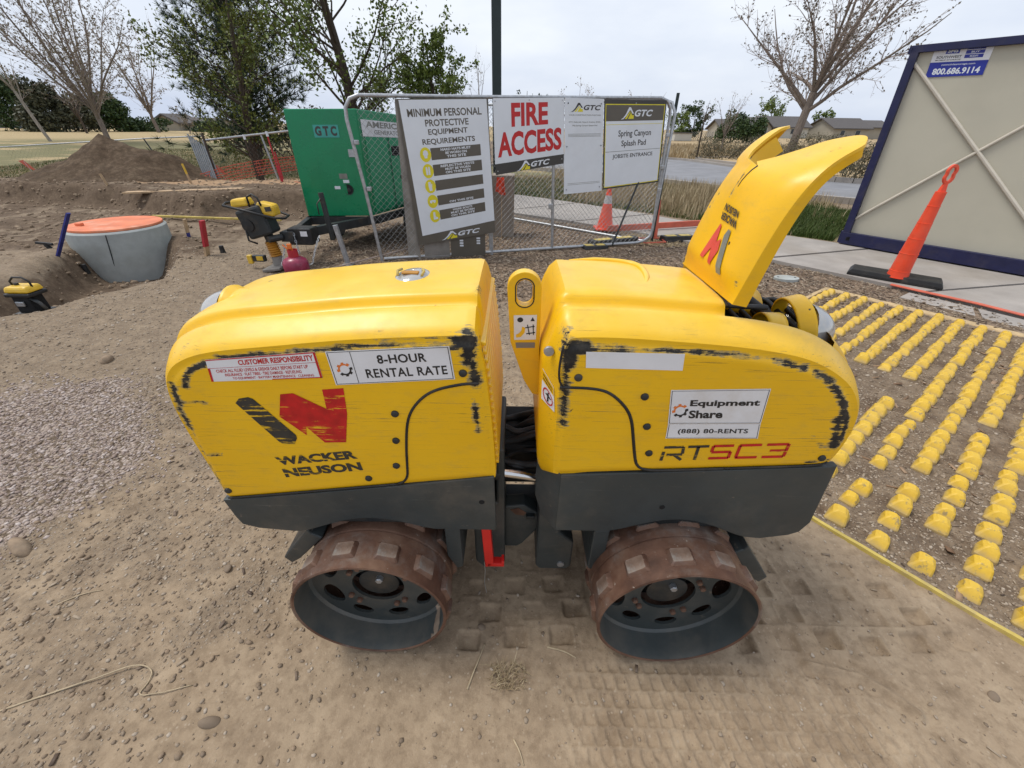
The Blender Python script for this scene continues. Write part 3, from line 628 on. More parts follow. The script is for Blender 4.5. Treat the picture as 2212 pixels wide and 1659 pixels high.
# right body (chamfered joint corner, hood opening cut through its top)
RP = [(.126, .756), (.127, .752), (.131, .751), (.40, .768), (.70, .786), (.868, .797), (.882, .800), (.890, .810), (.898, .86), (.892, .93), (.874, .987), (.833, 1.044), (.775, 1.083), (.70, 1.118), (.60, 1.138), (.489, 1.150), (.381, 1.158), (.25, 1.166), (.16, 1.166), (.138, 1.163), (.130, 1.155), (.126, 1.135), (.124, 1.0), (.124, .85)]
RW = [([(.135, YS, 1.12), (.14, YS, 1.155), (.17, YS, 1.155)], .036, 1.0), ([(.15, YS, 1.140), (.34, YS, 1.150)], .014, .62), ([(.12, YS, 1.13), (.12, YS + .02, 1.19)], .03, .8), ([(.10, YS + .03, 1.22), (.125, YS + .01, 1.16)], .034, .78), ([(.128, YS, 1.13), (.13, YS, 1.05)], .020, .85), ([(.132, YS, 1.05), (.13, YS, .97), (.132, YS, .93)], .030, .78),
      ([(.14, YS, 1.153), (.26, YS, 1.158), (.38, YS, 1.152)], .017, .72), ([(.38, YS, 1.152), (.50, YS, 1.146), (.62, YS, 1.130)], .015, .74), ([(.62, YS, 1.130), (.70, YS, 1.112)], .02, .92),
      ([(.73, YS, 1.10), (.79, YS, 1.063), (.835, YS, 1.01), (.870, YS, .95), (.882, YS, .89)], .021, .84), ([(.845, YS, .96), (.87, YS, .87)], .030, .78), ([(.80, YS, .90), (.87, YS, .85)], .02, .40), ([(.82, YS, .81), (.89, YS, .82)], .012, .6), ([(.10, YS + .16, 1.245), (.28, YS + .40, 1.245)], .012, .3),
      ([(.16, YS + .44, 1.248), (.38, YS + .44, 1.245)], .02, .6)]
def scR(x, y, z): return float(np.clip(.35 + .8 * sst(.72, .85, x) + .9 * sst(1.08, 1.12, z) * sst(1.16, 1.14, z) + .7 * np.exp(-((z - .945) / .04) ** 2) + .6 * sst(.26, .16, x) * sst(.86, .9, z), 0, 1) * (1 if y < YS + .03 else .25))
HX0, HX1, HY0, HY1 = .530, .835, .925, 1.275
def hole_r(c): return c[0] > HX0 and c[0] < HX1 and HY0 < c[1] < HY1 and c[2] > 1.0
body_r = shell(RP, lambda x, z: sst(1.118, 1.158, z) if x < .2 else (sst(.80, .98, z) * .9 if x > .8 else float(z > .9)), lambda x, z: sst(.22, .15, x) * sst(1.165, 1.12, z), (.25, .74, .92), .05, RW, scR, 'rear_cover', hole=hole_r, label='right yellow cover with an open hood and scraped black edges')
# panel seams (recess shown by a dark rubber strip), one per body
def seam(name, pts, w=.0045):
    P = smoothpts(pts, .01, it=3); mb = MB(); mb.tube([(p[0], YS + .0005, p[1]) for p in P], w, 5); return mb.build(name, 'black', roller, smooth=True)
seam('panel_seam', [(-.082, 1.054), (-.12, 1.053), (-.20, 1.032), (-.245, .99), (-.272, .94), (-.286, .85), (-.293, .769), (-.296, .735), (-.309, .712), (-.33, .702)])
seam('panel_seam', [(.118, 1.046), (.20, 1.045), (.245, 1.033), (.29, .99), (.312, .95), (.328, .88), (.342, .82), (.352, .79), (.372, .774), (.42, .770), (.60, .7815)])
seam('panel_seam', [(.60, .7815), (.75, .791), (.86, .799), (.878, .812)], .0035); seam('panel_seam', [(-.33, .702), (-.60, .665), (-.80, .639), (-.848, .634)], .0035)
seam('panel_seam', [(.128, 1.046), (.116, 1.06), (.112, 1.10), (.118, 1.16)], .003)
# bolts
for (x, z) in ((-.119, 1.083), (-.301, .958), (-.311, .868), (-.323, .776), (-.41, .725), (-.837, .666), (.161, 1.075), (.332, 1.022), (.355, .928), (.378, .836), (.856, .827)):
    mb = MB(); mb.lathe([(.0, -.006), (.006, -.006), (.0095, -.004), (.0105, 0), (.0105, .003)], (x, YS, z), 'y', 14); mb.build('bolt', 'dgrey', roller, smooth='auto')
for (x, y, z) in ((.088, YS + .03, 1.13),):
    mb = MB(); mb.lathe([(.0, -.005), (.012, -.004), (.013, 0), (.013, .003)], (x, y, z), 'y', 14); mb.build('bolt', 'galv', roller, smooth='auto')
# grey skirts
def skirt(name, pts, archi, extra=None, thick=.02):
    mb = MB(); mb.prism(pts, lambda a, b, d: (a, YS - .001 + d, b), 0, thick); o = mb.build(name, 'grey', roller, bevel=.003); return o
def arch(x0, z0, xm, zm, x1, z1, n=16):
    o = []
    for i in range(n + 1):
        t = i / n; x = x0 + (x1 - x0) * t; base = z0 + (z1 - z0) * t; pk = (xm - x0) / (x1 - x0)
        s = math.sin(math.pi * (t ** (math.log(.5) / math.log(pk)))) ** 1.25 * (zm - (z0 + (z1 - z0) * pk)); o.append((x, base + s))
    return o
LSK = [(-.868, .626), (-.856, .55), (-.846, .515), (-.80, .497), (-.69, .484)] + arch(-.67, .484, -.447, .551, -.24, .504) + [(-.047, .503), (-.044, .52), (-.048, .737), (-.30, .700), (-.309, .6985), (-.60, .658), (-.80, .632)]
sk_l = skirt('side_skirt', LSK, None)
RSK = [(.143, .506), (.30, .505)] + arch(.31, .505, .53, .564, .745, .487) + [(.80, .480), (.885, .498), (.915, .515), (.932, .56), (.912, .80), (.885, .794), (.70, .782), (.40, .763), (.143, .748)]
sk_r = skirt('side_skirt', RSK, None)
mb = MB(); mb.prism([(.143, .506), (.143, .748), (.078, .795), (.078, .60), (.10, .53)], lambda a, b, d: (a, YS + (.143 - a) * .95 + d, b), 0, .015); mb.build('corner_plate', 'grey', roller, bevel=.002)
for x, z in ((-.086, .632), (.459, .621), (.13 - .32, .49)):
    if z < .5: continue
    mb = MB(); mb.lathe([(.0, -.0012), (.0085, -.0012), (.0085, .004)], (x, YS - .001, z), 'y', 14); mb.build('plug_hole', 'vblack', roller)
# chassis cores that close the machine underneath and behind
for nm, x0, x1 in (('chassis', -.845, -.065), ('chassis', .13, .90)):
    mb = MB(); mb.box(((x0 + x1) / 2, YC, .60), (x1 - x0, 2 * HW - .045, .20)); mb.build(nm, 'dgrey', roller, bevel=.01)
# far skirts
for P_ in (LSK, RSK):
    mb = MB(); mb.prism(P_, lambda a, b, d: (a, YS + 2 * HW - .018 + d, b), 0, .02); mb.build('side_skirt', 'grey', roller)
# joint: frame plates, pin plate, cylinder rod, hoses
mb = MB(); mb.prism([(-.048, .74), (-.020, .74), (-.018, .17), (-.03, .14), (-.10, .13), (-.13, .17), (-.13, .5), (-.048, .5)], lambda a, b, d: (a, .96 + d, b), 0, .30); mb.build('frame_plate', 'grey', roller, bevel=.008)
mb = MB(); mb.prism([(.10, .74), (.10, .16), (.115, .14), (.22, .14), (.235, .16), (.235, .30), (.18, .36), (.18, .5), (.14, .5), (.14, .74)], lambda a, b, d: (a, .95 + d, b), 0, .32); mb.build('frame_plate', 'grey', roller, bevel=.008)
mb = MB(); mb.lathe([(0, -.006), (.013, -.005), (.014, 0)], (.195, .95, .175), 'y', 14); mb.build('bolt', 'galv', roller, smooth='auto')
mb = MB(); mb.prism([(-.02, .41), (.05, .42), (.10, .38), (.112, .33), (.10, .28), (.05, .20), (.03, .18), (-.02, .18)], lambda a, b, d: (a, 1.02 + d, b), 0, .06); mb.build('pin_plate', 'grey', roller, bevel=.006)
mb = MB(); mb.box((.075, 1.012, .37), (.032, .02, .016)); mb.build('bolt', 'dgrey', roller, bevel=.002)
mb = MB(); mb.prism([(0, .395), (.03, .405), (.06, .38), (.05, .365), (.02, .37)], lambda a, b, d: (a, 1.018 + d, b), 0, .004); mb.build('rust_patch', 'rust', roller)
mb = MB(); mb.box((.04, 1.13, .28), (.14, .10, .17)); mb.build('hitch_block', 'dgrey', roller, bevel=.008)
mb = MB(); mb.tube([(-.045, .985, .620), (.135, .985, .590)], .0155, 20); mb.build('cylinder_rod', 'chrome', roller, smooth='auto')
mb = MB(); mb.tube([(-.09, .985, .628), (-.035, .985, .618)], .028, 20); mb.build('rod_eye', 'dgrey', roller, smooth='auto'); mb = MB(); mb.tube([(.115, .985, .594), (.17, .985, .585)], .024, 18); mb.build('rod_eye', 'dgrey', roller, smooth='auto')
rg = random.Random(5)
for i in range(8):
    y = 1.0 + .028 * i; z0 = .745 - rg.random() * .13 - i * .006; z1 = .745 - rg.random() * .13
    pts = smoothpts([(-.09, y, z0), (-.03, y + .01, z0 - .01), (.02, y - .02 + rg.random() * .05, (z0 + z1) / 2 - .035 * rg.random()), (.08, y, z1 - .01), (.13, y, z1)], .012, it=3)
    mb = MB(); mb.tube(pts, .0105 + .004 * (i % 2), 10); mb.build('hydraulic_hose', 'black', roller, smooth=True)
mb = MB(); mb.box((.025, 1.19, .57), (.17, .24, .19)); mb.build('joint_housing', 'vblack', roller, bevel=.02)
mb = MB(); mb.add([(-.0485, YS + .022, .76), (-.0485, YS + 2 * HW - .03, .76), (-.066, YS + 2 * HW - .03, 1.05), (-.066, YS + .022, 1.05), (-.077, YS + .022, 1.17), (-.077, YS + 2 * HW - .03, 1.17)], [(0, 1, 2, 3), (3, 2, 5, 4)]); mb.build('louvre_backing', 'dgrey', roller)
# louvred end of the left cover
for k in range(17):
    z = .775 + k * .0235; mb = MB(); xe = np.interp(z, [.742, .90, 1.05, 1.135, 1.2], [-.053, -.060, -.072, -.082, -.086]) + .008; y0_, y1_ = YS + .022, YS + 2 * HW - .03
    mb.add([(xe - .012, y0_, z), (xe - .012, y1_, z), (xe + .012, y1_, z - .006), (xe + .012, y0_, z - .006), (xe - .012, y0_, z + .011), (xe - .012, y1_, z + .011), (xe + .012, y1_, z + .003), (xe + .012, y0_, z + .003)], [(0, 1, 2, 3), (7, 6, 5, 4), (0, 4, 5, 1), (1, 5, 6, 2), (2, 6, 7, 3), (3, 7, 4, 0)])
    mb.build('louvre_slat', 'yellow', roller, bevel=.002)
# lifting eye with safety sticker
def ring_path(cx, cz, a, b, n=24): return [(cx + a * math.cos(2 * math.pi * i / n), cz + b * math.sin(2 * math.pi * i / n)) for i in range(n)]
LY = 1.00
cu = bpy.data.curves.new('eye', 'CURVE'); cu.dimensions = '2D'; cu.fill_mode = 'BOTH'; cu.extrude = .014; cu.bevel_depth = .002
def spline(cu, pts):
    s = cu.splines.new('POLY'); s.points.add(len(pts) - 1)
    for p, q in zip(s.points, pts): p.co = (q[0], q[1], 0, 1)
    s.use_cyclic_u = True
def curve_to_part(cu, name, mat, M, parent, smooth='auto'):
    ob = bpy.data.objects.new('t', cu); COL.objects.link(ob); dg = bpy.context.evaluated_depsgraph_get(); dg.update()
    me = bpy.data.meshes.new_from_object(ob.evaluated_get(dg)); bpy.data.objects.remove(ob); bpy.data.curves.remove(cu)
    me.transform(Matrix.Translation(-root_loc(parent)) @ M); me.materials.clear(); me.materials.append(MT[mat]); me.name = name
    o = bpy.data.objects.new(name, me); COL.objects.link(o); o.parent = parent; return o
Mxz = Matrix(((1, 0, 0, 0), (0, 0, -1, 0), (0, 1, 0, 0), (0, 0, 0, 1)))     # curve xy -> world xz, facing -y
out = [(-.013 + .041 + .041 * -math.cos(t), 1.247 + .040 * math.sin(t)) for t in np.linspace(0, math.pi, 15)]
out += [(.070, 1.10), (.079, .93), (.060, .935), (.035, .98), (-.004, 1.10)]
spline(cu, out); hl = [(.029 + .0225 * math.cos(t), 1.232 + (.018 if math.sin(t) > 0 else -.012) + .021 * math.sin(t)) for t in np.linspace(0, 2 * math.pi, 25)[:-1]]; spline(cu, hl)
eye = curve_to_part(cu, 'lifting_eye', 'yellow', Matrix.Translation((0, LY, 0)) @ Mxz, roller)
mb = MB(); mb.tube([(.029 + .0235 * math.cos(t), LY - .015, 1.232 + (.018 if math.sin(t) > 0 else -.012) + .0225 * math.sin(t)) for t in np.linspace(0, 2 * math.pi, 25)], .0022, 6); mb.build('eye_liner', 'black', eye, smooth=True)
N_ = (0, -1, 0)
def sq(x0, z0, x1, z1, y=YS - .0006): return Quad((x0, y, z1), (x1, y, z1), (x1, y, z0), (x0, y, z0), N_)
q = Quad((.002, LY - .0165, 1.176), (.062, LY - .0165, 1.178), (.062, LY - .0165, 1.108), (.004, LY - .0165, 1.106), N_)
mb = MB(); q.slab(mb, .0006); st = mb.build('sticker', 'vinyl', roller); st['label'] = 'small white pictogram sticker with a curved arrow on the lifting eye'
mb = MB(); q.poly(mb, [(.28 + .13 * math.cos(t), .82 + .1 * math.sin(t)) for t in np.linspace(0, 6.28, 14)[:-1]], .001); q.poly(mb, [(.72, .76), (.92, .76), (.82, .92)], .001)
for a, b_ in (((.55, .25), (.95, .3)), ((.5, .5), (.92, .55)), ((.6, .62), (.7, .2)), ((.85, .62), (.88, .2))): mb.bar(q.at(*a, .001), q.at(*b_, .001), .0025, .001, (0, 1, 0))
mb.build('pictogram', 'ink', st)
mb = MB(); q.poly(mb, [(.1, .1), (.3, .12), (.48, .3), (.50, .5), (.36, .55), (.34, .40), (.22, .28), (.08, .22)], .0012); mb.build('arrow', 'yellow', st)
q = Quad((.008, LY - .0165, 1.098), (.060, LY - .0165, 1.099), (.060, LY - .0165, 1.083), (.010, LY - .0165, 1.082), N_); mb = MB(); q.slab(mb, .0006); s2 = mb.build('sticker', 'taupel', roller)
# red transport lock bar
mb = MB(); mb.add([(-.096, .875, .50), (-.066, .875, .50), (-.056, .875, .285), (-.076, .875, .262), (-.086, .875, .262), (-.096, .905, .50), (-.066, .905, .50), (-.056, .905, .285), (-.076, .905, .262), (-.086, .905, .262)], [(0, 1, 2, 3, 4), (9, 8, 7, 6, 5), (0, 5, 6, 1), (1, 6, 7, 2), (2, 7, 8, 3), (3, 8, 9, 4), (4, 9, 5, 0)]); mb.box((-.048, .89, .272), (.058, .03, .016)); mb.box((-.024, .89, .284), (.010, .03, .018)); mb.build('lock_bar', 'red', roller, bevel=.002)
mb = MB(); mb.tube([(-.088, .87, .30), (-.086, .868, .25), (-.09, .866, .18), (-.084, .864, .12)], .0012, 5); mb.build('lanyard', 'galv', roller)
# bumpers / scrapers at the drums
for sg, x0, z0, x1, z1 in ((1, -.765, .345, -.64, .47), (-1, .90, .27, .77, .42)):
    mb = MB(); mb.prism([(x0, z0), (x0 + sg * .02, z0 - .03), (x0 + sg * .055, z0 - .005), (x1 + sg * .03, z1 - .02), (x1, z1), (x1 - sg * .01, z1 + .02)], lambda a, b, d: (a, .845 + d, b), 0, .54); mb.build('scraper', 'grey', roller, bevel=.004)
for sg, x0 in ((-1, -.16), (1, .27)):
    mb = MB(); mb.prism([(x0, .30), (x0 + sg * .02, .29), (x0 + sg * .05, .36), (x0 + sg * .05, .50), (x0, .50)], lambda a, b, d: (a, .85 + d, b), 0, .52); mb.build('scraper', 'grey', roller, bevel=.004)
# drums
def drum(cx, roll, yr=.705, r=.246):
    o = thing('tmp', '', ''); bpy.data.objects.remove(o)
    cz = .012 + r; dr_ = r - .246
    mb = MB()
    mb.k = 0
    mb.lathe([(.236 + dr_, .003), (.241 + dr_, 0), (r + .0005, .002), (r, .010), (r, .128), (r - .006, .131), (r - .006, .134), (r, .137), (r, .688), (r - .006, .691), (r - .006, .694), (r, .697), (r, .815), (r + .0005, .818), (.241 + dr_, .82), (.236 + dr_, .817)], (cx, yr, cz), 'y', 72)
    dm = mb.build('drum', 'rust', roller, smooth='auto')
    mb = MB(); mb.lathe([(.2362 + dr_, .0035), (.233 + dr_, .03), (.231 + dr_, .090), (.222 + dr_, .100)], (cx, yr, cz), 'y', 72); mb.build('drum_dish', 'dish', dm, smooth='auto'); mb = MB(); mb.lathe([(.222, .70), (.231, .712), (.2362, .817)], (cx, yr, cz), 'y', 48); mb.build('drum_dish', 'dish', dm, smooth='auto')
    # hub plate with oval windows
    cu = bpy.data.curves.new('hub', 'CURVE'); cu.dimensions = '2D'; cu.fill_mode = 'BOTH'; cu.extrude = .005
    spline(cu, [(.224 * math.cos(t), .224 * math.sin(t)) for t in np.linspace(0, 2 * math.pi, 49)[:-1]])
    spline(cu, [(.088 * math.cos(t), .088 * math.sin(t)) for t in np.linspace(0, 2 * math.pi, 33)[:-1]])
    for k in range(8):
        a = roll + math.pi * 2 * k / 8; c_, s_ = math.cos(a), math.sin(a); big = k % 4 == 0
        ra, rb = (.038, .029) if not big else (.052, .038)
        spline(cu, [(.162 * c_ + ra * math.cos(t) * -s_ + rb * (math.sin(t) if not (math.sin(t) < 0) else .6 * math.sin(t)) * c_, .162 * s_ + ra * math.cos(t) * c_ + rb * (math.sin(t) if not (math.sin(t) < 0) else .6 * math.sin(t)) * s_) for t in np.linspace(0, 2 * math.pi, 21)[:-1]])
    curve_to_part(cu, 'hub_plate', 'grey', Matrix.Translation((cx, yr + .104, cz)) @ Matrix.Scale(r / .246, 4) @ Mxz, dm)
    mb = MB(); mb.lathe([(0, .105), (.055, .105), (.068, .110), (.070, .15), (.070, .30)], (cx, yr, cz), 'y', 32); mb.build('hub', 'dgrey', dm, smooth='auto')
    mb = MB(); mb.lathe([(0, .24), (.235, .24)], (cx, yr, cz), 'y', 32); mb.build('inner_wall', 'vblack', dm)
    mb = MB(); mb.lathe([(0, .088), (.010, .088), (.0125, .091), (.0125, .106)], (cx + .01, yr, cz + .036), 'y', 6); mb.build('hub_bolt', 'galv', dm)
    b0 = None
    for k in range(4):
        for da in (-.17, .17):
            a = roll + .35 + math.pi / 2 * k + da; mbx = MB(); mbx.lathe([(0, -.012), (.008, -.012), (.0105, -.009), (.0105, 0)], (0, 0, 0), 'y', 6)
            if b0 is None: b0 = mbx.build('wheel_bolt', 'rust', dm, world=False, smooth='auto'); ob = b0
            else: ob = b0.copy(); COL.objects.link(ob)
            ob.parent = dm; ob.location = Vector((cx + .112 * math.cos(a), yr + .099, cz + .112 * math.sin(a))) - root_loc(dm)
    p0 = None
    for row, (yy, off) in enumerate(((.062, 0), (.200, .5), (.62, .25), (.758, .6))):
        for k in range(12):
            a = roll * .7 + math.pi * 2 * (k + off) / 12
            if p0 is None:
                mb = MB(); h = .013; wx, wy = .034, .026; vs = []
                for (zz, t) in ((-.004, 1.14), (.001, 1.10), (h - .002, .90), (h, .84)):
                    for i_, j_ in ((-1, -.85), (-.85, -1), (.85, -1), (1, -.85), (1, .85), (.85, 1), (-.85, 1), (-1, .85)): vs.append((i_ * wx * t, j_ * wy * t, zz - (i_ * wx) ** 2 / (2 * r)))
                fs = [tuple(range(24, 32))] + [(l * 8 + k2, l * 8 + (k2 + 1) % 8, (l + 1) * 8 + (k2 + 1) % 8, (l + 1) * 8 + k2) for l in range(3) for k2 in range(8)]
                mb.add(vs, fs); mb.mi = [0] + [1] * (len(fs) - 1); ob = p0 = mb.build('tread_pad', ['pad', 'rust'], dm, world=False)
            else: ob = p0.copy(); COL.objects.link(ob)
            ob.parent = dm; ob.location = Vector((cx + r * math.cos(a), yr + yy, cz + r * math.sin(a))) - root_loc(dm); ob.rotation_euler = (0, math.pi / 2 - a, 0)
    return dm
drum_a = drum(-.4475, .30); drum_b = drum(.535, .16, .686, .254)
# headlamp of the left body: cowl bulge and lens, looking towards -x
def lamp(cx, cy, cz, sx, nm='headlamp', open_=False, k=1.0, tilt=0.0):
    mb = MB(); prof = [(0, -.052), (.03, -.050), (.052, -.036), (.064, -.012), (.066, 0)]
    mb.lathe([(r * k, -t * sx * k if sx < 0 else t * -sx * k * -1) for r, t in prof], (0, 0, 0), 'x', 28)
    return mb
def cowl(cx, cy, cz, sx, rx, ry, rz, name, skew=.6):
    mb = MB(); vs = []; n = 28; m = 12
    for i in range(m + 1):
        t = i / m                              # 0 at lens rim, 1 tail buried in the hood
        rr = (1 - .25 * t ** 2) if t < .7 else (1 - .25 * .49) * math.sqrt(max(0, 1 - ((t - .7) / .32) ** 2))
        for k in range(n):
            a = 2 * math.pi * k / n; vs.append((cx - sx * rx * (t - .5) * 2, cy + ry * rr * math.cos(a), cz + rz * rr * math.sin(a) + skew * rx * (t - .5) * .5 + (.012 * math.sin(a) if t < .1 else 0)))
    fs = [(i * n + k, i * n + (k + 1) % n, (i + 1) * n + (k + 1) % n, (i + 1) * n + k) for i in range(m) for k in range(n)]
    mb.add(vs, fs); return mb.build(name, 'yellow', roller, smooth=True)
def lens(cx, cy, cz, sx, ry, rz, dep, rot, name='headlamp_lens'):
    mb = MB(); n = 32; vs = []
    for i in range(9):
        a = i / 8 * math.pi / 2
        for k in range(n):
            b = 2 * math.pi * k / n; vs.append(Matrix.Rotation(rot, 3, 'Y') @ Vector((sx * dep * math.sin(a), ry * math.cos(a) * math.cos(b), rz * math.cos(a) * math.sin(b))) + Vector((cx, cy, cz)))
    fs = [(i * n + k, i * n + (k + 1) % n, (i + 1) * n + (k + 1) % n, (i + 1) * n + k) for i in range(8) for k in range(n)]
    mb.add(vs, fs); return mb.build(name, 'lens', roller, smooth=True)
cowl(-.738, 1.10, 1.128, -1, .062, .078, .070, 'lamp_cowl', .55)
lens(-.800, 1.10, 1.122, -1, .078, .070, .096, R(-8))
# oval roof lamp with amber strip
mb = MB(); vs = []
for i in range(7):
    a = i / 6 * math.pi / 2
    for k in range(36): b = 2 * math.pi * k / 36; vs.append((-.277 + .052 * math.cos(a) * math.cos(b), 1.103 + .062 * math.cos(a) * math.sin(b), 1.232 + .003 * math.cos(b) + .022 * math.sin(a)))
mb.add(vs, [(i * 36 + k, i * 36 + (k + 1) % 36, (i + 1) * 36 + (k + 1) % 36, (i + 1) * 36 + k) for i in range(6) for k in range(36)]); rl = mb.build('roof_lamp', 'lens', roller, smooth=True)
mb = MB(); mb.box((-.277, 1.082, 1.2535), (.046, .020, .006)); mb.build('amber_strip', 'bellow', rl, bevel=.003)
for sx in (-1, 1):
    mb = MB(); mb.tube([(-.277 + sx * .032, 1.07, 1.250), (-.277 + sx * .036, 1.09, 1.256), (-.277 + sx * .028, 1.108, 1.255)], .0035, 6); mb.build('lamp_clip', 'ptan', rl, smooth=True)
# raised rims of the moulded recesses on the roofs
def rim(pts, nm='moulded_ridge', w=.0105):
    pts = [(p[0], p[1], p[2] + .0045) for p in pts]
    P = smoothpts(pts, .012, it=3); mb = MB()
    mb.tube(P, [w * min(1, .25 + 4 * min(i, len(P) - 1 - i) / len(P)) for i in range(len(P))], 8); return mb.build(nm, 'yellow', roller, smooth=True)
def ztop(x, c): return c
rim([(-.47, 1.00, 1.208), (-.455, 1.08, 1.211), (-.425, 1.15, 1.214), (-.38, 1.185, 1.218), (-.30, 1.20, 1.226), (-.13, 1.215, 1.234)])
rim([(.17, 1.262, 1.238), (.25, 1.262, 1.238), (.33, 1.255, 1.236), (.375, 1.22, 1.236), (.372, 1.12, 1.234), (.345, 1.04, 1.234)])

# --- raised hood of the right body (curved sheet with a notch), hinge line at x ~ .53
HC = [(.522, 1.236), (.535, 1.29), (.552, 1.36), (.572, 1.43), (.596, 1.487), (.625, 1.528), (.662, 1.556), (.705, 1.577)]
Hc = smoothpts(HC, .012, it=2); nH = len(Hc); sH = np.linspace(0, 1, nH)
def hood_y(s):        # near and far edge in y, notch edges
    near = .925 + .012 * sst(.9, 1.0, s); far = 1.272 - .02 * s - .015 * sst(.88, 1, s)
    return near, far
NS = .69              # notch bottom (share of the length)
mbv = []; idx = {}; fs = []; TH = .006; ncol = 26
Tn = np.gradient(Hc, axis=0); Tn /= np.linalg.norm(Tn, axis=1)[:, None]; Nn = np.stack([-Tn[:, 1], Tn[:, 0]], 1)   # outer face looks towards -x / +z
tipn, tipf = .93, .845
def hood_pt(i, j, side):
    t = j / ncol; s = sH[i]
    if s > NS:
        tau = abs(2 * (t / .5 if t <= .5 else (t - .5) / .5) - 1); s = s - (s - NS) / (1 - NS) * (.022 * tau ** 5 + .012 * tau ** 2 + (.012 if t > .5 else 0)) * 1.6
    a, b = hood_y(s); fi = s * (nH - 1); i0 = min(int(fi), nH - 2); fi -= i0
    y = a + (b - a) * t
    if s > NS:
        k = (s - NS) / (1 - NS); q0 = math.sqrt(min(1, k * 5.0))
        nl = 1.138 - .016 * q0 - .115 * k; nr = 1.140 + .028 * q0 + .030 * k
        if t <= .5: y = a + (nl - a) * (t / .5)
        else: y = nr + (b - nr) * ((t - .5) / .5)
    edge = min(t, 1 - t); bulge = .036 * sst(-.02, .16, s) * (1 - .25 * sst(.9, 1, s)) * (1 - abs(2 * t - 1) ** 5) * (1 - (.80 * sst(NS - .12, NS + .18, s) if t <= .5 else 0)) + .010 * math.exp(-((t - .5) / .16) ** 2) * sst(.35, .6, s) * (1 - sst(NS - .05, NS + .1, s))
    bulge += 0
    nn = Nn[i0] * (1 - fi) + Nn[i0 + 1] * fi; p = Hc[i0] * (1 - fi) + Hc[i0 + 1] * fi + nn * (bulge + (0 if side == 0 else -TH))
    drop = .0
    return (p[0], y, p[1])
def row_end(j):      # far prong is shorter than the near one
    return nH - 1
mb = MB()
for side in (0, 1):
    for i in range(nH):
        for j in range(ncol + 1):
            idx[(side, i, j)] = len(mb.v); mb.v.append(hood_pt(i, j, side))
mid = ncol // 2
for j in range(mid, mid + 1):       # duplicated middle column for the far prong side
    for side in (0, 1):
        for i in range(nH): idx[(side, i, 'm')] = len(mb.v); mb.v.append(hood_pt(i, mid + 1e-6, side) if sH[i] > NS else hood_pt(i, mid, side))
def ID(side, i, j, right): return idx[(side, i, 'm')] if (j == mid and right and sH[i] > NS) else idx[(side, i, j)]
cells = set()
for i in range(nH - 1):
    for j in range(ncol):
        right = j >= mid
        if i >= row_end(j + 1 if right else j): continue
        # rounded prong tips
        s = sH[i]; t = j / ncol
        cells.add((i, j)); 
        a, b, c, d = ID(0, i, j, right), ID(0, i, j + 1, right), ID(0, i + 1, j + 1, right), ID(0, i + 1, j, right)
        mb.f.append((a, b, c, d))
        a, b, c, d = ID(1, i, j, right), ID(1, i, j + 1, right), ID(1, i + 1, j + 1, right), ID(1, i + 1, j, right); mb.f.append((d, c, b, a))
for (i, j) in cells:
    right = j >= mid
    for (ni, nj, e) in ((i - 1, j, ((i, j), (i, j + 1))), (i + 1, j, ((i + 1, j + 1), (i + 1, j))), (i, j - 1, ((i + 1, j), (i, j))), (i, j + 1, ((i, j + 1), (i + 1, j + 1)))):
        cut = (sH[i] > NS or sH[min(i + 1, nH - 1)] > NS) and ((j == mid and nj == mid - 1) or (j == mid - 1 and nj == mid))
        if (ni, nj) in cells and not cut: continue
        (a0, a1), (b0_, b1) = e; mb.f.append((ID(0, a0, a1, right), ID(1, a0, a1, right), ID(1, b0_, b1, right), ID(0, b0_, b1, right)))
mb.mi = [0] * len(mb.f)
V = np.array(mb.v); wear = np.zeros(len(V))
hp = lambda t, s_: hood_pt(int(s_ * (nH - 1)), t * ncol, 0)
for ln, wd_, st_ in (([hp(.80, .42), hp(.78, .50)], .012, .62), ([hp(.86, .40), hp(.87, .46)], .010, .6), ([hp(.55, .50), hp(.53, .62)], .010, .6), ([hp(.28, .30), hp(.36, .38)], .012, .5), ([hp(.02, .04), hp(.03, .12)], .008, .8), ([hp(.97, .03), hp(.99, .0)], .02, .7), ([hp(.25, .8), hp(.12, .9)], .012, .45)): wear = np.maximum(wear, st_ * (1 - segdist(V, ln) / wd_))
wear = np.clip(wear, 0, 1)
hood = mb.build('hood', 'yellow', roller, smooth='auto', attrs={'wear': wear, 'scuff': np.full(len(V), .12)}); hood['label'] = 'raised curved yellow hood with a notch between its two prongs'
# folded flange along the near edge of the hood
mb = MB(); fl = []
for i in range(nH):
    s = sH[i]
    if s > .96: break
    a, _ = hood_y(s); wdt = .042 * (1 - .45 * s); p = Hc[i]
    e = p + np.array([-Nn[i][0], -Nn[i][1]]) * wdt; fl.append(((p[0], a, p[1]), (e[0], a + .008, e[1])))
vs = []
for a, b in fl: vs += [a, b, (a[0], a[1] + .004, a[2]), (b[0], b[1] + .004, b[2])]
m = len(fl); fs = []
for i in range(m - 1): o = i * 4; fs += [(o, o + 4, o + 5, o + 1), (o + 2, o + 3, o + 7, o + 6), (o + 1, o + 5, o + 7, o + 3), (o, o + 2, o + 6, o + 4)]
fs += [(0, 1, 3, 2), ((m - 1) * 4, (m - 1) * 4 + 2, (m - 1) * 4 + 3, (m - 1) * 4 + 1)]
mb.add(vs, fs); mb.build('hood_flange', 'yellow', hood, smooth='auto')
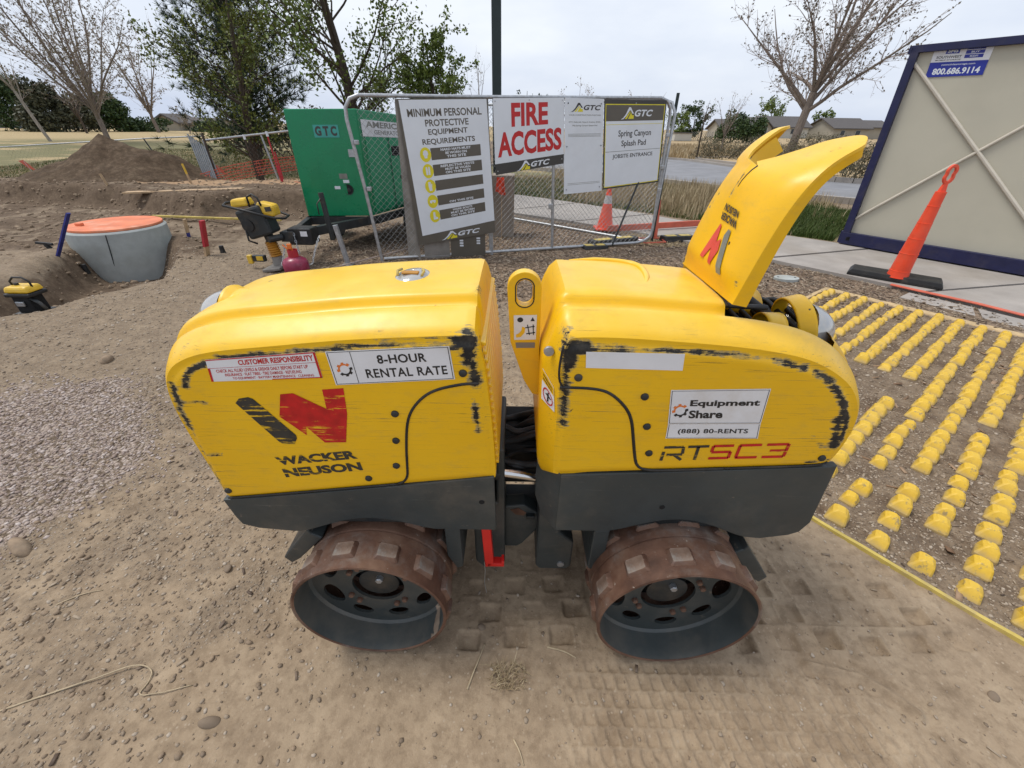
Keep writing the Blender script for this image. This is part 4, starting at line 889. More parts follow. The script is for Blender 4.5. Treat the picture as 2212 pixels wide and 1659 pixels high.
# inner collar of the notch
mb = MB(); pts = []
for i in range(nH):
    if sH[i] > NS: pts.append(hood_pt(i, mid + 1e-6, 0))
P = [(p[0] + .004, p[1], p[2] - .012) for p in pts[:int(len(pts) * .86)]]
vs = []
for p in P: vs += [p, (p[0] + .030, p[1] + .004, p[2] - .030)]
mb.add([(P[0][0], 1.140, P[0][2]), (P[0][0] + .025, 1.140, P[0][2] - .03)] + vs, [(2 * i, 2 * i + 2, 2 * i + 3, 2 * i + 1) for i in range(len(P))]); mb.build('notch_collar', 'yellow', hood, smooth='auto')
mb = MB(); mb.tube([hood_pt(i, mid, 0) for i in range(nH) if NS - .16 < sH[i] < NS + .0], [.0012 + .0003 * k for k in range(len([i for i in range(nH) if NS - .16 < sH[i] < NS + .0]))], 6); mb.build('hood_crack', 'black', hood)
mb = MB(); mb.box((.583, 1.14, 1.462), (.010, .012, .022)); mb.build('latch', 'galv', hood, bevel=.002)
# prints on the hood (upside down because the hood is flipped up), mapped onto its curved face
def hood_map(u, v, lift=.0025):
    """u across the hood from near(0) to far(1), v along it from the hinge (0) to the tip (1)"""
    f = v * (nH - 1); i = min(int(f), nH - 2); f -= i
    a = Vector(hood_pt(i, u * ncol, 0)); b = Vector(hood_pt(i + 1, u * ncol, 0)); n = Nn[i]; p = a.lerp(b, f); return (p.x + n[0] * lift, p.y, p.z + n[1] * lift)
def hood_poly(mb, pts):
    # subdivide the outline so that it follows the curve, fan it from strips
    mb.add([hood_map(u, v) for u, v in pts], [tuple(range(len(pts)))])
def densify(poly, n=6):
    o = []
    for (a, b), (c, d) in zip(poly, poly[1:] + poly[:1]): o += [(a + (c - a) * k / n, b + (d - b) * k / n) for k in range(n)]
    return o
def on_hood(poly, m):
    mb = MB(); bm = bmesh.new(); bm.faces.new([bm.verts.new((X, 0, Z)) for X, Z in poly]); bmesh.ops.triangulate(bm, faces=bm.faces[:])
    for k in range(1, 24): bmesh.ops.bisect_plane(bm, geom=bm.verts[:] + bm.edges[:] + bm.faces[:], plane_co=(0, 0, k / 48), plane_no=(0, 0, 1))
    for k in range(1, 26): bmesh.ops.bisect_plane(bm, geom=bm.verts[:] + bm.edges[:] + bm.faces[:], plane_co=(k / 26, 0, 0), plane_no=(1, 0, 0))
    bm.verts.index_update(); mb.add([hood_map(v.co.x, v.co.z) for v in bm.verts], [[v.index for v in f.verts] for f in bm.faces]); bm.free(); return mb.build('logo_print', m, hood)
on_hood([(.545, .145), (.478, .36), (.452, .352), (.405, .262), (.362, .290), (.322, .225), (.352, .128), (.392, .134), (.435, .222), (.487, .142)], 'ored')
on_hood([(.240, .112), (.348, .312), (.333, .350), (.292, .346), (.178, .112)], 'fgrey')
for txt, FU, NU, NL, FL in (('WACKER', (.531, .422), (.281, .409), (.256, .366), (.525, .384)), ('NEUSON', (.531, .470), (.320, .452), (.298, .418), (.528, .431))):
    mb = MB(); vs, fs = glyphs(txt, .035); bl = lambda a, b: tuple((NU[i] * (1 - a) + FU[i] * a) * (1 - b) + (NL[i] * (1 - a) + FL[i] * a) * b for i in (0, 1))
    mb.add([hood_map(*bl(a, b)) for a, b in vs], fs); mb.build('lettering', 'decal', hood)


# inside of the opening: dark engine bay, strut, brace, cross bar
mb = MB(); mb.box((.66, 1.105, 1.03), (.28, .33, .18)); mb.build('engine_bay', 'vblack', roller)
mb = MB(); mb.tube([(.545, 1.17, 1.275), (.66, 1.10, 1.185), (.80, 1.02, 1.09)], [.011, .013, .016], 12); mb.build('gas_strut', 'black', roller, smooth='auto')
mb = MB(); mb.tube([(.535, .975, 1.215), (.655, 1.0, 1.20)], .007, 10); mb.build('hinge_bar', 'black', roller, smooth='auto')
for k in range(6):
    mb = MB(); x = .60 + k * .035; mb.tube(smoothpts([(x, 1.24, 1.12), (x + .02, 1.19, 1.16), (x + .03, 1.12, 1.14), (x + .05, 1.04, 1.12)], .02, it=2), .008, 8); mb.build('engine_hose', 'black', roller, smooth=True)
mb = MB(); mb.tube([(.528, .953, 1.222), (.530, 1.02, 1.236), (.530, 1.15, 1.244), (.528, 1.26, 1.240)], .0035, 6); mb.build('hinge_gasket', 'black', roller, smooth=True)
# rolled inner rails of the opening
for y0, sgn in ((HY1, -1),):
    P = [(.53, 1.232), (.60, 1.218), (.66, 1.200), (.72, 1.176), (.77, 1.146), (.81, 1.115), (.835, 1.085)]
    mb = MB(); vs = []
    for x, z in P: vs += [(x, y0 - sgn * .002, z + .002), (x, y0 + sgn * .003, z - .035)]
    mb.add(vs, [(2 * i, 2 * i + 2, 2 * i + 3, 2 * i + 1) for i in range(len(P) - 1)]); mb.build('opening_lip', 'yellow', roller, smooth=True)
# right headlamp housing: yellow shell halves and silver lens
cx, cy, cz = .770, 1.06, 1.130
mb = MB(); n = 20; vs = []
for i in range(9):
    t = i / 8; xx = cx - .040 + .045 * t + .01; rr = .072 + .010 * t
    for k in range(n + 1):
        a = -.55 + (math.pi + 1.1) * k / n; vs.append((xx + .02 * (1 - math.sin(a)), cy + rr * math.cos(a), cz + (rr + .008) * math.sin(a) - .008))
fs = [(i * (n + 1) + k, i * (n + 1) + k + 1, (i + 1) * (n + 1) + k + 1, (i + 1) * (n + 1) + k) for i in range(8) for k in range(n)]
mb.add(vs, fs); ho = mb.build('lamp_cowl', 'yellow', roller, smooth=True); md = ho.modifiers.new('s', 'SOLIDIFY'); md.thickness = .006
mb = MB(); vs = []
for i in range(5):
    t = i / 4
    for k in range(13):
        a = -.2 + (math.pi + .4) * k / 12; rr = .058; vs.append((cx - .105 + .05 * t, cy - .045 + rr * math.cos(a) * .9, cz - .01 + rr * math.sin(a)))
mb.add(vs, [(i * 13 + k, i * 13 + k + 1, (i + 1) * 13 + k + 1, (i + 1) * 13 + k) for i in range(4) for k in range(12)]); ho = mb.build('lamp_shroud', 'yellow', roller, smooth=True); md = ho.modifiers.new('s', 'SOLIDIFY'); md.thickness = .005
mb = MB(); vs = []
for i in range(5):
    t = i / 4
    for k in range(13):
        a = .2 + (math.pi - .2) * k / 12; rr = .085; vs.append((cx - .15 + .11 * t, cy + .13 + rr * math.cos(a) * .8, cz + .015 - .03 * t + rr * math.sin(a) * .8))
mb.add(vs, [(i * 13 + k, i * 13 + k + 1, (i + 1) * 13 + k + 1, (i + 1) * 13 + k) for i in range(4) for k in range(12)]); ho = mb.build('lamp_shroud', 'yellow', roller, smooth=True); md = ho.modifiers.new('s', 'SOLIDIFY'); md.thickness = .005
lens(cx + .030, cy, cz - .012, 1, .073, .072, .098, R(12))
mb = MB(); mb.lathe([(0, .060), (.012, .058), (.02, .052)], (cx + .012, cy - .0, cz + .0), 'x', 16); mb.build('lamp_boss', 'lens', roller, smooth=True)

# --- stickers on the sides
def sticker(c, label, mat='vinyl', lift=0.0006):
    TL, TR, BR, BL = [(p[0], YS - lift, p[1]) for p in c]; q = Quad(TL, TR, BR, BL, N_); mb = MB(); q.slab(mb, .0006); o = mb.build('sticker', mat, roller); o['label'] = label; return q, o
F = .0011
q, s = sticker([(-.731, 1.110), (-.464, 1.136), (-.462, 1.065), (-.739, 1.049)], 'white sticker with red CUSTOMER RESPONSIBILITY text')
mb = MB()
for (a, b, c, d) in ((0, .955, 1, 1), (0, 0, .02, .62), (.98, 0, 1, 1), (.55, 0, 1, .035), (.02, .60, .98, .615)): q.rect(mb, a, b, c, d, F)
mb.build('red_border', 'dred', s)
mb = MB(); q.sub(.29, .68, .97, .90).text(mb, 'CUSTOMER RESPONSIBILITY', .03, F); q.sub(.07, .40, .90, .54).text(mb, 'CHECK ALL FLUID LEVELS & GREASE DAILY BEFORE START UP', .012, F)
q.sub(.14, .22, .83, .35).text(mb, 'INSURANCE \u00b7 FLAT TIRES \u00b7 TIRE DAMAGE \u00b7 REFUELING', .012, F); q.sub(.20, .05, .93, .17).text(mb, 'TO EQUIPMENT \u00b7 BATTERY MAINTENANCE \u00b7 CLEANING', .012, F); mb.build('lettering', 'dred', s)
q, s = sticker([(-.440, 1.137), (-.147, 1.156), (-.139, 1.066), (-.434, 1.044)], 'white sticker reading 8-HOUR RENTAL RATE with gear emblem')
mb = MB()
for (a, b, c, d) in ((.01, .02, .99, .035), (.01, .965, .99, .98), (.01, .02, .016, .98), (.984, .02, .99, .98), (.195, .02, .20, .98)): q.rect(mb, a, b, c, d, F)
q.sub(.40, .58, .80, .84).text(mb, '8-HOUR', .025, F, 1.05); q.sub(.28, .17, .95, .44).text(mb, 'RENTAL RATE', .02, F, 1.08); mb.build('lettering', 'ink', s)
def gear(q, cu_, cv, ru, rv, s, lift=F):
    for half, mt in ((0, 'ogold'), (1, 'ink')):
        mb = MB(); a0 = .55 + math.pi * half + .15; n = 14
        for k in range(n):
            t0 = a0 + (math.pi - .35) * k / n; t1 = a0 + (math.pi - .35) * (k + 1) / n; ro = 1.0 if k % 4 < 2 else .82; ri = .60
            q.poly(mb, [(cu_ + ru * ri * math.cos(t0), cv + rv * ri * math.sin(t0)), (cu_ + ru * ro * math.cos(t0), cv + rv * ro * math.sin(t0)), (cu_ + ru * ro * math.cos(t1), cv + rv * ro * math.sin(t1)), (cu_ + ru * ri * math.cos(t1), cv + rv * ri * math.sin(t1))], lift)
        mb.build('gear_emblem', mt, s)
gear(q, .115, .46, .066, .21, s)
q, s = sticker([(.172, 1.146), (.403, 1.144), (.408, 1.099), (.176, 1.103)], 'narrow blank white label under the scraped crease')
q, s = sticker([(.393, 1.043), (.637, 1.051), (.648, .943), (.408, .938)], 'white sticker with gear emblem and bold two-line name')
mb = MB()
for (a, b, c, d) in ((.01, .02, .99, .03), (.01, .965, .99, .975), (.01, .02, .016, .98), (.984, .02, .99, .98)): q.rect(mb, a, b, c, d, F)
q.sub(.21, .48, .93, .71).text(mb, 'Equipment', .035, F); q.sub(.21, .17, .57, .41).text(mb, 'Share', .035, F); mb.build('lettering', 'ink', s); gear(q, .115, .40, .085, .20, s)
q, s = sticker([(.4085, .937), (.648, .942), (.657, .893), (.412, .889)], 'white strip sticker reading (888) 80-RENTS')
mb = MB()
for (a, b, c, d) in ((.01, .03, .99, .055), (.01, .03, .016, .97), (.984, .03, .99, .97)): q.rect(mb, a, b, c, d, F)
q.sub(.12, .28, .88, .68).text(mb, '(888) 80-RENTS', .022, F, 1.05); mb.build('lettering', 'ink', s)
# safety sticker on the chamfered corner
q = Quad((.078, YS + .046, 1.073), (.106, YS + .018, 1.033), (.112, YS + .012, .962), (.079, YS + .045, .983), (-.7, -.7, 0)); q = Quad(q.c[0], q.c[1], q.c[2], q.c[3], (-.7, -.7, 0))
mb = MB(); q.slab(mb, .001, .0008); s = mb.build('sticker', 'vinyl', roller); s['label'] = 'small safety sticker with prohibition sign on the corner'
mb = MB(); q.rect(mb, 0, .66, 1, 1, .0024); mb.build('yellow_header', 'yellow', s)
mb = MB(); q.sub(.08, .84, .9, .93).text(mb, 'WARNING', .02, .003); q.sub(.08, .72, .9, .80).text(mb, 'WARNING', .02, .003); q.bar = None
mb.bar(q.at(.55, .5, .003), q.at(.5, .15, .003), .004, .001, (-.7, -.7, 0)); mb.bar(q.at(.35, .38, .003), q.at(.75, .36, .003), .003, .001, (-.7, -.7, 0)); mb.build('pictogram', 'ink', s)
mb = MB()
for k in range(16):
    t0, t1 = 2 * math.pi * k / 16, 2 * math.pi * (k + 1) / 16; q.poly(mb, [(.52 + .40 * math.cos(t0), .33 + .27 * math.sin(t0)), (.52 + .40 * math.cos(t1), .33 + .27 * math.sin(t1)), (.52 + .34 * math.cos(t1), .33 + .22 * math.sin(t1)), (.52 + .34 * math.cos(t0), .33 + .22 * math.sin(t0))], .0034)
mb.build('red_ring', 'dred', s)
# logo W, maker's name, model number printed on the paint (with scuff gaps)
def P2(pts, k=None): return [(x, YS - F, z) for x, z in pts]
def torn(mb, poly, seed, step=.02, gaps=()):
    """polygon in xz printed on the paint; gaps = thin bands left unprinted, given as (z, slope, width)"""
    bm = bmesh.new(); vs = [bm.verts.new((x, YS - F, z)) for x, z in poly]; bm.faces.new(vs)
    for z, sl, wd in gaps:
        for e in (-wd / 2, wd / 2): bmesh.ops.bisect_plane(bm, geom=bm.verts[:] + bm.edges[:] + bm.faces[:], plane_co=(poly[0][0], 0, z + e), plane_no=Vector((-sl, 0, 1)).normalized())
        kill = [f for f in bm.faces if abs((f.calc_center_median().z - z) - sl * (f.calc_center_median().x - poly[0][0])) < wd / 2]
        bmesh.ops.delete(bm, geom=kill, context='FACES')
    bm.verts.index_update(); mb.add([v.co[:] for v in bm.verts], [[v.index for v in f.verts] for f in bm.faces]); bm.free()
mb = MB(); torn(mb, [(-.703, .985), (-.690, .999), (-.665, 1.004), (-.654, .999), (-.577, .883), (-.577, .872), (-.590, .850), (-.618, .849), (-.630, .860)], 1); mb.build('logo_print', 'decalw', roller)
mb = MB()
torn(mb, [(-.581, 1.015), (-.548, 1.018), (-.498, .958), (-.4845, .968), (-.472, 1.030), (-.418, 1.035), (-.423, .99), (-.475, .862), (-.505, .860), (-.554, .930), (-.571, .899), (-.603, .946)] if False else [(-.581, 1.014), (-.548, 1.018), (-.4745, .9705), (-.472, 1.030), (-.418, 1.035), (-.425, .955), (-.4475, .860), (-.505, .858), (-.5425, .912), (-.548, .883), (-.603, .944)], 2)
mb.build('logo_print', 'dredw', roller)
mb = MB(); Quad((-.660, YS, .802), (-.432, YS, .831), (-.426, YS, .801), (-.655, YS, .771), N_).text(mb, 'WACKER', .045, F); Quad((-.652, YS, .757), (-.424, YS, .788), (-.420, YS, .757), (-.648, YS, .724), N_).text(mb, 'NEUSON', .045, F); mb.build('lettering', 'decalw', roller)
# RTSC3 in wide technical letters, drawn stroke by stroke
def strokes(mb, q, segs, w=.09):
    for (a, b) in segs:
        A = q.at(a[0], a[1], F); B = q.at(b[0], b[1], F); mb.bar(A, B, w * (q.c[0] - q.c[3]).length, .0004, (0, 1, 0))
wd = .195
def LQ(i, wl): x0 = .412 + (.786 - .412) * i; return None
def lett(x0, x1): 
    f = lambda x: (x - .412) / (.780 - .412); z0 = lambda x: .809 + .019 * f(x); z1 = lambda x: .861 + .020 * f(x)
    return Quad((x0, YS, z1(x0)), (x1, YS, z1(x1)), (x1, YS, z0(x1)), (x0, YS, z0(x0)), N_)
mb = MB(); h = .16
strokes(mb, lett(.416, .472), [((0, 0), (.03, .62)), ((0.0, .92), (.92, .92)), ((.92, .92), (.96, .45)), ((.2, .40), (.96, .40)), ((.55, .40), (.98, .02))], h)
strokes(mb, lett(.480, .536), [((0, .92), (1, .92)), ((.5, .92), (.5, 0))], h); mb.build('lettering', 'decalw', roller)
mb = MB()
strokes(mb, lett(.545, .602), [((.05, .92), (1, .92)), ((.05, .92), (.05, .52)), ((.05, .5), (.95, .5)), ((.95, .5), (.95, .08)), ((0, .08), (.95, .08))], h)
strokes(mb, lett(.618, .676), [((0, .92), (1, .92)), ((.02, .92), (.02, .08)), ((0, .08), (1, .08))], h)
strokes(mb, lett(.690, .750), [((0, .92), (.95, .92)), ((.25, .5), (.95, .5)), ((0, .08), (.95, .08)), ((.97, .92), (.97, .08))], h); mb.build('lettering', 'dredw', roller)
# ------------------------------------------------------------------ temporary fence and its signs
FP = Vector((-1.82, 5.6, 0)); FD = Vector((.9611, .2763, 0)); FN = Vector((-.2763, .9611, 0))
def F3(s, z, off=0.0): return FP + FD * s + FN * off + Vector((0, 0, z))
def chain(name, P0, D, s0, s1, z0, z1, parent, pitch=.075, r=.0018, m='wire'):
    mb = MB(); k = s0 - (z1 - z0); P0 = Vector(P0); D = Vector(D)
    def seg(a, b):
        mb.tube([P0 + D * a[0] + Vector((0, 0, a[1])), P0 + D * b[0] + Vector((0, 0, b[1]))], r, 3, False)
    H = z1 - z0
    while k < s1:
        for sg in (1, -1):
            if sg == 1: a = (k, z0); b = (k + H, z1)
            else: a = (k, z1); b = (k + H, z0)
            t0 = max(0, (s0 - k) / H); t1 = min(1, (s1 - k) / H)
            if t1 > t0: seg((a[0] + (b[0] - a[0]) * t0, a[1] + (b[1] - a[1]) * t0), (a[0] + (b[0] - a[0]) * t1, a[1] + (b[1] - a[1]) * t1))
        k += pitch
    return stuff(mb.build(name, m, parent))
fa = thing('chain_link_panel', 'round-cornered chain-link fence panel that carries the row of signs', 'fence panel', tuple(F3(2, 0)), 'temporary chain-link fence panels')
PR = .021
def pipe(pts, par, name='frame_pipe', r=PR, m='galv', n=10):
    mb = MB(); mb.tube(pts, r, n); return mb.build(name, m, par, smooth='auto')
pipe([F3(.02, -.02), F3(-.05, .9), F3(-.125, 1.62), F3(-.118, 1.74), F3(-.06, 1.825), F3(.04, 1.858)], fa)
pipe([F3(.04, 1.858), F3(1.58, 1.878), F3(3.92, 1.925)], fa)
pipe([F3(3.92, 1.925), F3(4.02, 1.895), F3(4.085, 1.82), F3(4.105, 1.72), F3(4.165, .22), F3(4.13, .12), F3(4.03, .06), F3(3.9, .04)], fa)
pipe([F3(3.9, .04), F3(.05, .03)], fa)
pipe([F3(2.49, .04), F3(2.40, 1.89)], fa)
pipe([F3(1.55, .04, .03), F3(1.53, 1.86, .03)], fa)
mb = MB(); mb.box(F3(2.43, .62, -.0), (.06, .05, .07)); mb.build('clamp', 'galv', fa, bevel=.006)
chain('wire_mesh', F3(0, 0, .0), FD, .0, 4.10, .05, 1.85, fa)
mb = MB(); mb.tube([F3(3.78, .95, -.02), F3(3.3, .12, -.35)], .014, 8); mb.build('brace', 'dgrey', fa)
for (a, z) in ((4.11, 1.5), (4.14, .8), (4.12, 1.1), (.0, .9), (-.06, 1.4)):
    mb = MB(); mb.box(F3(a, z, -.02), (.05, .05, .05)); mb.build('clamp', 'galv', fa, bevel=.008)
# the panel that runs back from the right corner
BP = Vector((2.20, 6.82, 0)); BD = (Vector((-.05, 8.55, 0)) - BP).normalized()
fb = thing('chain_link_panel', 'chain-link fence panel behind the signs that runs back towards the concrete pillar', 'fence panel', tuple(BP + BD * 1.5), 'temporary chain-link fence panels')
def B3(s, z): return BP + BD * s + Vector((0, 0, z))
pipe([B3(0, .10), B3(-.02, 1.75), B3(.05, 1.88), B3(.18, 1.92)], fb); pipe([B3(.18, 1.92), B3(3.6, 1.90)], fb); pipe([B3(0, .10), B3(.06, .03), B3(.2, .02), B3(3.6, .05)], fb); pipe([B3(3.6, .03), B3(3.6, 1.9)], fb)
chain('wire_mesh', BP, BD, .02, 3.6, .04, 1.9, fb)
o = MB(); o.tube([(2.27, 6.95, 0), (2.26, 6.98, 2.0)], .022, 10); tag(o.build('tall_post', 'pole', None, smooth='auto'), 'thin dark upright post just behind the right end of the signed fence', 'post')
def feet(pts, label, z=.09):
    c = Vector((sum(p[0] for p in pts) / 4, sum(p[1] for p in pts) / 4, gz1(pts[0][0], pts[0][1]) + .0))
    t = thing('fence_foot', label, 'fence foot', tuple(c), 'rubber fence feet')
    mb = MB(); n = 4; k = .82
    vs = [(p[0], p[1], c.z + .0) for p in pts] + [(c.x + (p[0] - c.x) * .96, c.y + (p[1] - c.y) * k, c.z + z) for p in pts]
    mb.add(vs, [(3, 2, 1, 0), (4, 5, 6, 7), (0, 1, 5, 4), (1, 2, 6, 5), (2, 3, 7, 6), (3, 0, 4, 7)]); b = mb.build('block', 'black', t, bevel=.012)
    top = Quad(Vector(vs[4]), Vector(vs[5]), Vector(vs[6]), Vector(vs[7]), (0, 0, 1))
    for a in (.08, .56):
        mb = MB(); q_ = top.sub(a, .18, a + .34, .82); q_.slab(mb, .004, .001); mb.build('yellow_stripe', 'ptan', t)
feet([(1.15, 6.62), (1.95, 7.02), (2.03, 6.85), (1.24, 6.44)], 'black rubber fence foot with yellow stripes at the foot of the brace')
feet([(1.02, 6.50), (1.42, 6.58), (1.45, 6.40), (1.08, 6.30)], 'worn low rubber fence foot lying left of the striped foot', .05)
feet([(2.40, 7.02), (2.95, 7.15), (2.99, 6.97), (2.45, 6.84)], 'black rubber fence foot with yellow stripe beyond the right fence corner')
def fq(TL, TR, BR, BL, off): return Quad(F3(*TL, off), F3(*TR, off), F3(*BR, off), F3(*BL, off), -FN)
def gtc(q, par, swoosh, stripe, txt):
    mb = MB(); q.poly(mb, [(0, 0), (.09, .02), (.20, .35), (.275, .78), (.30, .80), (.345, .50), (.40, .50), (.335, .98), (.27, .98)] if False else [(0, 0), (.08, .02), (.17, .28), (.27, .74), (.30, 1.0), (.245, 1.0), (.15, .42), (.07, .12)], .0012)
    q.poly(mb, [(.27, .74), (.30, 1.0), (.40, .48), (.35, .48), (.305, .74)], .0012); mb.build('mountain_logo', swoosh, par)
    mb = MB(); q.poly(mb, [(.125, .04), (.185, .04), (.275, .50), (.30, .66), (.265, .62)], .0014); q.poly(mb, [(.225, .04), (.40, .04), (.40, .34), (.345, .34), (.315, .58)], .0014); mb.build('mountain_logo', stripe, par)
    mb = MB(); vs, fs = glyphs('GTC', .035, 1.05); r_ = q.sub(.43, .22, .98, .80); mb.add([r_.at(a + .10 * (b - .5), b, .0014) for a, b in vs], fs); mb.build('lettering', txt, par)
def screws(q, par, pts):
    for a, b in pts:
        mb = MB(); c = q.at(a, b, .003); mb.box(c, (.012, .006, .012)); mb.build('screw', 'galv', par)
# PPE board
t = thing('ppe_sign', 'tall white sign headed MINIMUM PERSONAL PROTECTIVE EQUIPMENT REQUIREMENTS with five yellow icons', 'sign', tuple(F3(1, 0, -.05)))
q = fq((.455, 1.832), (1.52, 1.866), (1.602, .316), (.530, .195), -.055)
mb = MB(); q.slab(mb, .018, -.018); pn = mb.build('panel', 'taupe', t)
w_ = fq((.475, 1.822), (1.508, 1.855), (1.592, .475), (.592, .315), -.055); mb = MB(); w_.slab(mb, .0015, .0005); wf = mb.build('white_face', 'board', t)
w_ = Quad(*[p - FN * .002 for p in w_.c], -FN)
for txt, u0, u1, v0, v1 in (('MINIMUM PERSONAL', .07, .93, .888, .942), ('PROTECTIVE', .255, .765, .820, .868), ('EQUIPMENT', .275, .745, .755, .802), ('REQUIREMENTS', .19, .825, .688, .735)): mb = MB(); w_.sub(u0, v0, u1, v1).text(mb, txt, .022); mb.build('lettering', 'taupe', t)
B = ((.605, .675), (.485, .555), (.365, .435), (.245, .315), (.115, .195))
BARS = [(.580, .668, 'HARD HATS MUST', 'BE WORN ON', 'THIS SITE'), (.460, .545, 'REFLECTIVE VESTS', 'MUST BE WORN', 'ON THIS SITE'), (.345, .425, '', '', ''), (.225, .305, '', '', 'ON THIS SITE'), (.105, .185, 'WORK BOOTS', 'MUST BE WORN', 'ON THIS SITE')]
for i, (v0, v1, a, b, c) in enumerate(BARS):
    u0 = .27 + .0 * i; q_ = w_.sub(u0, v0, .885, v1); mb = MB(); q_.slab(mb, .001, .0002); bar = mb.build('text_bar', 'taupe', t)
    for txt, y0, y1 in ((a, .70, .92), (b, .40, .62), (c, .10, .32)):
        if txt: mb = MB(); q_.sub(.50 - len(txt) * .0215, y0, .50 + len(txt) * .0215, y1).text(mb, txt, .03, .0022); mb.build('lettering', 'board', bar)
    cu_, cv = .205, (v0 + v1) / 2; ru, rv = .072, .058
    for rr, mt, lf in ((1, 'board', .0008), (.93, 'syel', .0014)):
        mb = MB(); w_.poly(mb, [(cu_ + ru * rr * math.cos(x), cv + rv * rr * math.sin(x)) for x in np.linspace(0, 2 * math.pi, 25)[:-1]], lf); ic = mb.build('icon_disc', mt, t)
    mb = MB(); I = lambda pts: w_.poly(mb, [(cu_ + ru * x, cv + rv * y) for x, y in pts], .0022)
    if i == 0: I([(-.45, .0), (-.35, .42), (0, .58), (.35, .42), (.45, 0), (.30, -.05), (.22, -.45), (-.22, -.45), (-.30, -.05)])
    if i == 1: I([(-.35, -.5), (-.35, .5), (-.12, .55), (-.04, .1), (-.04, -.5)]); I([(.35, -.5), (.35, .5), (.12, .55), (.04, .1), (.04, -.5)])
    if i == 2: I([(-.2, -.6), (.25, -.6), (.25, -.1), (.35, .3), (.2, .35), (.12, .1), (.1, .6), (-.3, .6), (-.32, 0)])
    if i == 3: I([(-.5, .15), (-.5, -.15), (-.2, -.25), (-.05, 0), (.05, 0), (.2, -.25), (.5, -.15), (.5, .15), (.1, .2), (-.1, .2)])
    if i == 4: I([(-.25, .55), (.1, .55), (.12, -.1), (.5, -.25), (.5, -.5), (-.3, -.5)])
    mb.build('icon', 'board', t)
gtc(fq((.84, .345), (1.38, .410), (1.385, .305), (.845, .245), -.0562), t, 'board', 'syel', 'board')
mb = MB(); mb.add([F3(.452, 1.83, -.036), F3(.40, 1.80, .10), F3(.36, .0, .12), F3(.52, .0, -.036), F3(.436, 1.83, -.036)], [(0, 1, 2, 3)]); pts = [F3(.455, 1.83, -.036), F3(.455, 1.80, .06), F3(.40, 0, .10), F3(.545, 0, -.036)]
mb = MB(); mb.add(pts + [p - FD * .02 for p in pts], [(0, 1, 2, 3), (7, 6, 5, 4), (0, 4, 5, 1), (1, 5, 6, 2), (2, 6, 7, 3), (3, 7, 4, 0)]); mb.build('side_board', 'taupel', t)
mb = MB(); mb.prism([(.60, 0), (.60, .30), (.95, .34), (.95, 0)], lambda a, b, d: F3(a, b, d - .02), 0, .02); mb.build('lower_board', 'taupel', t)
mb = MB(); mb.prism([(.97, 0), (.97, .34), (1.46, .40), (1.46, 0)], lambda a, b, d: F3(a, b, d - .03), 0, .03); mb.build('lower_board', 'taupe', t)
for a in (1.12, 1.36):
    for k in range(3):
        mb = MB(); mb.box(F3(a, .155 + .034 * k + .02 * (a > 1.2), -.034), (.05, .006, .022)); mb.build('slot', 'board', t)
mb = MB(); mb.box(F3(1.56, .15, .0), (.04, .04, .36)); mb.build('leg', 'galv', t)
# FIRE ACCESS
t = thing('fire_access_sign', 'white sign with red letters FIRE ACCESS over a dark logo strip', 'sign', tuple(F3(2.05, 1.03, -.05)))
q = fq((1.588, 1.868), (2.515, 1.897), (2.568, 1.163), (1.622, 1.034), -.040); mb = MB(); q.slab(mb, .005, -.005); mb.build('panel', 'char', t)
w_ = fq((1.591, 1.865), (2.512, 1.894), (2.560, 1.275), (1.612, 1.160), -.0405); mb = MB(); w_.slab(mb, .001); mb.build('white_face', 'board', t); w_ = Quad(*[p - FN * .0012 for p in w_.c], -FN)
mb = MB(); w_.sub(.245, .565, .765, .93).text(mb, 'FIRE', .035); mb.build('lettering', 'dred', t); mb = MB(); w_.sub(.045, .095, .965, .495).text(mb, 'ACCESS', .035); mb.build('lettering', 'dred', t)
gtc(fq((1.90, 1.185), (2.36, 1.245), (2.37, 1.135), (1.905, 1.075), -.0408), t, 'board', 'syel', 'board')
screws(q, t, [(.03, .05), (.97, .08), (.03, .96), (.97, .96), (.5, .97)])
# notice
t = thing('notice_sign', 'narrow white notice with small faint print between two larger signs', 'sign', tuple(F3(2.85, .8, -.05)))
q = fq((2.520, 1.893), (3.056, 1.893), (3.175, .815), (2.600, .781), -.050); mb = MB(); q.slab(mb, .004, -.004); pn = mb.build('panel', 'board', t)
gtc(q.sub(.14, .865, .93, .955), pn, 'char', 'syel', 'char')
mb = MB(); q.sub(.10, .83, .93, .843).text(mb, 'YOUR CONSTRUCTION PARTNER', .01); q.sub(.10, .757, .92, .775).text(mb, 'GTC Daily Job Hazard Analysis (JHA)', .01); q.sub(.20, .722, .84, .74).text(mb, 'PRJ Spring Canyon Splash Pad', .01); mb.build('lettering', 'fgrey', pn)
for v in (.645, .632, .62, .115, .10): mb = MB(); q.rect(mb, .09, v, .94, v + .0035, .001); mb.build('printed_line', 'fgrey', pn); screws(q, t, [(.08, .95), (.93, .95), (.06, .05), (.94, .05), (.06, .52), (.95, .52)])
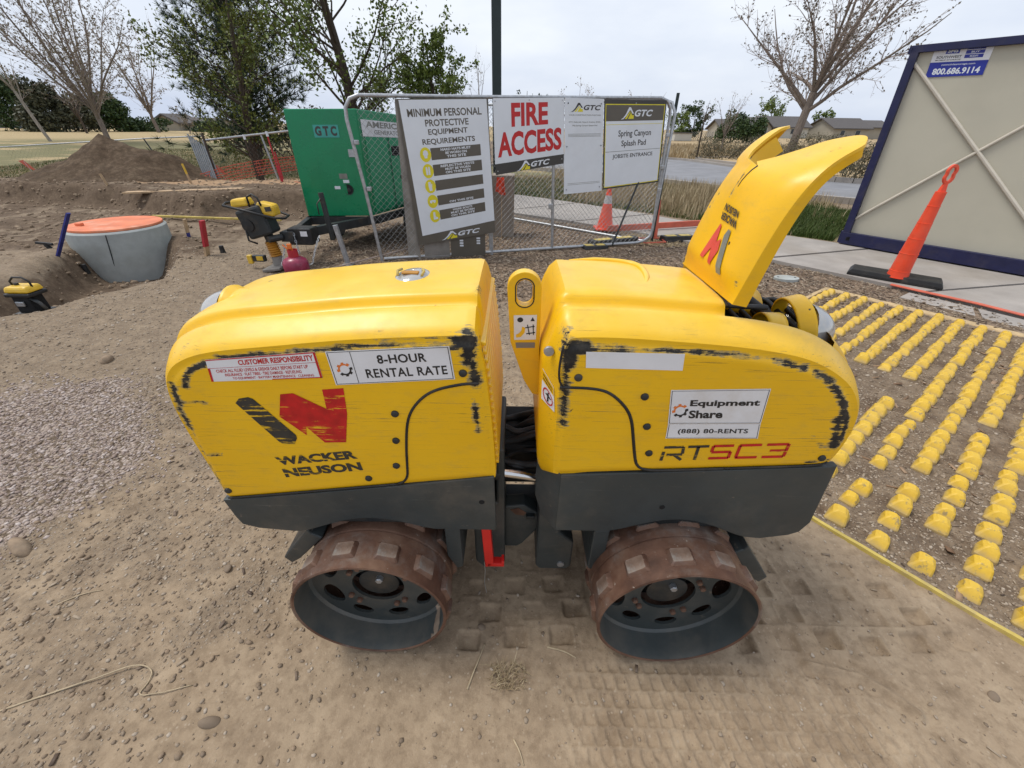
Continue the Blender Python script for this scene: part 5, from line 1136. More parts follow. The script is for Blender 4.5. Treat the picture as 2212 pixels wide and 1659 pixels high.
# entrance sign
t = thing('entrance_sign', 'white entrance sign under a dark header with a thin yellow border', 'sign', tuple(F3(3.6, .82, -.05)))
q = fq((3.065, 1.888), (3.985, 1.899), (4.085, .912), (3.192, .826), -.045); mb = MB(); q.slab(mb, .004, -.004); mb.build('panel', 'char', t)
q2 = q.sub(.022, .02, .978, .955); mb = MB(); q2.slab(mb, .0006, .0003); mb.build('yellow_border', 'syel', t)
q3 = q.sub(.032, .03, .968, .945); mb = MB(); q3.slab(mb, .0006, .0010); mb.build('white_face', 'board', t)
q4 = q.sub(.032, .775, .968, .945); mb = MB(); q4.slab(mb, .0006, .0018); mb.build('header', 'taupe', t)
q4 = Quad(*[p - FN * .0030 for p in q4.c], -FN); gtc(q4.sub(.25, .10, .80, .86), t, 'board', 'syel', 'board')
q3 = Quad(*[p - FN * .0018 for p in q3.c], -FN)
for qq, tx in ((q3.sub(.22, .605, .80, .705), 'Spring Canyon'), (q3.sub(.28, .485, .72, .58), 'Splash Pad'), (q3.sub(.13, .345, .86, .41), 'JOBSITE ENTRANCE')): mb = MB(); qq.text(mb, tx, .014); mb.build('lettering', 'char', t)
mb = MB(); q3.rect(mb, .0, .772, 1, .777, .0012); mb.build('yellow_rule', 'syel', t); mb = MB(); q3.rect(mb, .0, .445, 1, .450, .0012); mb.build('grey_rule', 'fgrey', t)
screws(q, t, [(.015, .06), (.5, .02), (.5, .965), (.98, .05), (.015, .5), (.985, .5)])
# ------------------------------------------------------------------ pillar, stake with ribbon, light pole
o = MB(); o.box((-.185, 7.27, .46), (.36, .34, .95)); p_ = o.build('concrete_pillar', 'pillar', None, bevel=.012, bseg=1); tag(p_, 'rough brown concrete pillar stub below the FIRE ACCESS sign', 'pillar')
def stake(x, y, h, label, top, low, frac=.6, lean=(0, 0), w=.038, grp='survey stakes'):
    z = gz1(x, y); t = thing('survey_stake', label, 'stake', (x, y, z), grp); a = Vector((x, y, z - .02)); b = a + Vector((lean[0], lean[1], h)); m = a.lerp(b, 1 - frac)
    mb = MB(); mb.bar(a, m, w, w * .35, (1, 0, 0)); mb.build('shaft', low, t); mb = MB(); mb.bar(m, b, w * 1.02, w * .38, (1, 0, 0)); mb.build('painted_top', top, t); return t
rs = stake(-.205, 6.98, .92, 'bare wooden stake with an orange ribbon in front of the concrete pillar', 'wood', 'wood', .4)
mb = MB(); rr = random.Random(3)
for k in range(16):
    a = Vector((-.205 + rr.uniform(-.05, .04), 6.93 + rr.uniform(-.03, .03), .92 - .03 * (k // 4))); b = a + Vector((rr.uniform(-.06, .05), rr.uniform(-.03, .03), -rr.uniform(.08, .2))); mb.bar(a, b, .035, .006, (rr.uniform(-1, 1), 1, 0))
rb = mb.build('ribbon', 'orange', None); tag(rb, 'crumpled orange marking ribbon tied to the bare stake at the pillar', 'ribbon')
stake(-4.46, 5.97, .50, 'red topped wide survey stake right of the manhole riser', 'stred', 'wood', .70, (.10, .02), .085)
stake(-5.50, 7.11, .30, 'short bare wooden stake with faint purple foot behind the trench', 'wood', 'stblue', .7, (.04, 0), .06)
stake(-6.20, 5.56, .55, 'leaning dark blue stake left of the manhole riser', 'stblue', 'stblue', .9, (.42, .04), .05)
stake(-7.85, 10.9, .45, 'small yellow and black stake on the excavation edge', 'myel', 'wood', .5, (-.05, 0), .05)
stake(-9.1, 10.0, .25, 'tiny pale stake among the clods behind the manhole', 'wood', 'wood', .5, (-.05, 0), .05)
o = MB(); o.box((-.345, 9.0, 4.4), (.160, .160, 8.8)); t = thing('light_pole', 'dark green square light pole rising out of the picture above the fence', 'pole', (-.345, 9, 0)); o.build('shaft', 'pole', t, bevel=.01); o = MB(); o.box((-.345, 9.0, .06), (.34, .34, .12)); o.build('base_plate', 'pole', t, bevel=.01)
# ------------------------------------------------------------------ towable generator
g = thing('towable_generator', 'bright green towed generator with a teal nameplate and black trailer frame', 'generator', (-2.4, 7, 0))
A, Bq, C_, D_ = Vector((-2.955, 6.20, 0)), Vector((-2.065, 6.30, 0)), Vector((-1.40, 8.15, 0)), Vector((-2.30, 8.10, 0))
zt = (1.735, 1.750, 1.66, 1.66); zb = .455
mb = MB(); vs = [(p.x, p.y, zb) for p in (A, Bq, C_, D_)] + [(p.x, p.y, z) for p, z in zip((A, Bq, C_, D_), zt)]
mb.add(vs, [(3, 2, 1, 0), (4, 5, 6, 7), (0, 1, 5, 4), (1, 2, 6, 5), (2, 3, 7, 6), (3, 0, 4, 7)]); mb.build('housing', 'green', g, bevel=.012)
fn = Vector((Bq - A).cross(Vector((0, 0, 1)))).normalized(); fn = fn if fn.y < 0 else -fn
ff = Quad((A.x, A.y, zt[0]), (Bq.x, Bq.y, zt[1]), (Bq.x, Bq.y, zb), (A.x, A.y, zb), fn)
sn = (C_ - Bq).cross(Vector((0, 0, 1))).normalized(); sn = sn if sn.x > 0 else -sn
sf = Quad((Bq.x, Bq.y, zt[1]), (C_.x, C_.y, zt[2]), (C_.x, C_.y, zb), (Bq.x, Bq.y, zb), sn)
def plate(q, name, m, th=.004, par=g, lift=.0005, lab=None):
    mb = MB(); q.slab(mb, th, lift); o = mb.build(name, m, par)
    if lab: o['label'] = lab
    return o
MT['teal'] = simple('teal_nameplate', (.05, .33, .28), .5, 0, .15, 14)
npq = ff.sub(.36, .755, .715, .865); pl_ = plate(npq, 'nameplate', 'teal', .004, g, .001, 'small teal nameplate with dark letters'); npq = Quad(*[p + fn * .005 for p in npq.c], fn); mb = MB(); npq.sub(.06, .12, .92, .9).text(mb, 'GTC', .05, .001, 1.5); mb.build('lettering', 'char', pl_)
mb = MB(); o_ = ff.at(.70, .27, .0)
mb.lathe([(.062, -.004), (.068, -.006), (.068, .01)], o_, 'y', 28); mb.build('intake_ring', 'dgrey', g, smooth='auto'); mb = MB(); mb.lathe([(0, -.002), (.063, -.002)], o_, 'y', 28); pr = mb.build('intake_hole', 'vblack', g); mb = MB(); mb.lathe([(0, -.008), (.026, -.006), (.028, 0)], o_ + Vector((.008, 0, -.006)), 'y', 18); mb.build('pipe_end', 'dgrey', g, smooth='auto')
plate(ff.sub(.50, .275, .585, .305), 'label_plate', 'board'); plate(ff.sub(.60, .375, .72, .425), 'label_plate', 'fgrey'); plate(ff.sub(.645, .335, .735, .365), 'label_plate', 'board'); plate(ff.sub(.80, .58, .93, .65), 'latch_plate', 'galv', .012)
dr = plate(sf.sub(.055, .03, .30, .93), 'door', 'green2', .006); dr2 = plate(sf.sub(.31, .03, .62, .80), 'door', 'green2', .006); plate(sf.sub(.63, .03, .97, .93), 'door', 'green2', .006)
ap = plate(sf.sub(.03, .765, .62, .915), 'sticker', 'vinyl', .002, g, .0075, 'faded white sticker with large worn letters'); aq = sf.sub(.03, .765, .62, .915); aq = Quad(*[p + sn * .010 for p in aq.c], sn); mb = MB(); aq.sub(.08, .55, .94, .92).text(mb, 'AMERICAN', .03, .001); aq.sub(.22, .15, .80, .42).text(mb, 'GENERATOR', .01, .001); mb.build('lettering', 'fgrey', ap)
for (u0, v0, u1, v1) in ((.34, .58, .50, .68), (.42, .33, .56, .37), (.66, .25, .76, .55), (.52, .47, .57, .53)):
    plate(sf.sub(u0, v0, u1, v1), 'vent', 'vblack', .003, g, .007)
    for k in range(5):
        vv = v0 + (v1 - v0) * (k + .5) / 5; plate(sf.sub(u0, vv - .002, u1, vv + .004), 'vent_slat', 'dgrey', .006, g, .011)
plate(sf.sub(.315, .04, .322, .78), 'door_gap', 'vblack', .001, g, .0068)
# frame, tongue, wheels, jack
mb = MB(); mb.bar(A + Vector((-.02, -.02, .40)), Bq + Vector((.05, -.02, .40)), .06, .10); mb.bar(Bq + Vector((.05, 0, .40)), C_ + Vector((.05, 0, .40)), .06, .10); mb.bar(A + Vector((0, 0, .40)), D_ + Vector((0, 0, .40)), .06, .10); mb.build('trailer_frame', 'dgrey', g)
mb = MB(); mb.bar((-2.10, 6.35, .39), (-2.72, 5.42, .39), .08, .11); mb.build('tongue_beam', 'dgrey', g, bevel=.006)
mb = MB(); mb.bar((-2.95, 6.25, .40), (-2.80, 5.42, .40), .07, .10); mb.build('tongue_beam', 'dgrey', g, bevel=.006)
mb = MB(); mb.box((-2.72, 5.46, .36), (.30, .22, .20)); mb.build('battery_box', 'black', g, bevel=.012)
mb = MB(); mb.box((-2.86, 5.38, .37), (.16, .16, .12)); mb.tube([(-2.92, 5.30, .37), (-3.02, 5.16, .37)], .04, 12); mb.build('coupler', 'dgrey', g, bevel=.006)
mb = MB(); mb.box((-2.66, 5.345, .40), (.085, .004, .06)); mb.build('label_plate', 'vinyl', g)
mb = MB(); mb.tube([(-2.37, 5.5, .30), (-2.40, 5.5, .86)], .032, 12); mb.build('jack_tube', 'dgrey', g, smooth='auto')
mb = MB(); mb.bar((-2.27, 5.42, .50), (-2.20, 5.42, -.02), .055, .05); mb.box((-2.20, 5.42, .0), (.14, .14, .02)); mb.build('jack_leg', 'galv', g, bevel=.004)
mb = MB(); mb.tube([(-2.40, 5.47, .80), (-2.45, 5.44, .74), (-2.44, 5.42, .62)], .008, 6); mb.build('jack_handle', 'dgrey', g, smooth=True)
def wheel(x, y, r=.27, par=g):
    mb = MB(); mb.lathe([(r * .62, -.08), (r * .9, -.085), (r, -.06), (r, .06), (r * .9, .085), (r * .62, .08)], (x, y, r - .01), 'x', 36); w_ = mb.build('wheel', 'black', par, smooth='auto')
    mb = MB(); mb.lathe([(0, -.03), (r * .3, -.04), (r * .5, -.03), (r * .62, -.07)], (x, y, r - .01), 'x', 28); mb.lathe([(0, .03), (r * .3, .04), (r * .5, .03), (r * .62, .07)], (x, y, r - .01), 'x', 28); mb.build('rim', 'galv', w_, smooth='auto')
wheel(-1.62, 6.95); wheel(-2.95, 7.1)
mb = MB(); P = [(-1.70 + .0, 6.95 + .36 * math.cos(a), .26 + .34 * math.sin(a)) for a in np.linspace(0, math.pi, 13)]
mb.add([p for p in P] + [(p[0] + .24, p[1], p[2]) for p in P], [(i, i + 1, 14 + i, 13 + i) for i in range(12)]); ob = mb.build('fender', 'dgrey', g, smooth=True); md = ob.modifiers.new('s', 'SOLIDIFY'); md.thickness = .01
def chainlinks(p0, p1, sag, par, n=16, r=.004):
    c = thing('t', '', ''); bpy.data.objects.remove(c); src = None; pts = []
    for i in range(n + 1):
        t = i / n; pts.append(Vector(p0).lerp(Vector(p1), t) + Vector((0, 0, -4 * sag * t * (1 - t))))
    for i in range(n):
        if src is None:
            mb = MB(); L = .021; mb.tube([(L * math.cos(a), .010 * math.sin(a), 0) for a in np.linspace(0, 2 * math.pi, 11)], r, 5, False); o = src = mb.build('chain_link', 'galv', par, world=False, smooth=True)
        else: o = src.copy(); COL.objects.link(o)
        o.parent = par; o.location = (pts[i] + pts[i + 1]) / 2 - root_loc(par); d = pts[i + 1] - pts[i]; e = d.to_track_quat('X', 'Z') @ Matrix.Rotation(math.pi / 2 * (i % 2), 4, 'X').to_quaternion(); o.rotation_mode = 'QUATERNION'; o.rotation_quaternion = e
chainlinks((-2.46, 5.33, .38), (-2.52, 5.1, .10), -.02, g, 11); chainlinks((-2.52, 5.1, .10), (-2.78, 4.96, .17), .05, g, 9); chainlinks((-2.78, 5.33, .42), (-2.66, 5.12, .22), .05, g, 9); chainlinks((-2.86, 5.2, .3), (-2.85, 4.98, .10), .02, g, 8)
# hand-held tools around the trailer tongue
t = thing('tamping_rammer', 'yellow and black tamping rammer leaning at the trailer coupler', 'rammer', (-3.02, 5.3, 0))
mb = MB(); mb.box((-3.18, 5.28, .80), (.22, .18, .09), None, .85); mb.build('fuel_tank', 'myel', t, bevel=.025)
mb = MB(); mb.box((-2.90, 5.28, .70), (.24, .20, .13), Matrix.Rotation(R(18), 3, 'Y'), .8); mb.build('engine_cover', 'myel', t, bevel=.03)
mb = MB(); mb.tube([(-3.32, 5.12, .80), (-3.36, 5.25, .815), (-3.32, 5.42, .80), (-3.0, 5.45, .70), (-2.74, 5.40, .58), (-2.72, 5.25, .57), (-2.78, 5.12, .60), (-3.05, 5.10, .71), (-3.32, 5.12, .80)], .014, 8); mb.build('guide_handle', 'black', t, smooth=True)
mb = MB(); mb.tube([(-3.06, 5.2, .74), (-3.05, 5.2, .85), (-2.98, 5.2, .875), (-2.93, 5.2, .83), (-2.92, 5.2, .74)], .012, 8); mb.build('lift_loop', 'black', t, smooth=True)
mb = MB(); mb.box((-3.07, 5.28, .57), (.30, .26, .34), Matrix.Rotation(R(-8), 3, 'Y'), 1.05); mb.build('crankcase', 'dgrey', t, bevel=.03)
mb = MB(); mb.lathe([(0, -.04), (.07, -.036), (.075, 0), (.075, .02)], (-3.14, 5.165, .55), 'y', 24); mb.build('recoil_starter', 'black', t, smooth='auto')
mb = MB(); mb.box((-2.95, 5.20, .52), (.10, .06, .16), None, .9); mb.build('air_filter', 'dgrey', t, bevel=.012)
mb = MB(); mb.tube([(-3.2, 5.16, .50), (-3.22, 5.16, .38), (-3.14, 5.18, .33)], .012, 6); mb.build('fuel_hose', 'black', t, smooth=True)
mb = MB(); mb.box((-2.84, 5.17, .70), (.07, .01, .05)); mb.build('label_plate', 'char', t)
mb = MB(); mb.tube([(-3.03, 5.28, .45), (-3.02, 5.28, .30)], .055, 16); mb.build('ram_sleeve', 'dgrey', t, smooth='auto')
mb = MB(); pr_ = []
for k in range(7): pr_ += [(.062, .14 + k * .027), (.076, .153 + k * .027)]
mb.lathe([(0, .14)] + pr_ + [(.06, .33)], (-3.03, 5.28, 0), 'z', 24); mb.build('bellows', 'bellow', t, smooth='auto')
mb = MB(); mb.tube([(-3.03, 5.28, .15), (-3.03, 5.27, .03)], [.06, .075], 16); mb.box((-3.04, 5.22, .02), (.24, .32, .04)); mb.build('tamping_foot', 'taupel', t, bevel=.012)
bpy.data.objects['tamping_rammer'].rotation_euler = (0, R(-7), 0)
t = thing('yellow_clamp', 'small yellow and black clamp lying left of the rammer foot', 'clamp', (-3.3, 5.25, 0)); mb = MB(); mb.box((-3.38, 5.25, .10), (.06, .05, .11)); mb.build('jaw', 'myel', t, bevel=.01); mb = MB(); mb.box((-3.27, 5.27, .11), (.16, .06, .08)); mb.build('body', 'dgrey', t, bevel=.01); mb = MB(); mb.box((-3.25, 5.24, .115), (.08, .02, .05)); mb.build('tag_plate', 'myel', t)
t = thing('gas_cylinder', 'squat magenta gas cylinder under the trailer coupler', 'cylinder', (-2.69, 5.02, 0))
mb = MB(); mb.lathe([(0, 0), (.12, 0), (.145, .03), (.148, .13), (.13, .17), (.08, .20), (.03, .21), (0, .21)], (-2.69, 5.02, 0), 'z', 32); mb.build('tank', 'pink', t, smooth='auto'); mb = MB(); mb.lathe([(.055, .19), (.055, .29), (.058, .29), (.058, .19)], (-2.69, 5.02, 0), 'z', 16); mb.build('collar', 'stred', t); mb = MB(); mb.tube([(-2.69, 5.02, .2), (-2.69, 5.02, .30)], .014, 8); mb.box((-2.70, 5.0, .33), (.05, .03, .06)); mb.build('valve', 'ogold', t, bevel=.004)
mb = MB(); mb.tube([(-2.72, 5.0, .29), (-2.78, 5.0, .35)], .008, 6); mb.build('hose_stub', 'ogold', t)
t = thing('water_pump', 'small yellow and black engine pump at the left end of the trench', 'pump', (-4.85, 3.85, 0))
mb = MB(); mb.box((-4.82, 3.85, .185), (.24, .18, .06), None, .86); mb.build('fuel_tank', 'myel', t, bevel=.02); mb = MB(); mb.box((-4.82, 3.85, .135), (.25, .19, .035)); mb.build('tank_tray', 'black', t, bevel=.01)
mb = MB(); mb.box((-4.83, 3.85, .04), (.18, .15, .18), None, .95); mb.build('engine_block', 'vblack', t, bevel=.015); mb = MB(); mb.box((-4.84, 3.765, .05), (.08, .02, .05)); mb.build('silencer', 'galv', t, bevel=.008)
mb = MB(); mb.tube([(-4.90, 3.85, .20), (-4.91, 3.85, .25), (-4.86, 3.85, .29), (-4.77, 3.85, .29), (-4.72, 3.85, .25), (-4.72, 3.85, .20)], .009, 8); mb.build('carry_handle', 'black', t, smooth=True)
mb = MB(); mb.tube([(-4.75, 3.80, .10), (-4.66, 3.78, .06), (-4.62, 3.78, -.02)], .016, 10); mb.build('outlet', 'dgrey', t, smooth=True); mb = MB(); mb.box((-4.83, 3.85, -.06), (.24, .20, .03)); mb.build('base_plate', 'dgrey', t, bevel=.004)
mb = MB(); mb.lathe([(.0, .215), (.018, .215), (.018, .235), (0, .235)], (-4.86, 3.85, 0), 'z', 14); mb.build('filler_cap', 'black', t)
# black bracket at the far left
o = MB(); o.bar((-6.72, 5.85, .12), (-6.5, 5.85, .10), .03, .03); o.bar((-6.60, 5.85, .10), (-6.52, 5.85, -.02), .04, .04); tag(o.build('steel_bracket', 'black', None), 'black bent steel bracket standing in the soil at the far left', 'bracket')
for (x, y, l) in ((-6.12, 5.75, 'small black plastic cap beside the blue stake'), (-4.30, 6.1, 'small black plastic cap beside the red stake')):
    o = MB(); o.lathe([(0, .10), (.03, .10), (.035, .02), (.04, -.03)], (x, y, gz1(x, y)), 'z', 14); tag(o.build('pipe_cap', 'black', None, smooth='auto'), l, 'pipe cap')
# manhole riser with plywood cover
t = thing('manhole_riser', 'grey precast concrete manhole riser standing in the trench', 'manhole', (-6.12, 6.55, 0))
mb = MB(); mb.lathe([(.50, .22), (.60, .22), (.62, .20), (.62, -.9), (.50, -.9)], (-6.12, 6.55, 0), 'z', 64, True); mb.build('riser', 'sewer', t, smooth='auto')
mb = MB(); mb.box((-5.86, 5.977, -.05), (.008, .010, .52), Matrix.Rotation(R(12), 3, 'Y')); mb.build('joint_line', 'dgrey', t)
mb = MB(); mb.lathe([(0, .255), (.585, .255), (.59, .25), (.59, .228), (.585, .222), (0, .222)], (-6.14, 6.57, 0), 'z', 56); o = mb.build('plywood_cover', 'ply', None, smooth='auto'); tag(o, 'round orange painted plywood cover lying on the concrete manhole riser', 'cover')
o = MB(); o.box((-6.46, 6.33, .275), (.09, .06, .035)); tag(o.build('wood_block', 'ply', None, bevel=.004), 'small block on the left of the orange manhole cover', 'block')
# dirt pile
def pile():
    mb = MB(); nr, na = 46, 120; cx, cy = -10.62, 12.1; vs = []
    rgn = np.random.RandomState(4)
    rr = np.linspace(0, 1, nr); aa = np.linspace(0, 2 * math.pi, na, endpoint=False); Rr, Aa = np.meshgrid(rr, aa, indexing='ij')
    ax = np.where(np.cos(Aa) > 0, 2.75, 2.15); px = cx + Rr * ax * np.cos(Aa); py = cy + Rr * 1.75 * np.sin(Aa)
    prof = 1.30 * (1 - Rr) ** 1.12 + .0 * Rr; prof = prof * (1 + .0 * Rr); bumpy = (.14 * fbm(px, py, 1.1, 4, 91) + .05 * fbm(px, py, 4, 3, 93)) * np.clip(Rr * 5, .25, 1) * np.clip((1 - Rr) * 5, 0, 1)
    sh = .26 * np.exp(-((px - cx - 1.5) / .55) ** 2 - ((py - cy + .35) / .8) ** 2)
    z = gz(px.ravel(), py.ravel()).reshape(px.shape) * Rr ** 2 + prof + bumpy + sh - .05 * (Rr > .999)
    vs = np.stack([px, py, z], -1).reshape(-1, 3); fs = [(i * na + k, i * na + (k + 1) % na, (i + 1) * na + (k + 1) % na, (i + 1) * na + k) for i in range(nr - 1) for k in range(na)]
    mb.add([tuple(v) for v in vs], fs); o = mb.build('dirt_pile', 'pile', None, smooth=True); tag(o, 'large brown heap of dug soil in front of the lawn', 'dirt pile')
b = NB('piled_soil', .97, 0, .15); f1 = b.noise(3.5, 7, .68); f2 = b.noise(24, 6, .75)
k = b.ramp(f1, [(.3, (.080, .052, .033)), (.5, (.135, .093, .060)), (.72, (.21, .152, .100))]); k = b.mix(b.sm(f2, .55, .75), k, (.27, .20, .135)); k = b.mix(b.sm(b.noise(9, 5, .7), .60, .40), k, b.mix(.45, k, (.05, .035, .022))) ; b.col(k); b.bump(b.ma('ADD', f2, b.noise(70, 4)), .8, .03); MT['pile'] = b.m
pile()
# far fences, gate panels, safety netting, posts
t = thing('park_fence', 'low rail fence running across the lawn behind the dirt pile', 'fence', (-16, 18.7, 0))
for a, b_ in (((-24.5, 19.6, .42), (-20.6, 18.9, .62)), ((-20.6, 18.9, .62), (-14.7, 18.7, .98)), ((-14.7, 18.7, .98), (-11.6, 17.6, 1.12))): pipe([a, b_], t, 'rail', .024, 'galv', 6)
pipe([(-14.72, 18.7, 1.0), (-14.35, 18.7, -.02)], t, 'fence_post', .024, 'dgrey', 6); chain('wire_mesh', (-20.6, 18.8, 0), (1, 0, 0), 0, 6, .02, .66, t, .16, .0016, 'darkwire')
t = thing('rail_fence', 'silver top rail fence between the leaning panels and the green generator', 'fence', (-7.5, 13, 0))
pipe([(-8.6, 13.0, 1.14), (-6.0, 13.0, 1.41)], t, 'rail', .026, 'galv', 8); pipe([(-6.96, 13.0, 1.30), (-6.78, 13.0, .02)], t, 'fence_post', .026, 'galv', 8); pipe([(-8.6, 13, 1.14), (-8.45, 13, .0)], t, 'fence_post', .026, 'galv', 8); chain('wire_mesh', (-8.5, 13, 0), (1, 0, 0), 0, 2.5, .02, 1.15, t, .14, .0014, 'darkwire')
t = thing('stacked_fence_panels', 'stack of grey fence panels leaning on edge beside the lawn', 'fence panels', (-8.3, 12.3, 0))
for k in range(7): pipe([(-8.62 + k * .055, 12.5, 1.30 - k * .045), (-8.35 + k * .055, 12.2 - k * .01, .05)], t, 'panel_pipe', .019, 'wire', 6)
pipe([(-8.30, 12.6, 1.32), (-8.10, 12.3, .0)], t, 'panel_pipe', .03, 'barkd', 6)
def netting(name, label, P, h, n=18):
    """P: base points; an open orange mesh built from crossing strips"""
    P = smoothpts(P, .09, it=2); mb = MB(); m = int(h / .07)
    rgx = random.Random(8); off = [[Vector((rgx.uniform(-.012, .012), rgx.uniform(-.04, .04), rgx.uniform(-.012, .012))) for _ in range(m + 1)] for _ in P]
    G = [[Vector(p) + Vector((0, 0, h * j / m)) + off[i][j] for j in range(m + 1)] for i, p in enumerate(P)]
    for i in range(len(P)):
        for j in range(m + 1):
            if i + 1 < len(P): mb.bar(G[i][j], G[i + 1][j], .020, .002, (0, 1, 0))
            if j < m: mb.bar(G[i][j], G[i][j + 1], .011, .002, (0, 1, 0))
    return tag(mb.build(name, 'orange2', None), label, 'netting', 'orange safety netting')
netting('safety_netting', 'sagging orange safety netting from the leaning panels up to the pine', [(-8.35, 12.1, .05), (-7.9, 12.6, .20), (-7.2, 13.4, .32), (-6.6, 14.0, .38)], .36)
netting('safety_netting', 'low orange safety netting left of the green generator', [(-5.35, 10.9, .06), (-4.9, 10.7, .04), (-4.3, 10.5, .04), (-3.6, 10.3, .04)], .32)
for x, y, h, m, lab in ((-6.75, 11.9, .95, 'barkd', 'dark steel post with a white cap left of the generator'), (-6.05, 11.7, .98, 'stred', 'thin red steel post with a white cap beside the generator'), (-6.45, 12.6, .75, 'stred', 'short thin red post between two capped posts'), (-5.65, 10.95, .34, 'stred', 'short wide red peg at the low netting')):
    z = gz1(x, y); tt = thing('marker_post', lab, 'post', (x, y, z), 'slim posts by the netting'); mb = MB(); mb.tube([(x, y, z), (x - .06 * h, y, z + h)], .018 if 'wide' not in lab else .035, 6); mb.build('shaft', m, tt)
    if 'cap' in lab.split('with')[-1] and 'with' in lab: mb = MB(); mb.tube([(x - .055 * h, y, z + h - .01), (x - .06 * h, y, z + h + .10)], .030, 8); mb.build('cap', 'board', tt)
for x, y, lab in ((-12.6, 11.9, 'small orange marker flag on the lawn left of the dirt pile'), (-8.9, 13.9, 'small orange marker flag on the lawn near the leaning panels')):
    z = gz1(x, y); tt = thing('marker_flag', lab, 'flag', (x, y, z), 'orange marker flags'); mb = MB(); mb.tube([(x, y, z), (x - .12, y, z + .42)], .006, 5); mb.build('wire_stem', 'galv', tt); mb = MB(); mb.add([(x - .12, y, z + .44), (x - .10, y, z + .25), (x + .14, y + .02, z + .15), (x + .02, y + .01, z + .26), (x - .26, y, z + .42)], [(0, 1, 2, 3), (0, 4, 1)]); ob = mb.build('flag_cloth', 'orange2', tt); md = ob.modifiers.new('s', 'SOLIDIFY'); md.thickness = .004
o = MB(); o.bar((-8.2, 9.35, .30), (-5.9, 9.7, .36), .22, .03); tag(o.build('plank', 'wood', None), 'bare plank lying along the top of the excavation bank', 'plank')
o = MB(); o.bar((-7.0, 8.35, .03), (-4.4, 8.1, .03), .06, .03); tag(o.build('plank', 'ptan', None), 'thin yellowish board lying at the foot of the excavation bank', 'plank')
for pts, lab in (([(-2.35, 5.15, .02), (-1.9, 5.6, .05), (-1.5, 5.9, .10)], 'thin bare branch under the trailer frame'), ([(-3.0, 4.6, .02), (-2.8, 4.4, .03), (-2.72, 4.2, .02)], 'forked dry twig in the soil before the gas cylinder')):
    o = MB(); o.tube(pts, .009, 6); tag(o.build('branch', 'twig', None, smooth=True), lab, 'branch')
# ------------------------------------------------------------------ paved path, road
def strip_slabs(near, far, cuts, z, th, name, m, parent):
    """cross slabs between two polylines, cut at equal shares with open joints"""
    N = smoothpts(near, .1, it=2); Fp = smoothpts(far, .1, it=2)
    def pt(P, t): f = t * (len(P) - 1); i = min(int(f), len(P) - 2); return P[i] + (P[i + 1] - P[i]) * (f - i)
    for k in range(cuts):
        t0 = k / cuts + .0012; t1 = (k + 1) / cuts - .0012; mb = MB(); n = 6; vs = []
        for i in range(n + 1):
            t = t0 + (t1 - t0) * i / n; a = pt(N, t); b = pt(Fp, t); dz = .004 * math.sin(k * 2.3)
            vs += [(a[0], a[1], z + dz), (b[0], b[1], z + dz), (a[0], a[1], z - th), (b[0], b[1], z - th)]
        fs = [(0, 1, 3, 2), (4 * n, 4 * n + 2, 4 * n + 3, 4 * n + 1)]
        for i in range(n): o_ = 4 * i; fs += [(o_, o_ + 4, o_ + 5, o_ + 1), (o_ + 2, o_ + 3, o_ + 7, o_ + 6), (o_, o_ + 2, o_ + 6, o_ + 4), (o_ + 1, o_ + 5, o_ + 7, o_ + 3)]
        mb.add(vs, fs); mb.build(name, m, parent)
path = bpy.data.objects.new('footpath', None); COL.objects.link(path); struct(path)
strip_slabs(PATHN, PATHF, 11, .030, .10, 'concrete_slab', 'conc', path)
for pts in ([(4.60, 4.60), (4.92, 4.16), (4.72, 3.92), (4.36, 4.44)], [(4.94, 4.12), (5.16, 3.78), (5.10, 3.30), (4.74, 3.86)], [(5.18, 3.74), (5.72, 2.84), (5.45, 2.5), (5.13, 3.24)]):
    mb = MB(); mb.prism(pts, lambda a, b, d: (a, b, d), -.06, .006); mb.build('concrete_slab', 'conc', path)
o = MB(); P = [(4.50, 4.78), (4.62, 4.62), (4.97, 4.17), (5.17, 3.80), (5.75, 2.82)]; vs = []
for x, y in P: vs += [(x, y, .037), (x + .055, y + .045, .037), (x, y, .029), (x + .055, y + .045, .029)]
o.add(vs, [(4 * i, 4 * i + 4, 4 * i + 5, 4 * i + 1) for i in range(4)] + [(4 * i, 4 * i + 2, 4 * i + 6, 4 * i + 4) for i in range(4)]); struct(o.build('painted_line', 'orange2', None))
ROADN = [(-30, 32), (-12, 26.5), (0, 20), (4.2, 16.2), (6.4, 13.4), (8.2, 11.4), (11.5, 9.3), (18, 7), (40, 4)]; ROADF = [(-30, 42), (-12, 36), (2, 30), (9.5, 27.5), (10.2, 21.5), (11.8, 17.2), (14.5, 14.6), (20, 12.5), (40, 10)]
def flat(name, near, far, z, m, step=1.0):
    N = smoothpts(near, step, it=3); Fp = smoothpts(far, step, it=3); n = 60; mb = MB(); vs = []
    def pt(P, t): f = t * (len(P) - 1); i = min(int(f), len(P) - 2); return P[i] + (P[i + 1] - P[i]) * (f - i)
    for i in range(n + 1):
        a, b = pt(N, i / n), pt(Fp, i / n)
        for k in range(5): p = a + (b - a) * k / 4; vs.append((p[0], p[1], gz1(p[0], p[1]) * 0 + z))
    mb.add(vs, [(i * 5 + k, i * 5 + k + 1, (i + 1) * 5 + k + 1, (i + 1) * 5 + k) for i in range(n) for k in range(4)]); return struct(mb.build(name, m, None))
flat('road', ROADN, ROADF, .055, 'asph')
for nm, P, sd_ in (('kerb', ROADF, .0), ('kerb', ROADN, .0)):
    Pn = smoothpts(P, .8, it=3); mb = MB()
    for a, b_ in zip(Pn[:-1], Pn[1:]):
        if a[1] > 34: continue
        mb.bar((a[0], a[1], .07), (b_[0], b_[1], .07), .16, .16)
    struct(mb.build(nm, 'conc', None))
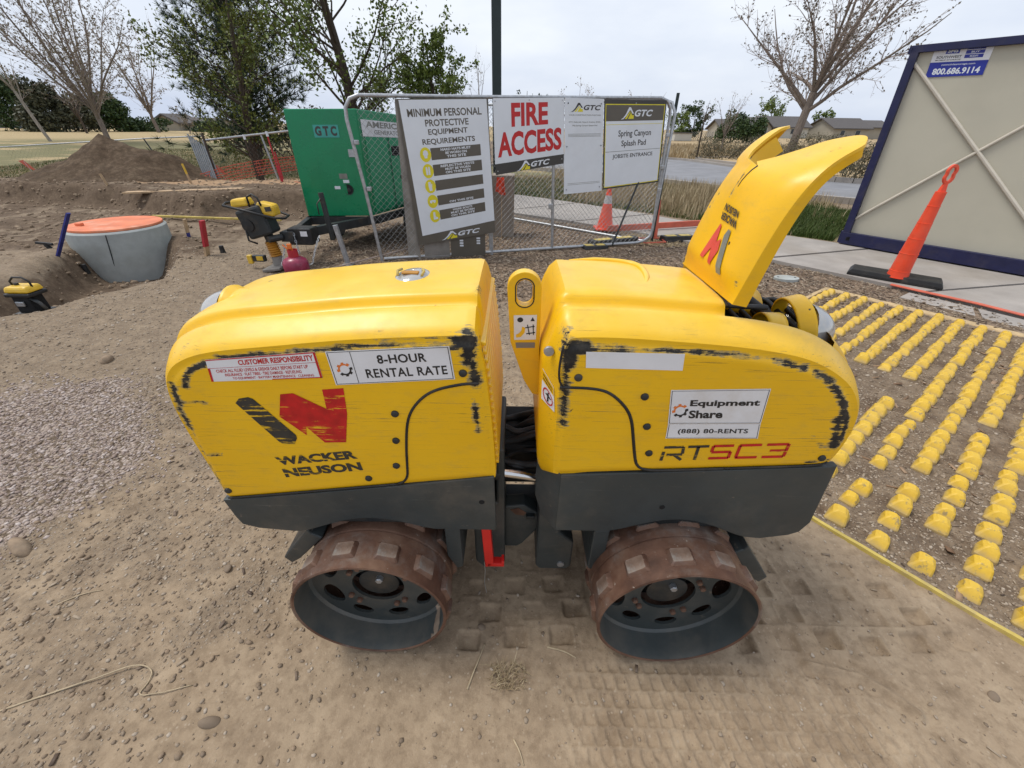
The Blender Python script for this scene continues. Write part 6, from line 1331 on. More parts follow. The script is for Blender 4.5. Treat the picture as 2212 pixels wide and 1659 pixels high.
# small access lid
t = thing('access_lid', 'small oval pale grey access lid with two bolt holes in the soil', 'lid', (3.40, 5.02, 0)); mb = MB(); vs = [(3.40 + .15 * math.cos(a), 5.02 + .10 * math.sin(a)) for a in np.linspace(0, 6.283, 29)[:-1]]; mb.prism(vs, lambda a, b, d: (a, b, d), -.02, .035); mb.build('plate', 'sewer', t, bevel=.004)
for dx in (-.10, .10): mb = MB(); mb.lathe([(0, .0362), (.014, .0362), (.014, .03)], (3.40 + dx, 5.02 - dx * .1, 0), 'z', 12); mb.build('bolt_hole', 'vblack', t)
# traffic cone on the path
t = thing('traffic_cone', 'orange traffic cone with a white band standing behind the fence', 'cone', (1.63, 7.72, .03)); cxx, cyy = 1.63, 7.72
mb = MB(); mb.lathe([(.0, .70), (.022, .70), (.028, .69), (.14, .04), (.15, .03)], (cxx, cyy, .03), 'z', 32); mb.build('body', 'orange', t, smooth='auto'); mb = MB(); mb.box((cxx, cyy, .045), (.36, .36, .03)); mb.build('base', 'orange', t, bevel=.01)
mb = MB(); mb.lathe([(.0515, .56), (.0735, .43)], (cxx, cyy, .03), 'z', 32); mb.build('reflective_band', 'refl', t, smooth=True)
# delineator
t = thing('delineator', 'tall orange stepped delineator post in a black rubber base on the path', 'delineator', (4.70, 4.96, .03)); bx_, by_ = 4.70, 4.96
ld = Vector((.755, -.656, 0)); lw = Vector((.656, .755, 0)); c0 = Vector((4.72, 5.02, .03)); mb = MB(); vs = []
for z, k in ((0, 1.0), (.03, 1.0), (.075, .93)):
    for a, b_ in ((-1, -1), (1, -1), (1, 1), (-1, 1)): vs.append(c0 + ld * a * .46 * k + lw * b_ * .155 * k + Vector((0, 0, z)))
mb.add(vs, [(3, 2, 1, 0), (8, 9, 10, 11)] + [(l * 4 + i, l * 4 + (i + 1) % 4, (l + 1) * 4 + (i + 1) % 4, (l + 1) * 4 + i) for l in range(2) for i in range(4)]); mb.build('base', 'black', t, bevel=.006)
prof = []; z = .09; r = .088
segs = [(.108, .155), (.098, .36), (.088, .53), (.077, .70), (.066, .88), (.055, 1.03)]
prof = [(0, .08), (.112, .08)]; zz = .08
for i, (r, z1) in enumerate(segs):
    rn = segs[i + 1][0] if i + 1 < len(segs) else r - .007
    prof += [(r + .0045, zz), (r + .0045, zz + .006), (r, zz + .008), (rn + .002, z1)]; zz = z1
prof += [(.036, zz), (.0, zz + .004)]
dsv = Vector((-.02, 0, 0)); mb = MB(); mb.lathe(prof, (bx_, by_, 0), 'z', 36); mb.build('tube', 'orange', t, smooth='auto')
mb = MB(); mb.box((bx_, by_, 1.07), (.07, .04, .09), None, .6); mb.build('neck', 'orange', t, bevel=.004)
cu = bpy.data.curves.new('h', 'CURVE'); cu.dimensions = '2D'; cu.fill_mode = 'BOTH'; cu.extrude = .011; cu.bevel_depth = .002
def lobes(s): return [((.052 * s - .010 * math.cos(2 * a) * -1 * 1.0 + .012 * math.cos(4 * a)) * math.cos(a) * .95, 1.195 + (.088 - .0 + .0 * s) * (s if s < 1 else 1) * math.sin(a)) for a in np.linspace(0, 2 * math.pi, 37)[:-1]]
spline(cu, [(.060 * math.cos(a) * (1 - .22 * math.exp(-(math.sin(a) / .25) ** 2)), 1.20 + .095 * math.sin(a)) for a in np.linspace(0, 2 * math.pi, 37)[:-1]]); spline(cu, [(.038 * math.cos(a) * (1 - .30 * math.exp(-(math.sin(a) / .3) ** 2)), 1.20 + .070 * math.sin(a)) for a in np.linspace(0, 2 * math.pi, 37)[:-1]])
curve_to_part(cu, 'grip_loop', 'orange', Matrix.Translation((bx_, by_, 0)) @ Mxz, t)
# orange barricade lying behind the fence corner
t = thing('orange_barricade', 'faded orange plastic barricade bar with its foot lying at the fence corner', 'barricade', (2.5, 7.2, 0))
mb = MB(); mb.bar((1.62, 7.42, .10), (3.45, 8.02, .10), .04, .10); mb.build('rail_bar', 'orange2', t, bevel=.006)
mb = MB(); mb.bar((2.33, 6.98, .06), (2.30, 7.05, .62), .045, .03); mb.build('upright', 'orange2', t)
mb = MB(); mb.tube([(1.95, 6.95, .05), (2.10, 6.72, .03), (2.45, 6.80, .03), (2.42, 7.02, .04), (1.95, 6.95, .05)], .012, 6); mb.build('foot_loop', 'orange2', t)
# ------------------------------------------------------------------ storage container
CP = Vector((5.3, 6.87, .032)); CD = Vector((1.28, -1.66, 0)).normalized(); CN = Vector((-CD.y, CD.x, 0)); CW, CH, CL = 2.30, 2.50, 4.8
def C3(s, z, off=0.0): return CP + CD * s + CN * off + Vector((0, 0, z))       # off < 0 is towards the camera
t = thing('storage_container', 'beige portable storage container with navy frame and X braces', 'container', tuple(C3(1.1, 0)))
sl = -.11
def S3(s, z, off=0.0): return C3(s + sl * z / CH, z, off)
mb = MB()
def cbar(a, b, w, d, m, nm, z0=0): 
    mb = MB(); A_, B_ = S3(*a), S3(*b); mb.bar(A_, B_, w, d, tuple(CN)); return mb.build(nm, m, t, bevel=.004)
mb = MB(); vs = [S3(.04, .18, .02), S3(CW - .04, .18, .02), S3(CW - .04, CH - .05, .02), S3(.04, CH - .05, .02)]; vs += [p + CN * (CL - .06) for p in vs]
mb.add(vs, [(0, 1, 2, 3), (7, 6, 5, 4), (0, 4, 5, 1), (1, 5, 6, 2), (2, 6, 7, 3), (3, 7, 4, 0)]); mb.build('wall_panel', 'beige', t)
cbar((.045, .10), (.045, CH - .02), .09, .10, 'navy', 'corner_post'); cbar((CW - .045, .10), (CW - .045, CH - .02), .09, .10, 'navy', 'corner_post')
cbar((0, CH - .035), (CW, CH - .035), .08, .10, 'navy', 'top_rail'); cbar((0, .10), (CW, .10), .17, .12, 'navy', 'bottom_rail')
for s_ in (0, CW):
    mb = MB(); mb.bar(S3(s_, CH - .035, .0), S3(s_, CH - .035, CL), .08, .08); mb.build('top_rail', 'navy', t); mb = MB(); mb.bar(S3(s_, .10, .0), S3(s_, .10, CL), .08, .17); mb.build('bottom_rail', 'navy', t)
for a in (.12, .55): mb = MB(); mb.box(S3(a, .10, -.062), (.10, .01, .05)); mb.build('fork_pocket', 'vblack', t) if a < .2 else None
for (a, b_) in (((.05, 2.34), (2.12, .36)), ((.06, .37), (2.14, 2.34))):
    mb = MB(); mb.tube([S3(*a, -.0), S3(*b_, -.0)], .022 if a[1] > 1 else .018, 8); mb.build('brace', 'beigel', t, smooth='auto')
cq = Quad(S3(.232, 2.488, -.0), S3(.79, 2.468, -.0), S3(.80, 2.152, -.0), S3(.247, 2.156, -.0), -CN); cq = Quad(*[p + CN * .014 for p in cq.c], -CN)
mb = MB(); cq.slab(mb, .0015); s = mb.build('sticker', 'vinyl', t); s['label'] = 'white and blue supplier sticker with a phone number'
cq = Quad(*[p - CN * .0018 for p in cq.c], -CN)
for rc in ((0, 0, 1, .47), (.22, .72, .46, .90), (.57, .82, .88, .93), (.57, .69, .88, .80), (.57, .56, .88, .67)): mb = MB(); cq.rect(mb, *rc, .0006); mb.build('blue_band', 'blue', s)
for rc, tx, bd, mm in (((.10, .07, .92, .28), '800.686.9114', .035, 'board'), ((.22, .34, .80, .41), 'swmobilestorage.com', .01, 'board'), ((.25, .75, .43, .87), 'SMS', .04, 'board'), ((.66, .845, .80, .905), 'RENT', .02, 'board'), ((.66, .715, .80, .775), 'BUY', .02, 'board'), ((.66, .585, .80, .645), 'MODIFY', .02, 'board'), ((.08, .58, .52, .66), 'SOUTHWEST', .02, 'char'), ((.08, .51, .52, .55), 'MOBILE STORAGE', .01, 'char')): mb = MB(); cq.sub(*rc).text(mb, tx, bd, .0012); mb.build('lettering', mm, s)
# ------------------------------------------------------------------ yellow track-out mat
t = thing('track_out_mat', 'yellow plastic track-out mat half buried in soil with rows of pyramid nubs', 'mat', (matxy(3.9, .3)[0], matxy(3.9, .3)[1], 0))
def edge(a, b, w, h, m='ptan', nm='mat_edge'):
    mb = MB(); A_ = Vector((*matxy(*a), 0)); B_ = Vector((*matxy(*b), 0)); n = max(2, int((B_ - A_).length / .08)); P = [A_.lerp(B_, i / n) for i in range(n + 1)]; d = (B_ - A_).normalized(); x = Vector((-d.y, d.x, 0)); rgx = random.Random(int(a[0] * 100)); vs = []
    for p in P:
        j = rgx.uniform(-.003, .003); z = gz1(p.x, p.y)
        for k, zz in ((-w / 2, -.01), (-w / 2 * .8, h + j), (w / 2 * .8, h + j), (w / 2, -.01)): vs.append(p + x * k + Vector((0, 0, z + zz)))
    mb.add(vs, [(4 * i + k, 4 * i + k + 1, 4 * i + 5 + k, 4 * i + 4 + k) for i in range(n) for k in range(3)]); return mb.build(nm, m, t, smooth='auto')
edge((1.965, -.78), (1.965, .60), .022, .016); edge((5.83, -.3), (5.83, 1.43), .12, .010, 'tanmat'); edge((4.3, 1.42), (5.85, 1.42), .05, .012, 'tanmat')
edge((1.965, -.78), (3.2, -.80), .022, .016)
rgm = random.Random(11); src = None; cnt = 0
for r_ in range(14):
    n = -.72 + .158 * r_
    for c in range(25):
        d = 2.10 + .150 * c + (.0 if r_ % 2 == 0 else .0) - .02
        if n > .32 and d < 3.95 + .10 * (n - .4): continue
        if .14 < n < .30 and 3.48 < d < 4.02: continue
        if n > 1.1 and d < 4.6: continue
        if rgm.random() < .025: continue
        if (r_ == 5 and c in (3,)) or (r_ == 4 and c == 4): continue
        x, y = matxy(d + rgm.uniform(-.012, .012), n + rgm.uniform(-.008, .008)); z = gz1(x, y) - rgm.uniform(0, .012) ; s = rgm.uniform(.88, 1.06) * (.82 if rgm.random() < .10 else 1)
        if src is None:
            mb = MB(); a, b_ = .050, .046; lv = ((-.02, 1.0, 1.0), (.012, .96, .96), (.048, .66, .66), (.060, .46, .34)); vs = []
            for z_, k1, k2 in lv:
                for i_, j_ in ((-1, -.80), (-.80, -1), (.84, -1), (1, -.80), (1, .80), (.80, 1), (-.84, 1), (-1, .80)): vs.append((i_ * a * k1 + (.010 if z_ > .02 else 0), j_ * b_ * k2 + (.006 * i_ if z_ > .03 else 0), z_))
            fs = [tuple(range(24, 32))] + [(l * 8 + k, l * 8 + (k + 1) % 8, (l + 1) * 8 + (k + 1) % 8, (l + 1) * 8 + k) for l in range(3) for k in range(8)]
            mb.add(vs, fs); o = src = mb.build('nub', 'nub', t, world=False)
            bm = bmesh.new(); bm.from_mesh(o.data); bmesh.ops.bevel(bm, geom=bm.edges[:], offset=.0016, segments=1, affect='EDGES'); bm.to_mesh(o.data); bm.free()
        else: o = src.copy(); COL.objects.link(o)
        o.parent = t; o.location = Vector((x, y, z)) - root_loc(t); o.rotation_euler = (rgm.uniform(-.08, .08), rgm.uniform(-.08, .08), math.atan2(MAT_D[1], MAT_D[0]) + rgm.uniform(-.05, .05)); o.scale = (s, s * rgm.uniform(.96, 1.04), s * rgm.uniform(.9, 1.05)); cnt += 1
# ------------------------------------------------------------------ trees and plants
def frame(d):
    d = d.normalized(); a = d.orthogonal().normalized(); return a, d.cross(a)
class Tree:
    def __init__(s, seed): s.r = random.Random(seed); s.mb = MB(); s.tips = []; s.tw = MB()
    def limb(s, p, d, L, r0, r1, nseg, n, wob=.12, up=.0, twig=False):
        pts = [Vector(p)]; d = Vector(d).normalized(); out = [(Vector(p), d.copy(), 0)]
        for i in range(nseg):
            d = (d + Vector((s.r.gauss(0, wob), s.r.gauss(0, wob), s.r.gauss(0, wob) + up))).normalized(); pts.append(pts[-1] + d * (L / nseg)); out.append((pts[-1].copy(), d.copy(), (i + 1) / nseg))
        (s.tw if twig else s.mb).tube(pts, [r0 + (r1 - r0) * i / nseg for i in range(nseg + 1)], n, False); return out
    def side(s, d, ang):
        a, b = frame(d); t = s.r.uniform(0, 2 * math.pi); return (d * math.cos(ang) + (a * math.cos(t) + b * math.sin(t)) * math.sin(ang)).normalized()
def quads(pts, size, rng, m, name, parent, asp=.55, n_norm=None, jit=0.0, up=0.0):
    """one small leaf-sized quad per point"""
    P = np.array(pts, float); n = len(P); rs = np.random.RandomState(rng)
    if jit: P = P + rs.normal(0, jit, P.shape)
    a = rs.normal(0, 1, (n, 3)); a[:, 2] += up; a /= np.linalg.norm(a, axis=1)[:, None]; b = np.cross(a, rs.normal(0, 1, (n, 3))); b /= np.linalg.norm(b, axis=1)[:, None]
    sz = size * rs.uniform(.6, 1.35, (n, 1)); A = a * sz; B_ = b * sz * asp
    V = np.stack([P - A * .5, P + B_ * .5, P + A * .5, P - B_ * .5], 1).reshape(-1, 3); me = bpy.data.meshes.new(name); o = root_loc(parent) if parent is not None else Vector((0, 0, 0))
    V = V - np.array(o)[None]
    me.vertices.add(4 * n); me.vertices.foreach_set('co', V.astype(np.float32).ravel()); me.loops.add(4 * n); me.loops.foreach_set('vertex_index', np.arange(4 * n, dtype=np.int32)); me.polygons.add(n)
    me.polygons.foreach_set('loop_start', (np.arange(n) * 4).astype(np.int32)); me.polygons.foreach_set('loop_total', np.full(n, 4, np.int32)); me.update(calc_edges=True); me.materials.append(MT[m])
    ob = bpy.data.objects.new(name, me); COL.objects.link(ob)
    if parent is not None: ob.parent = parent
    ob['kind'] = 'stuff'; return ob
def bare_tree(x, y, h, label, seed, bark='bark', bud='bud', limbs=9, spread=(15, 48), trunk=.14, fork=.16, nb=9, nt=6, budn=2, budsize=.07, lean=(0, 0), grp='bare spring trees', z=None, r0=None, sub=1.0):
    z = gz1(x, y) if z is None else z; T = Tree(seed); t = thing('bare_tree', label, 'tree', (x, y, z), grp); R_ = r0 or h * .016
    tr = T.limb((x, y, z - .1), (lean[0], lean[1], 1), h * fork + .1, R_ * 1.25, R_, 4, 9, .03)
    top, td, _ = tr[-1]; buds = []
    lead = []
    for k in range(limbs):
        az = 2 * math.pi * (k + T.r.uniform(-.25, .25)) / limbs * 1.618 * 2; an = R(T.r.uniform(*spread)) * (1 if k else .2)
        st = tr[T.r.randint(3, 4)][0] + Vector((0, 0, T.r.uniform(-.05, .12) * h * .3)) * (k > 2)
        d = Vector((math.cos(az) * math.sin(an) + lean[0] * .8, math.sin(az) * math.sin(an) + lean[1], math.cos(an)))
        L = h * (1 - fork) * T.r.uniform(.72, 1.0) * (1.06 if k == 0 else 1)
        lead.append(T.limb(top if k < 3 else st, d, L, R_ * .55, R_ * .08, 7, 6, .07, .035))
    for l in lead:
        for b in range(nb):
            i = T.r.randint(1, len(l) - 1); p, d, f = l[i]; q0 = l[i - 1][0].lerp(p, T.r.random()); bl = T.limb(q0, T.side(d, R(T.r.uniform(22, 50))), h * T.r.uniform(.13, .26) * (1.15 - f * .6) * sub, R_ * .13, R_ * .03, 4, 4, .12, .05, True)
            for _ in range(nt):
                j = T.r.randint(1, len(bl) - 1); p2, d2, f2 = bl[j]; tl = T.limb(bl[j - 1][0].lerp(p2, T.r.random()), T.side(d2, R(T.r.uniform(20, 60))), h * T.r.uniform(.04, .095), R_ * .042, R_ * .02, 2, 3, .15, .03, True)
                for _ in range(budn): a, b_ = tl[T.r.randint(0, 1)][0], tl[-1][0]; buds.append(a.lerp(b_, T.r.random()))
    T.mb.build('trunk', bark, t, smooth=True); stuff(T.tw.build('crown', 'twig', t)); 
    if budn: b = quads(buds, budsize, seed, bud, 'bud_cluster', t, .6, jit=.02); 
    return t
def leafy(x, y, h, rad, label, seed, m='leaf', n=6000, size=.09, zlow=.25, bark='barkd', grp='leafing trees', limbs=8, z=None, name='leafy_tree', fork=.2, pw=1.0, cat='tree'):
    z = gz1(x, y) if z is None else z; T = Tree(seed); t = thing(name, label, cat, (x, y, z), grp); R_ = h * .018
    tr = T.limb((x, y, z - .1), (0, 0, 1), h * .92, R_ * 1.3, R_ * .15, 8, 8, .035); pts = []
    for k in range(limbs * 3):
        f = T.r.uniform(fork, .9); i = max(1, min(8, int(f * 8))); p = tr[i - 1][0].lerp(tr[i][0], T.r.random()); az = T.r.uniform(0, 2 * math.pi)
        shape = math.sin(math.pi * min(1, (f - fork * .6) / (1.02 - fork * .6)) ** pw) ** .6; L = rad * shape * T.r.uniform(.7, 1.1) * 1.15
        l = T.limb(p, (math.cos(az), math.sin(az), T.r.uniform(.45, 1.1)), max(.3, L), R_ * .42 * (1.1 - f), R_ * .06, 5, 5, .10, .05)
        for b in range(6):
            j = T.r.randint(2, 5); q_, d, _ = l[j]; bl = T.limb(l[j - 1][0].lerp(q_, T.r.random()), T.side(d, R(T.r.uniform(25, 60))), L * T.r.uniform(.25, .5), R_ * .10, R_ * .03, 3, 3, .15, .04, True)
            for _ in range(max(1, n // (limbs * 18))):
                a = bl[T.r.randint(0, 2)][0]; b_ = bl[-1][0]; pts.append(a.lerp(b_, T.r.random()) + Vector((T.r.gauss(0, 1), T.r.gauss(0, 1), T.r.gauss(0, 1))) * (.05 * rad))
    T.mb.build('trunk', bark, t, smooth=True); stuff(T.tw.build('twigs', bark, t)); quads(pts, size, seed, m, 'crown', t, .6); return t
def pine(x, y, h, rad, label, seed, tuft=.20, per=15, m='needle', grp='evergreens by the lawn', dens=1.0, z0=.06):
    z = gz1(x, y); T = Tree(seed); t = thing('pine_tree', label, 'tree', (x, y, z), grp); tr = T.limb((x, y, z - .1), (0, 0, 1), h, h * .022, .02, 10, 8, .02); tufts = []
    k = 0; zz = h * z0 + .25
    while zz < h * .97:
        f = zz / h; i = min(9, int(f * 10)); p = tr[i][0].lerp(tr[i + 1][0], f * 10 - i); L0 = rad * (1 - f) ** .75 * 1.1 + .15
        for b in range(T.r.randint(4, 6)):
            az = k * 2.4 + b * 1.256 + T.r.uniform(-.3, .3); L = L0 * T.r.uniform(.6, 1.12)
            l = T.limb(p, (math.cos(az), math.sin(az), T.r.uniform(.15, .45)), L, .02 + .02 * (1 - f), .006, 5, 4, .07, .05)
            for q_, d, ff in l[2:]: tufts.append((q_, d)); 
            for _ in range(int((3 + L * 4.2) * dens)):
                j = T.r.randint(1, 5); q_, d, ff = l[j]; e = T.limb(l[j - 1][0].lerp(q_, T.r.random()), (T.side(d, R(T.r.uniform(30, 62))) + Vector((0, 0, .25))), L * T.r.uniform(.12, .30) + .08, .007, .004, 2, 3, .1, .06, True); tufts.append((e[-1][0], e[-1][1])); tufts.append((e[1][0], e[1][1]))
        zz += T.r.uniform(.22, .36) * h / 9; k += 1
    T.mb.build('trunk', 'barkd', t, smooth=True); stuff(T.tw.build('twigs', 'barkd', t))
    rs = np.random.RandomState(seed); P = np.array([a for a, b in tufts]); D = np.array([b for a, b in tufts]); n = len(P); P = np.repeat(P, per, 0); D = np.repeat(D, per, 0)
    dd = D * .9 + rs.normal(0, .75, D.shape); dd[:, 2] += .25; dd /= np.linalg.norm(dd, axis=1)[:, None]; sd_ = np.cross(dd, rs.normal(0, 1, dd.shape)); sd_ /= np.linalg.norm(sd_, axis=1)[:, None]; L = tuft * rs.uniform(.6, 1.15, (n * per, 1))
    V = np.stack([P - sd_ * .011, P + sd_ * .011, P + dd * L], 1).reshape(-1, 3) - np.array(root_loc(t))[None]; me = bpy.data.meshes.new('crown'); N = n * per
    me.vertices.add(3 * N); me.vertices.foreach_set('co', V.astype(np.float32).ravel()); me.loops.add(3 * N); me.loops.foreach_set('vertex_index', np.arange(3 * N, dtype=np.int32)); me.polygons.add(N); me.polygons.foreach_set('loop_start', (np.arange(N) * 3).astype(np.int32)); me.polygons.foreach_set('loop_total', np.full(N, 3, np.int32)); me.update(calc_edges=True); me.materials.append(MT[m]); ob = bpy.data.objects.new('crown', me); COL.objects.link(ob); ob.parent = t; ob['kind'] = 'stuff'; return t
def clump(x, y, z, rx, ry, h, label, seed, m='juni', n=3500, size=.22, name='conifer', cat='tree', grp=None, cone=.5, trunk=True, asp=.5):
    t = thing(name, label, cat, (x, y, z), grp); rs = np.random.RandomState(seed); P = []
    if trunk: mb = MB(); mb.tube([(x, y, z - .2), (x, y, z + h * .8)], [h * .03, h * .01], 7); mb.build('trunk', 'barkd', t)
    else:
        mb = MB(); rq = random.Random(seed)
        for k in range(14): a = rq.uniform(0, 6.28); mb.tube([(x + rx * .2 * math.cos(a), y + ry * .2 * math.sin(a), z - .1), (x + rx * .75 * math.cos(a), y + ry * .75 * math.sin(a), z + h * rq.uniform(.5, .8))], [.02, .008], 4)
        stuff(mb.build('stems', 'barkd', t))
    nl = 22; C = rs.uniform(0, 1, (nl, 3))
    lobes = []
    for k in range(nl):
        f = C[k, 0] ** 1.1; a = C[k, 1] * 6.28; w = (1 - cone * f) * .72; lobes.append((x + rx * w * math.cos(a), y + ry * w * math.sin(a), z + h * (.12 + .80 * f), .42 * (1 - .45 * cone * f)))
    per = n // nl
    for (lx, ly, lz, s) in lobes:
        v = rs.normal(0, 1, (per, 3)); v /= np.linalg.norm(v, axis=1)[:, None]; rr = rs.uniform(.45, 1.12, (per, 1)) ** .7; P.append(np.array([[lx, ly, lz]]) + v * rr * np.array([[rx * s, ry * s, h * s * .62]]))
    P = np.concatenate(P); P = P[P[:, 2] > z - .05]; quads(P, size, seed, m, 'crown', t, asp, up=.3); return t
# left side of the park
bare_tree(-25.8, 29.9, 10.2, 'tall bare vase-shaped tree behind the dirt pile', 2, 'bark', 'bud', 14, (12, 48), nb=16, nt=9, budn=3, budsize=.12, lean=(-.06, 0), r0=.125)
bare_tree(-34.8, 46.5, 8.8, 'slim bare tree between the tall bare tree and the pine', 5, 'bark', 'bud', 8, (8, 24), nb=9, nt=6, budn=3, budsize=.15, r0=.13)
bare_tree(-29.6, 30.0, 5.2, 'thin leaning sapling with a pale trunk at the far left of the lawn', 9, 'barkl', 'bud', 6, (15, 50), fork=.52, nb=6, nt=4, budn=2, budsize=.10, lean=(-.30, 0), r0=.075)
bare_tree(-36.5, 40.5, 4.6, 'small twiggy bare tree before the leftmost conifers', 12, 'barkd', 'budd', 7, (12, 50), fork=.2, nb=6, nt=4, budn=1, budsize=.10)
bare_tree(-30.4, 44.5, 2.6, 'low bare shrub tree beside the beige house behind the lawn', 14, 'bark', 'bud', 8, (25, 60), fork=.15, nb=6, nt=5, budn=2, budsize=.12)
bare_tree(-27.0, 47, 3.0, 'low bare bush just left of the pine behind the lawn', 15, 'bark', 'bud', 8, (25, 60), fork=.12, nb=6, nt=5, budn=2, budsize=.12)
clump(-47.3, 46, .5, 2.9, 2.6, 4.6, 'bright green conifer at the far left edge', 21, 'juni', 4200, .34, cone=.35, grp='conifers behind the lawn')
clump(-42.5, 44, .5, 2.3, 2.3, 3.9, 'brown-green conifer with a pointed top on the left', 22, 'junib', 4200, .32, cone=.7, grp='conifers behind the lawn')
clump(-40.6, 45, .5, 1.6, 2.0, 2.9, 'brownish conifer sloping down beside the small house roof', 23, 'junib', 2600, .3, cone=.6, grp='conifers behind the lawn')
clump(-39.8, 48, .5, 1.9, 2.0, 3.1, 'dark green conifer right behind the tall bare tree', 24, 'juni', 3600, .3, cone=.6, grp='conifers behind the lawn')
clump(-38.6, 50, .4, 2.8, 1.6, 1.45, 'rounded green hedge to the right of the tall bare tree', 25, 'juni', 3200, .26, name='hedge', cat='hedge', cone=.2, trunk=False)
clump(-33.0, 52, .4, 1.8, 1.6, 1.1, 'low dark hedge in front of the beige house', 26, 'juni', 1800, .26, name='hedge', cat='hedge', cone=.2, trunk=False)
pine(-10.1, 18.3, 9.6, 2.35, 'big dark pine at the edge of the lawn', 31, .27, 19, dens=1.35)
leafy(-8.05, 14.3, 5.4, 1.75, 'yellow-green young tree with a wrapped brown trunk before the pine', 32, 'leafy', 7000, .080, limbs=10, fork=.24)
leafy(-4.3, 13.4, 7.8, 2.45, 'large green leafing tree behind the generator', 33, 'leaf', 16000, .088, limbs=15, fork=.14)
leafy(-2.15, 14.0, 4.2, 1.15, 'smaller dark leafing tree right of the large green tree', 34, 'leaf', 8000, .085, limbs=8, fork=.25)
clump(-10.2, 22, .1, 2.6, 1.6, 1.9, 'low brown bush under the pine', 35, 'shrub', 2600, .16, name='shrub', cat='shrub', cone=.2, trunk=False)
# centre, beyond the fence
leafy(.55, 25, 3.4, 1.0, 'small round evergreen above the FIRE ACCESS sign', 41, 'juni', 2600, .12, fork=.3)
bare_tree(-1.5, 20, 3.9, 'thin bare sapling left of the light pole', 42, 'bark', 'bud', 4, (6, 30), fork=.45, nb=4, nt=3, budn=1, budsize=.06, r0=.035)
bare_tree(4.9, 40, 4.9, 'bare tree top showing above the narrow notice', 43, 'bark', 'bud', 9, (15, 50), nb=7, nt=5, budn=1, budsize=.10)
bare_tree(11.6, 45, 4.9, 'wide bare tree crown showing above the entrance sign', 44, 'bark', 'bud', 10, (25, 65), nb=8, nt=5, budn=1, budsize=.12)
# right side
bare_tree(14.0, 24, 8.6, 'large bare tree with grey trunk left of the container', 51, 'bark', 'budd', 12, (18, 60), nb=15, nt=9, budn=3, budsize=.10, fork=.36, r0=.17, lean=(.04, 0))
bare_tree(10.1, 26, 3.0, 'very thin dark bare sapling in the planting island', 52, 'barkd', 'budd', 3, (4, 25), fork=.6, nb=4, nt=3, budn=2, budsize=.08, r0=.04)
bare_tree(15.3, 35, 3.9, 'slim bare tree behind the planting island', 53, 'bark', 'bud', 6, (12, 40), fork=.25, nb=7, nt=4, budn=1, budsize=.08)
leafy(23.6, 70, 3.4, 1.7, 'small round green tree right of the signed fence', 54, 'leaf', 1800, .26, fork=.15); leafy(26.4, 72, 4.7, 2.5, 'larger dark green tree right of the signed fence', 55, 'juni', 2600, .28, fork=.12)
clump(28.0, 62, .1, 2.0, 1.8, 3.3, 'dark juniper left of the gabled house', 56, 'juni', 3000, .3, grp='junipers at the houses', cone=.4); clump(30.8, 62, .1, 1.6, 1.6, 2.6, 'rounder dark juniper against the gabled house', 57, 'juni', 2400, .3, grp='junipers at the houses', cone=.3)
leafy(59, 112, 7.4, 3.6, 'green tree rising behind the roof of the gabled house', 58, 'leaf', 2200, .4, fork=.2); leafy(66.5, 106, 5.6, 2.3, 'green tree between the two right-hand houses', 59, 'leaf', 1500, .4, fork=.15)
for i, (x, y, rx, ry, h, lb) in enumerate(((11.4, 26.0, 1.5, 1.3, 1.0, 'olive shrub at the left tip of the planting island'), (13.4, 25.2, 1.5, 1.2, 1.15, 'olive brown shrub in the middle of the planting island'), (11.7, 16.4, 1.1, .9, 1.10, 'dry brown shrub behind the raised hood beside the container'), (14.6, 22.6, 1.8, 1.4, 1.25, 'tan flowering shrub behind the hood tips'), (12.9, 19.2, 1.3, 1.2, .9, 'low dry shrub near the bare tree trunk'))):
    clump(x, y, .08, rx, ry, h, lb, 60 + i, 'shrub', 3600, .10, name='shrub', cat='shrub', cone=.15, trunk=False, asp=.28)
isl = [(9.9, 26.4), (10.3, 24.6), (11.0, 21.6), (10.9, 18.4), (10.8, 16.6), (11.6, 15.4), (13.2, 15.2), (15.0, 17.6), (16.4, 21.5), (15.4, 25.6), (12.6, 27.4)]
Pn = smoothpts(isl, .5, cyc=True, it=2); mb = MB(); mb.prism([tuple(p) for p in Pn], lambda a, b, d: (a, b, d), .0, .17); struct(mb.build('planting_island', 'tanmat', None))
mb = MB()
for a, b_ in zip(Pn, np.roll(Pn, -1, 0)): mb.bar((a[0], a[1], .11), (b_[0], b_[1], .11), .18, .20)
struct(mb.build('kerb', 'conc', None))
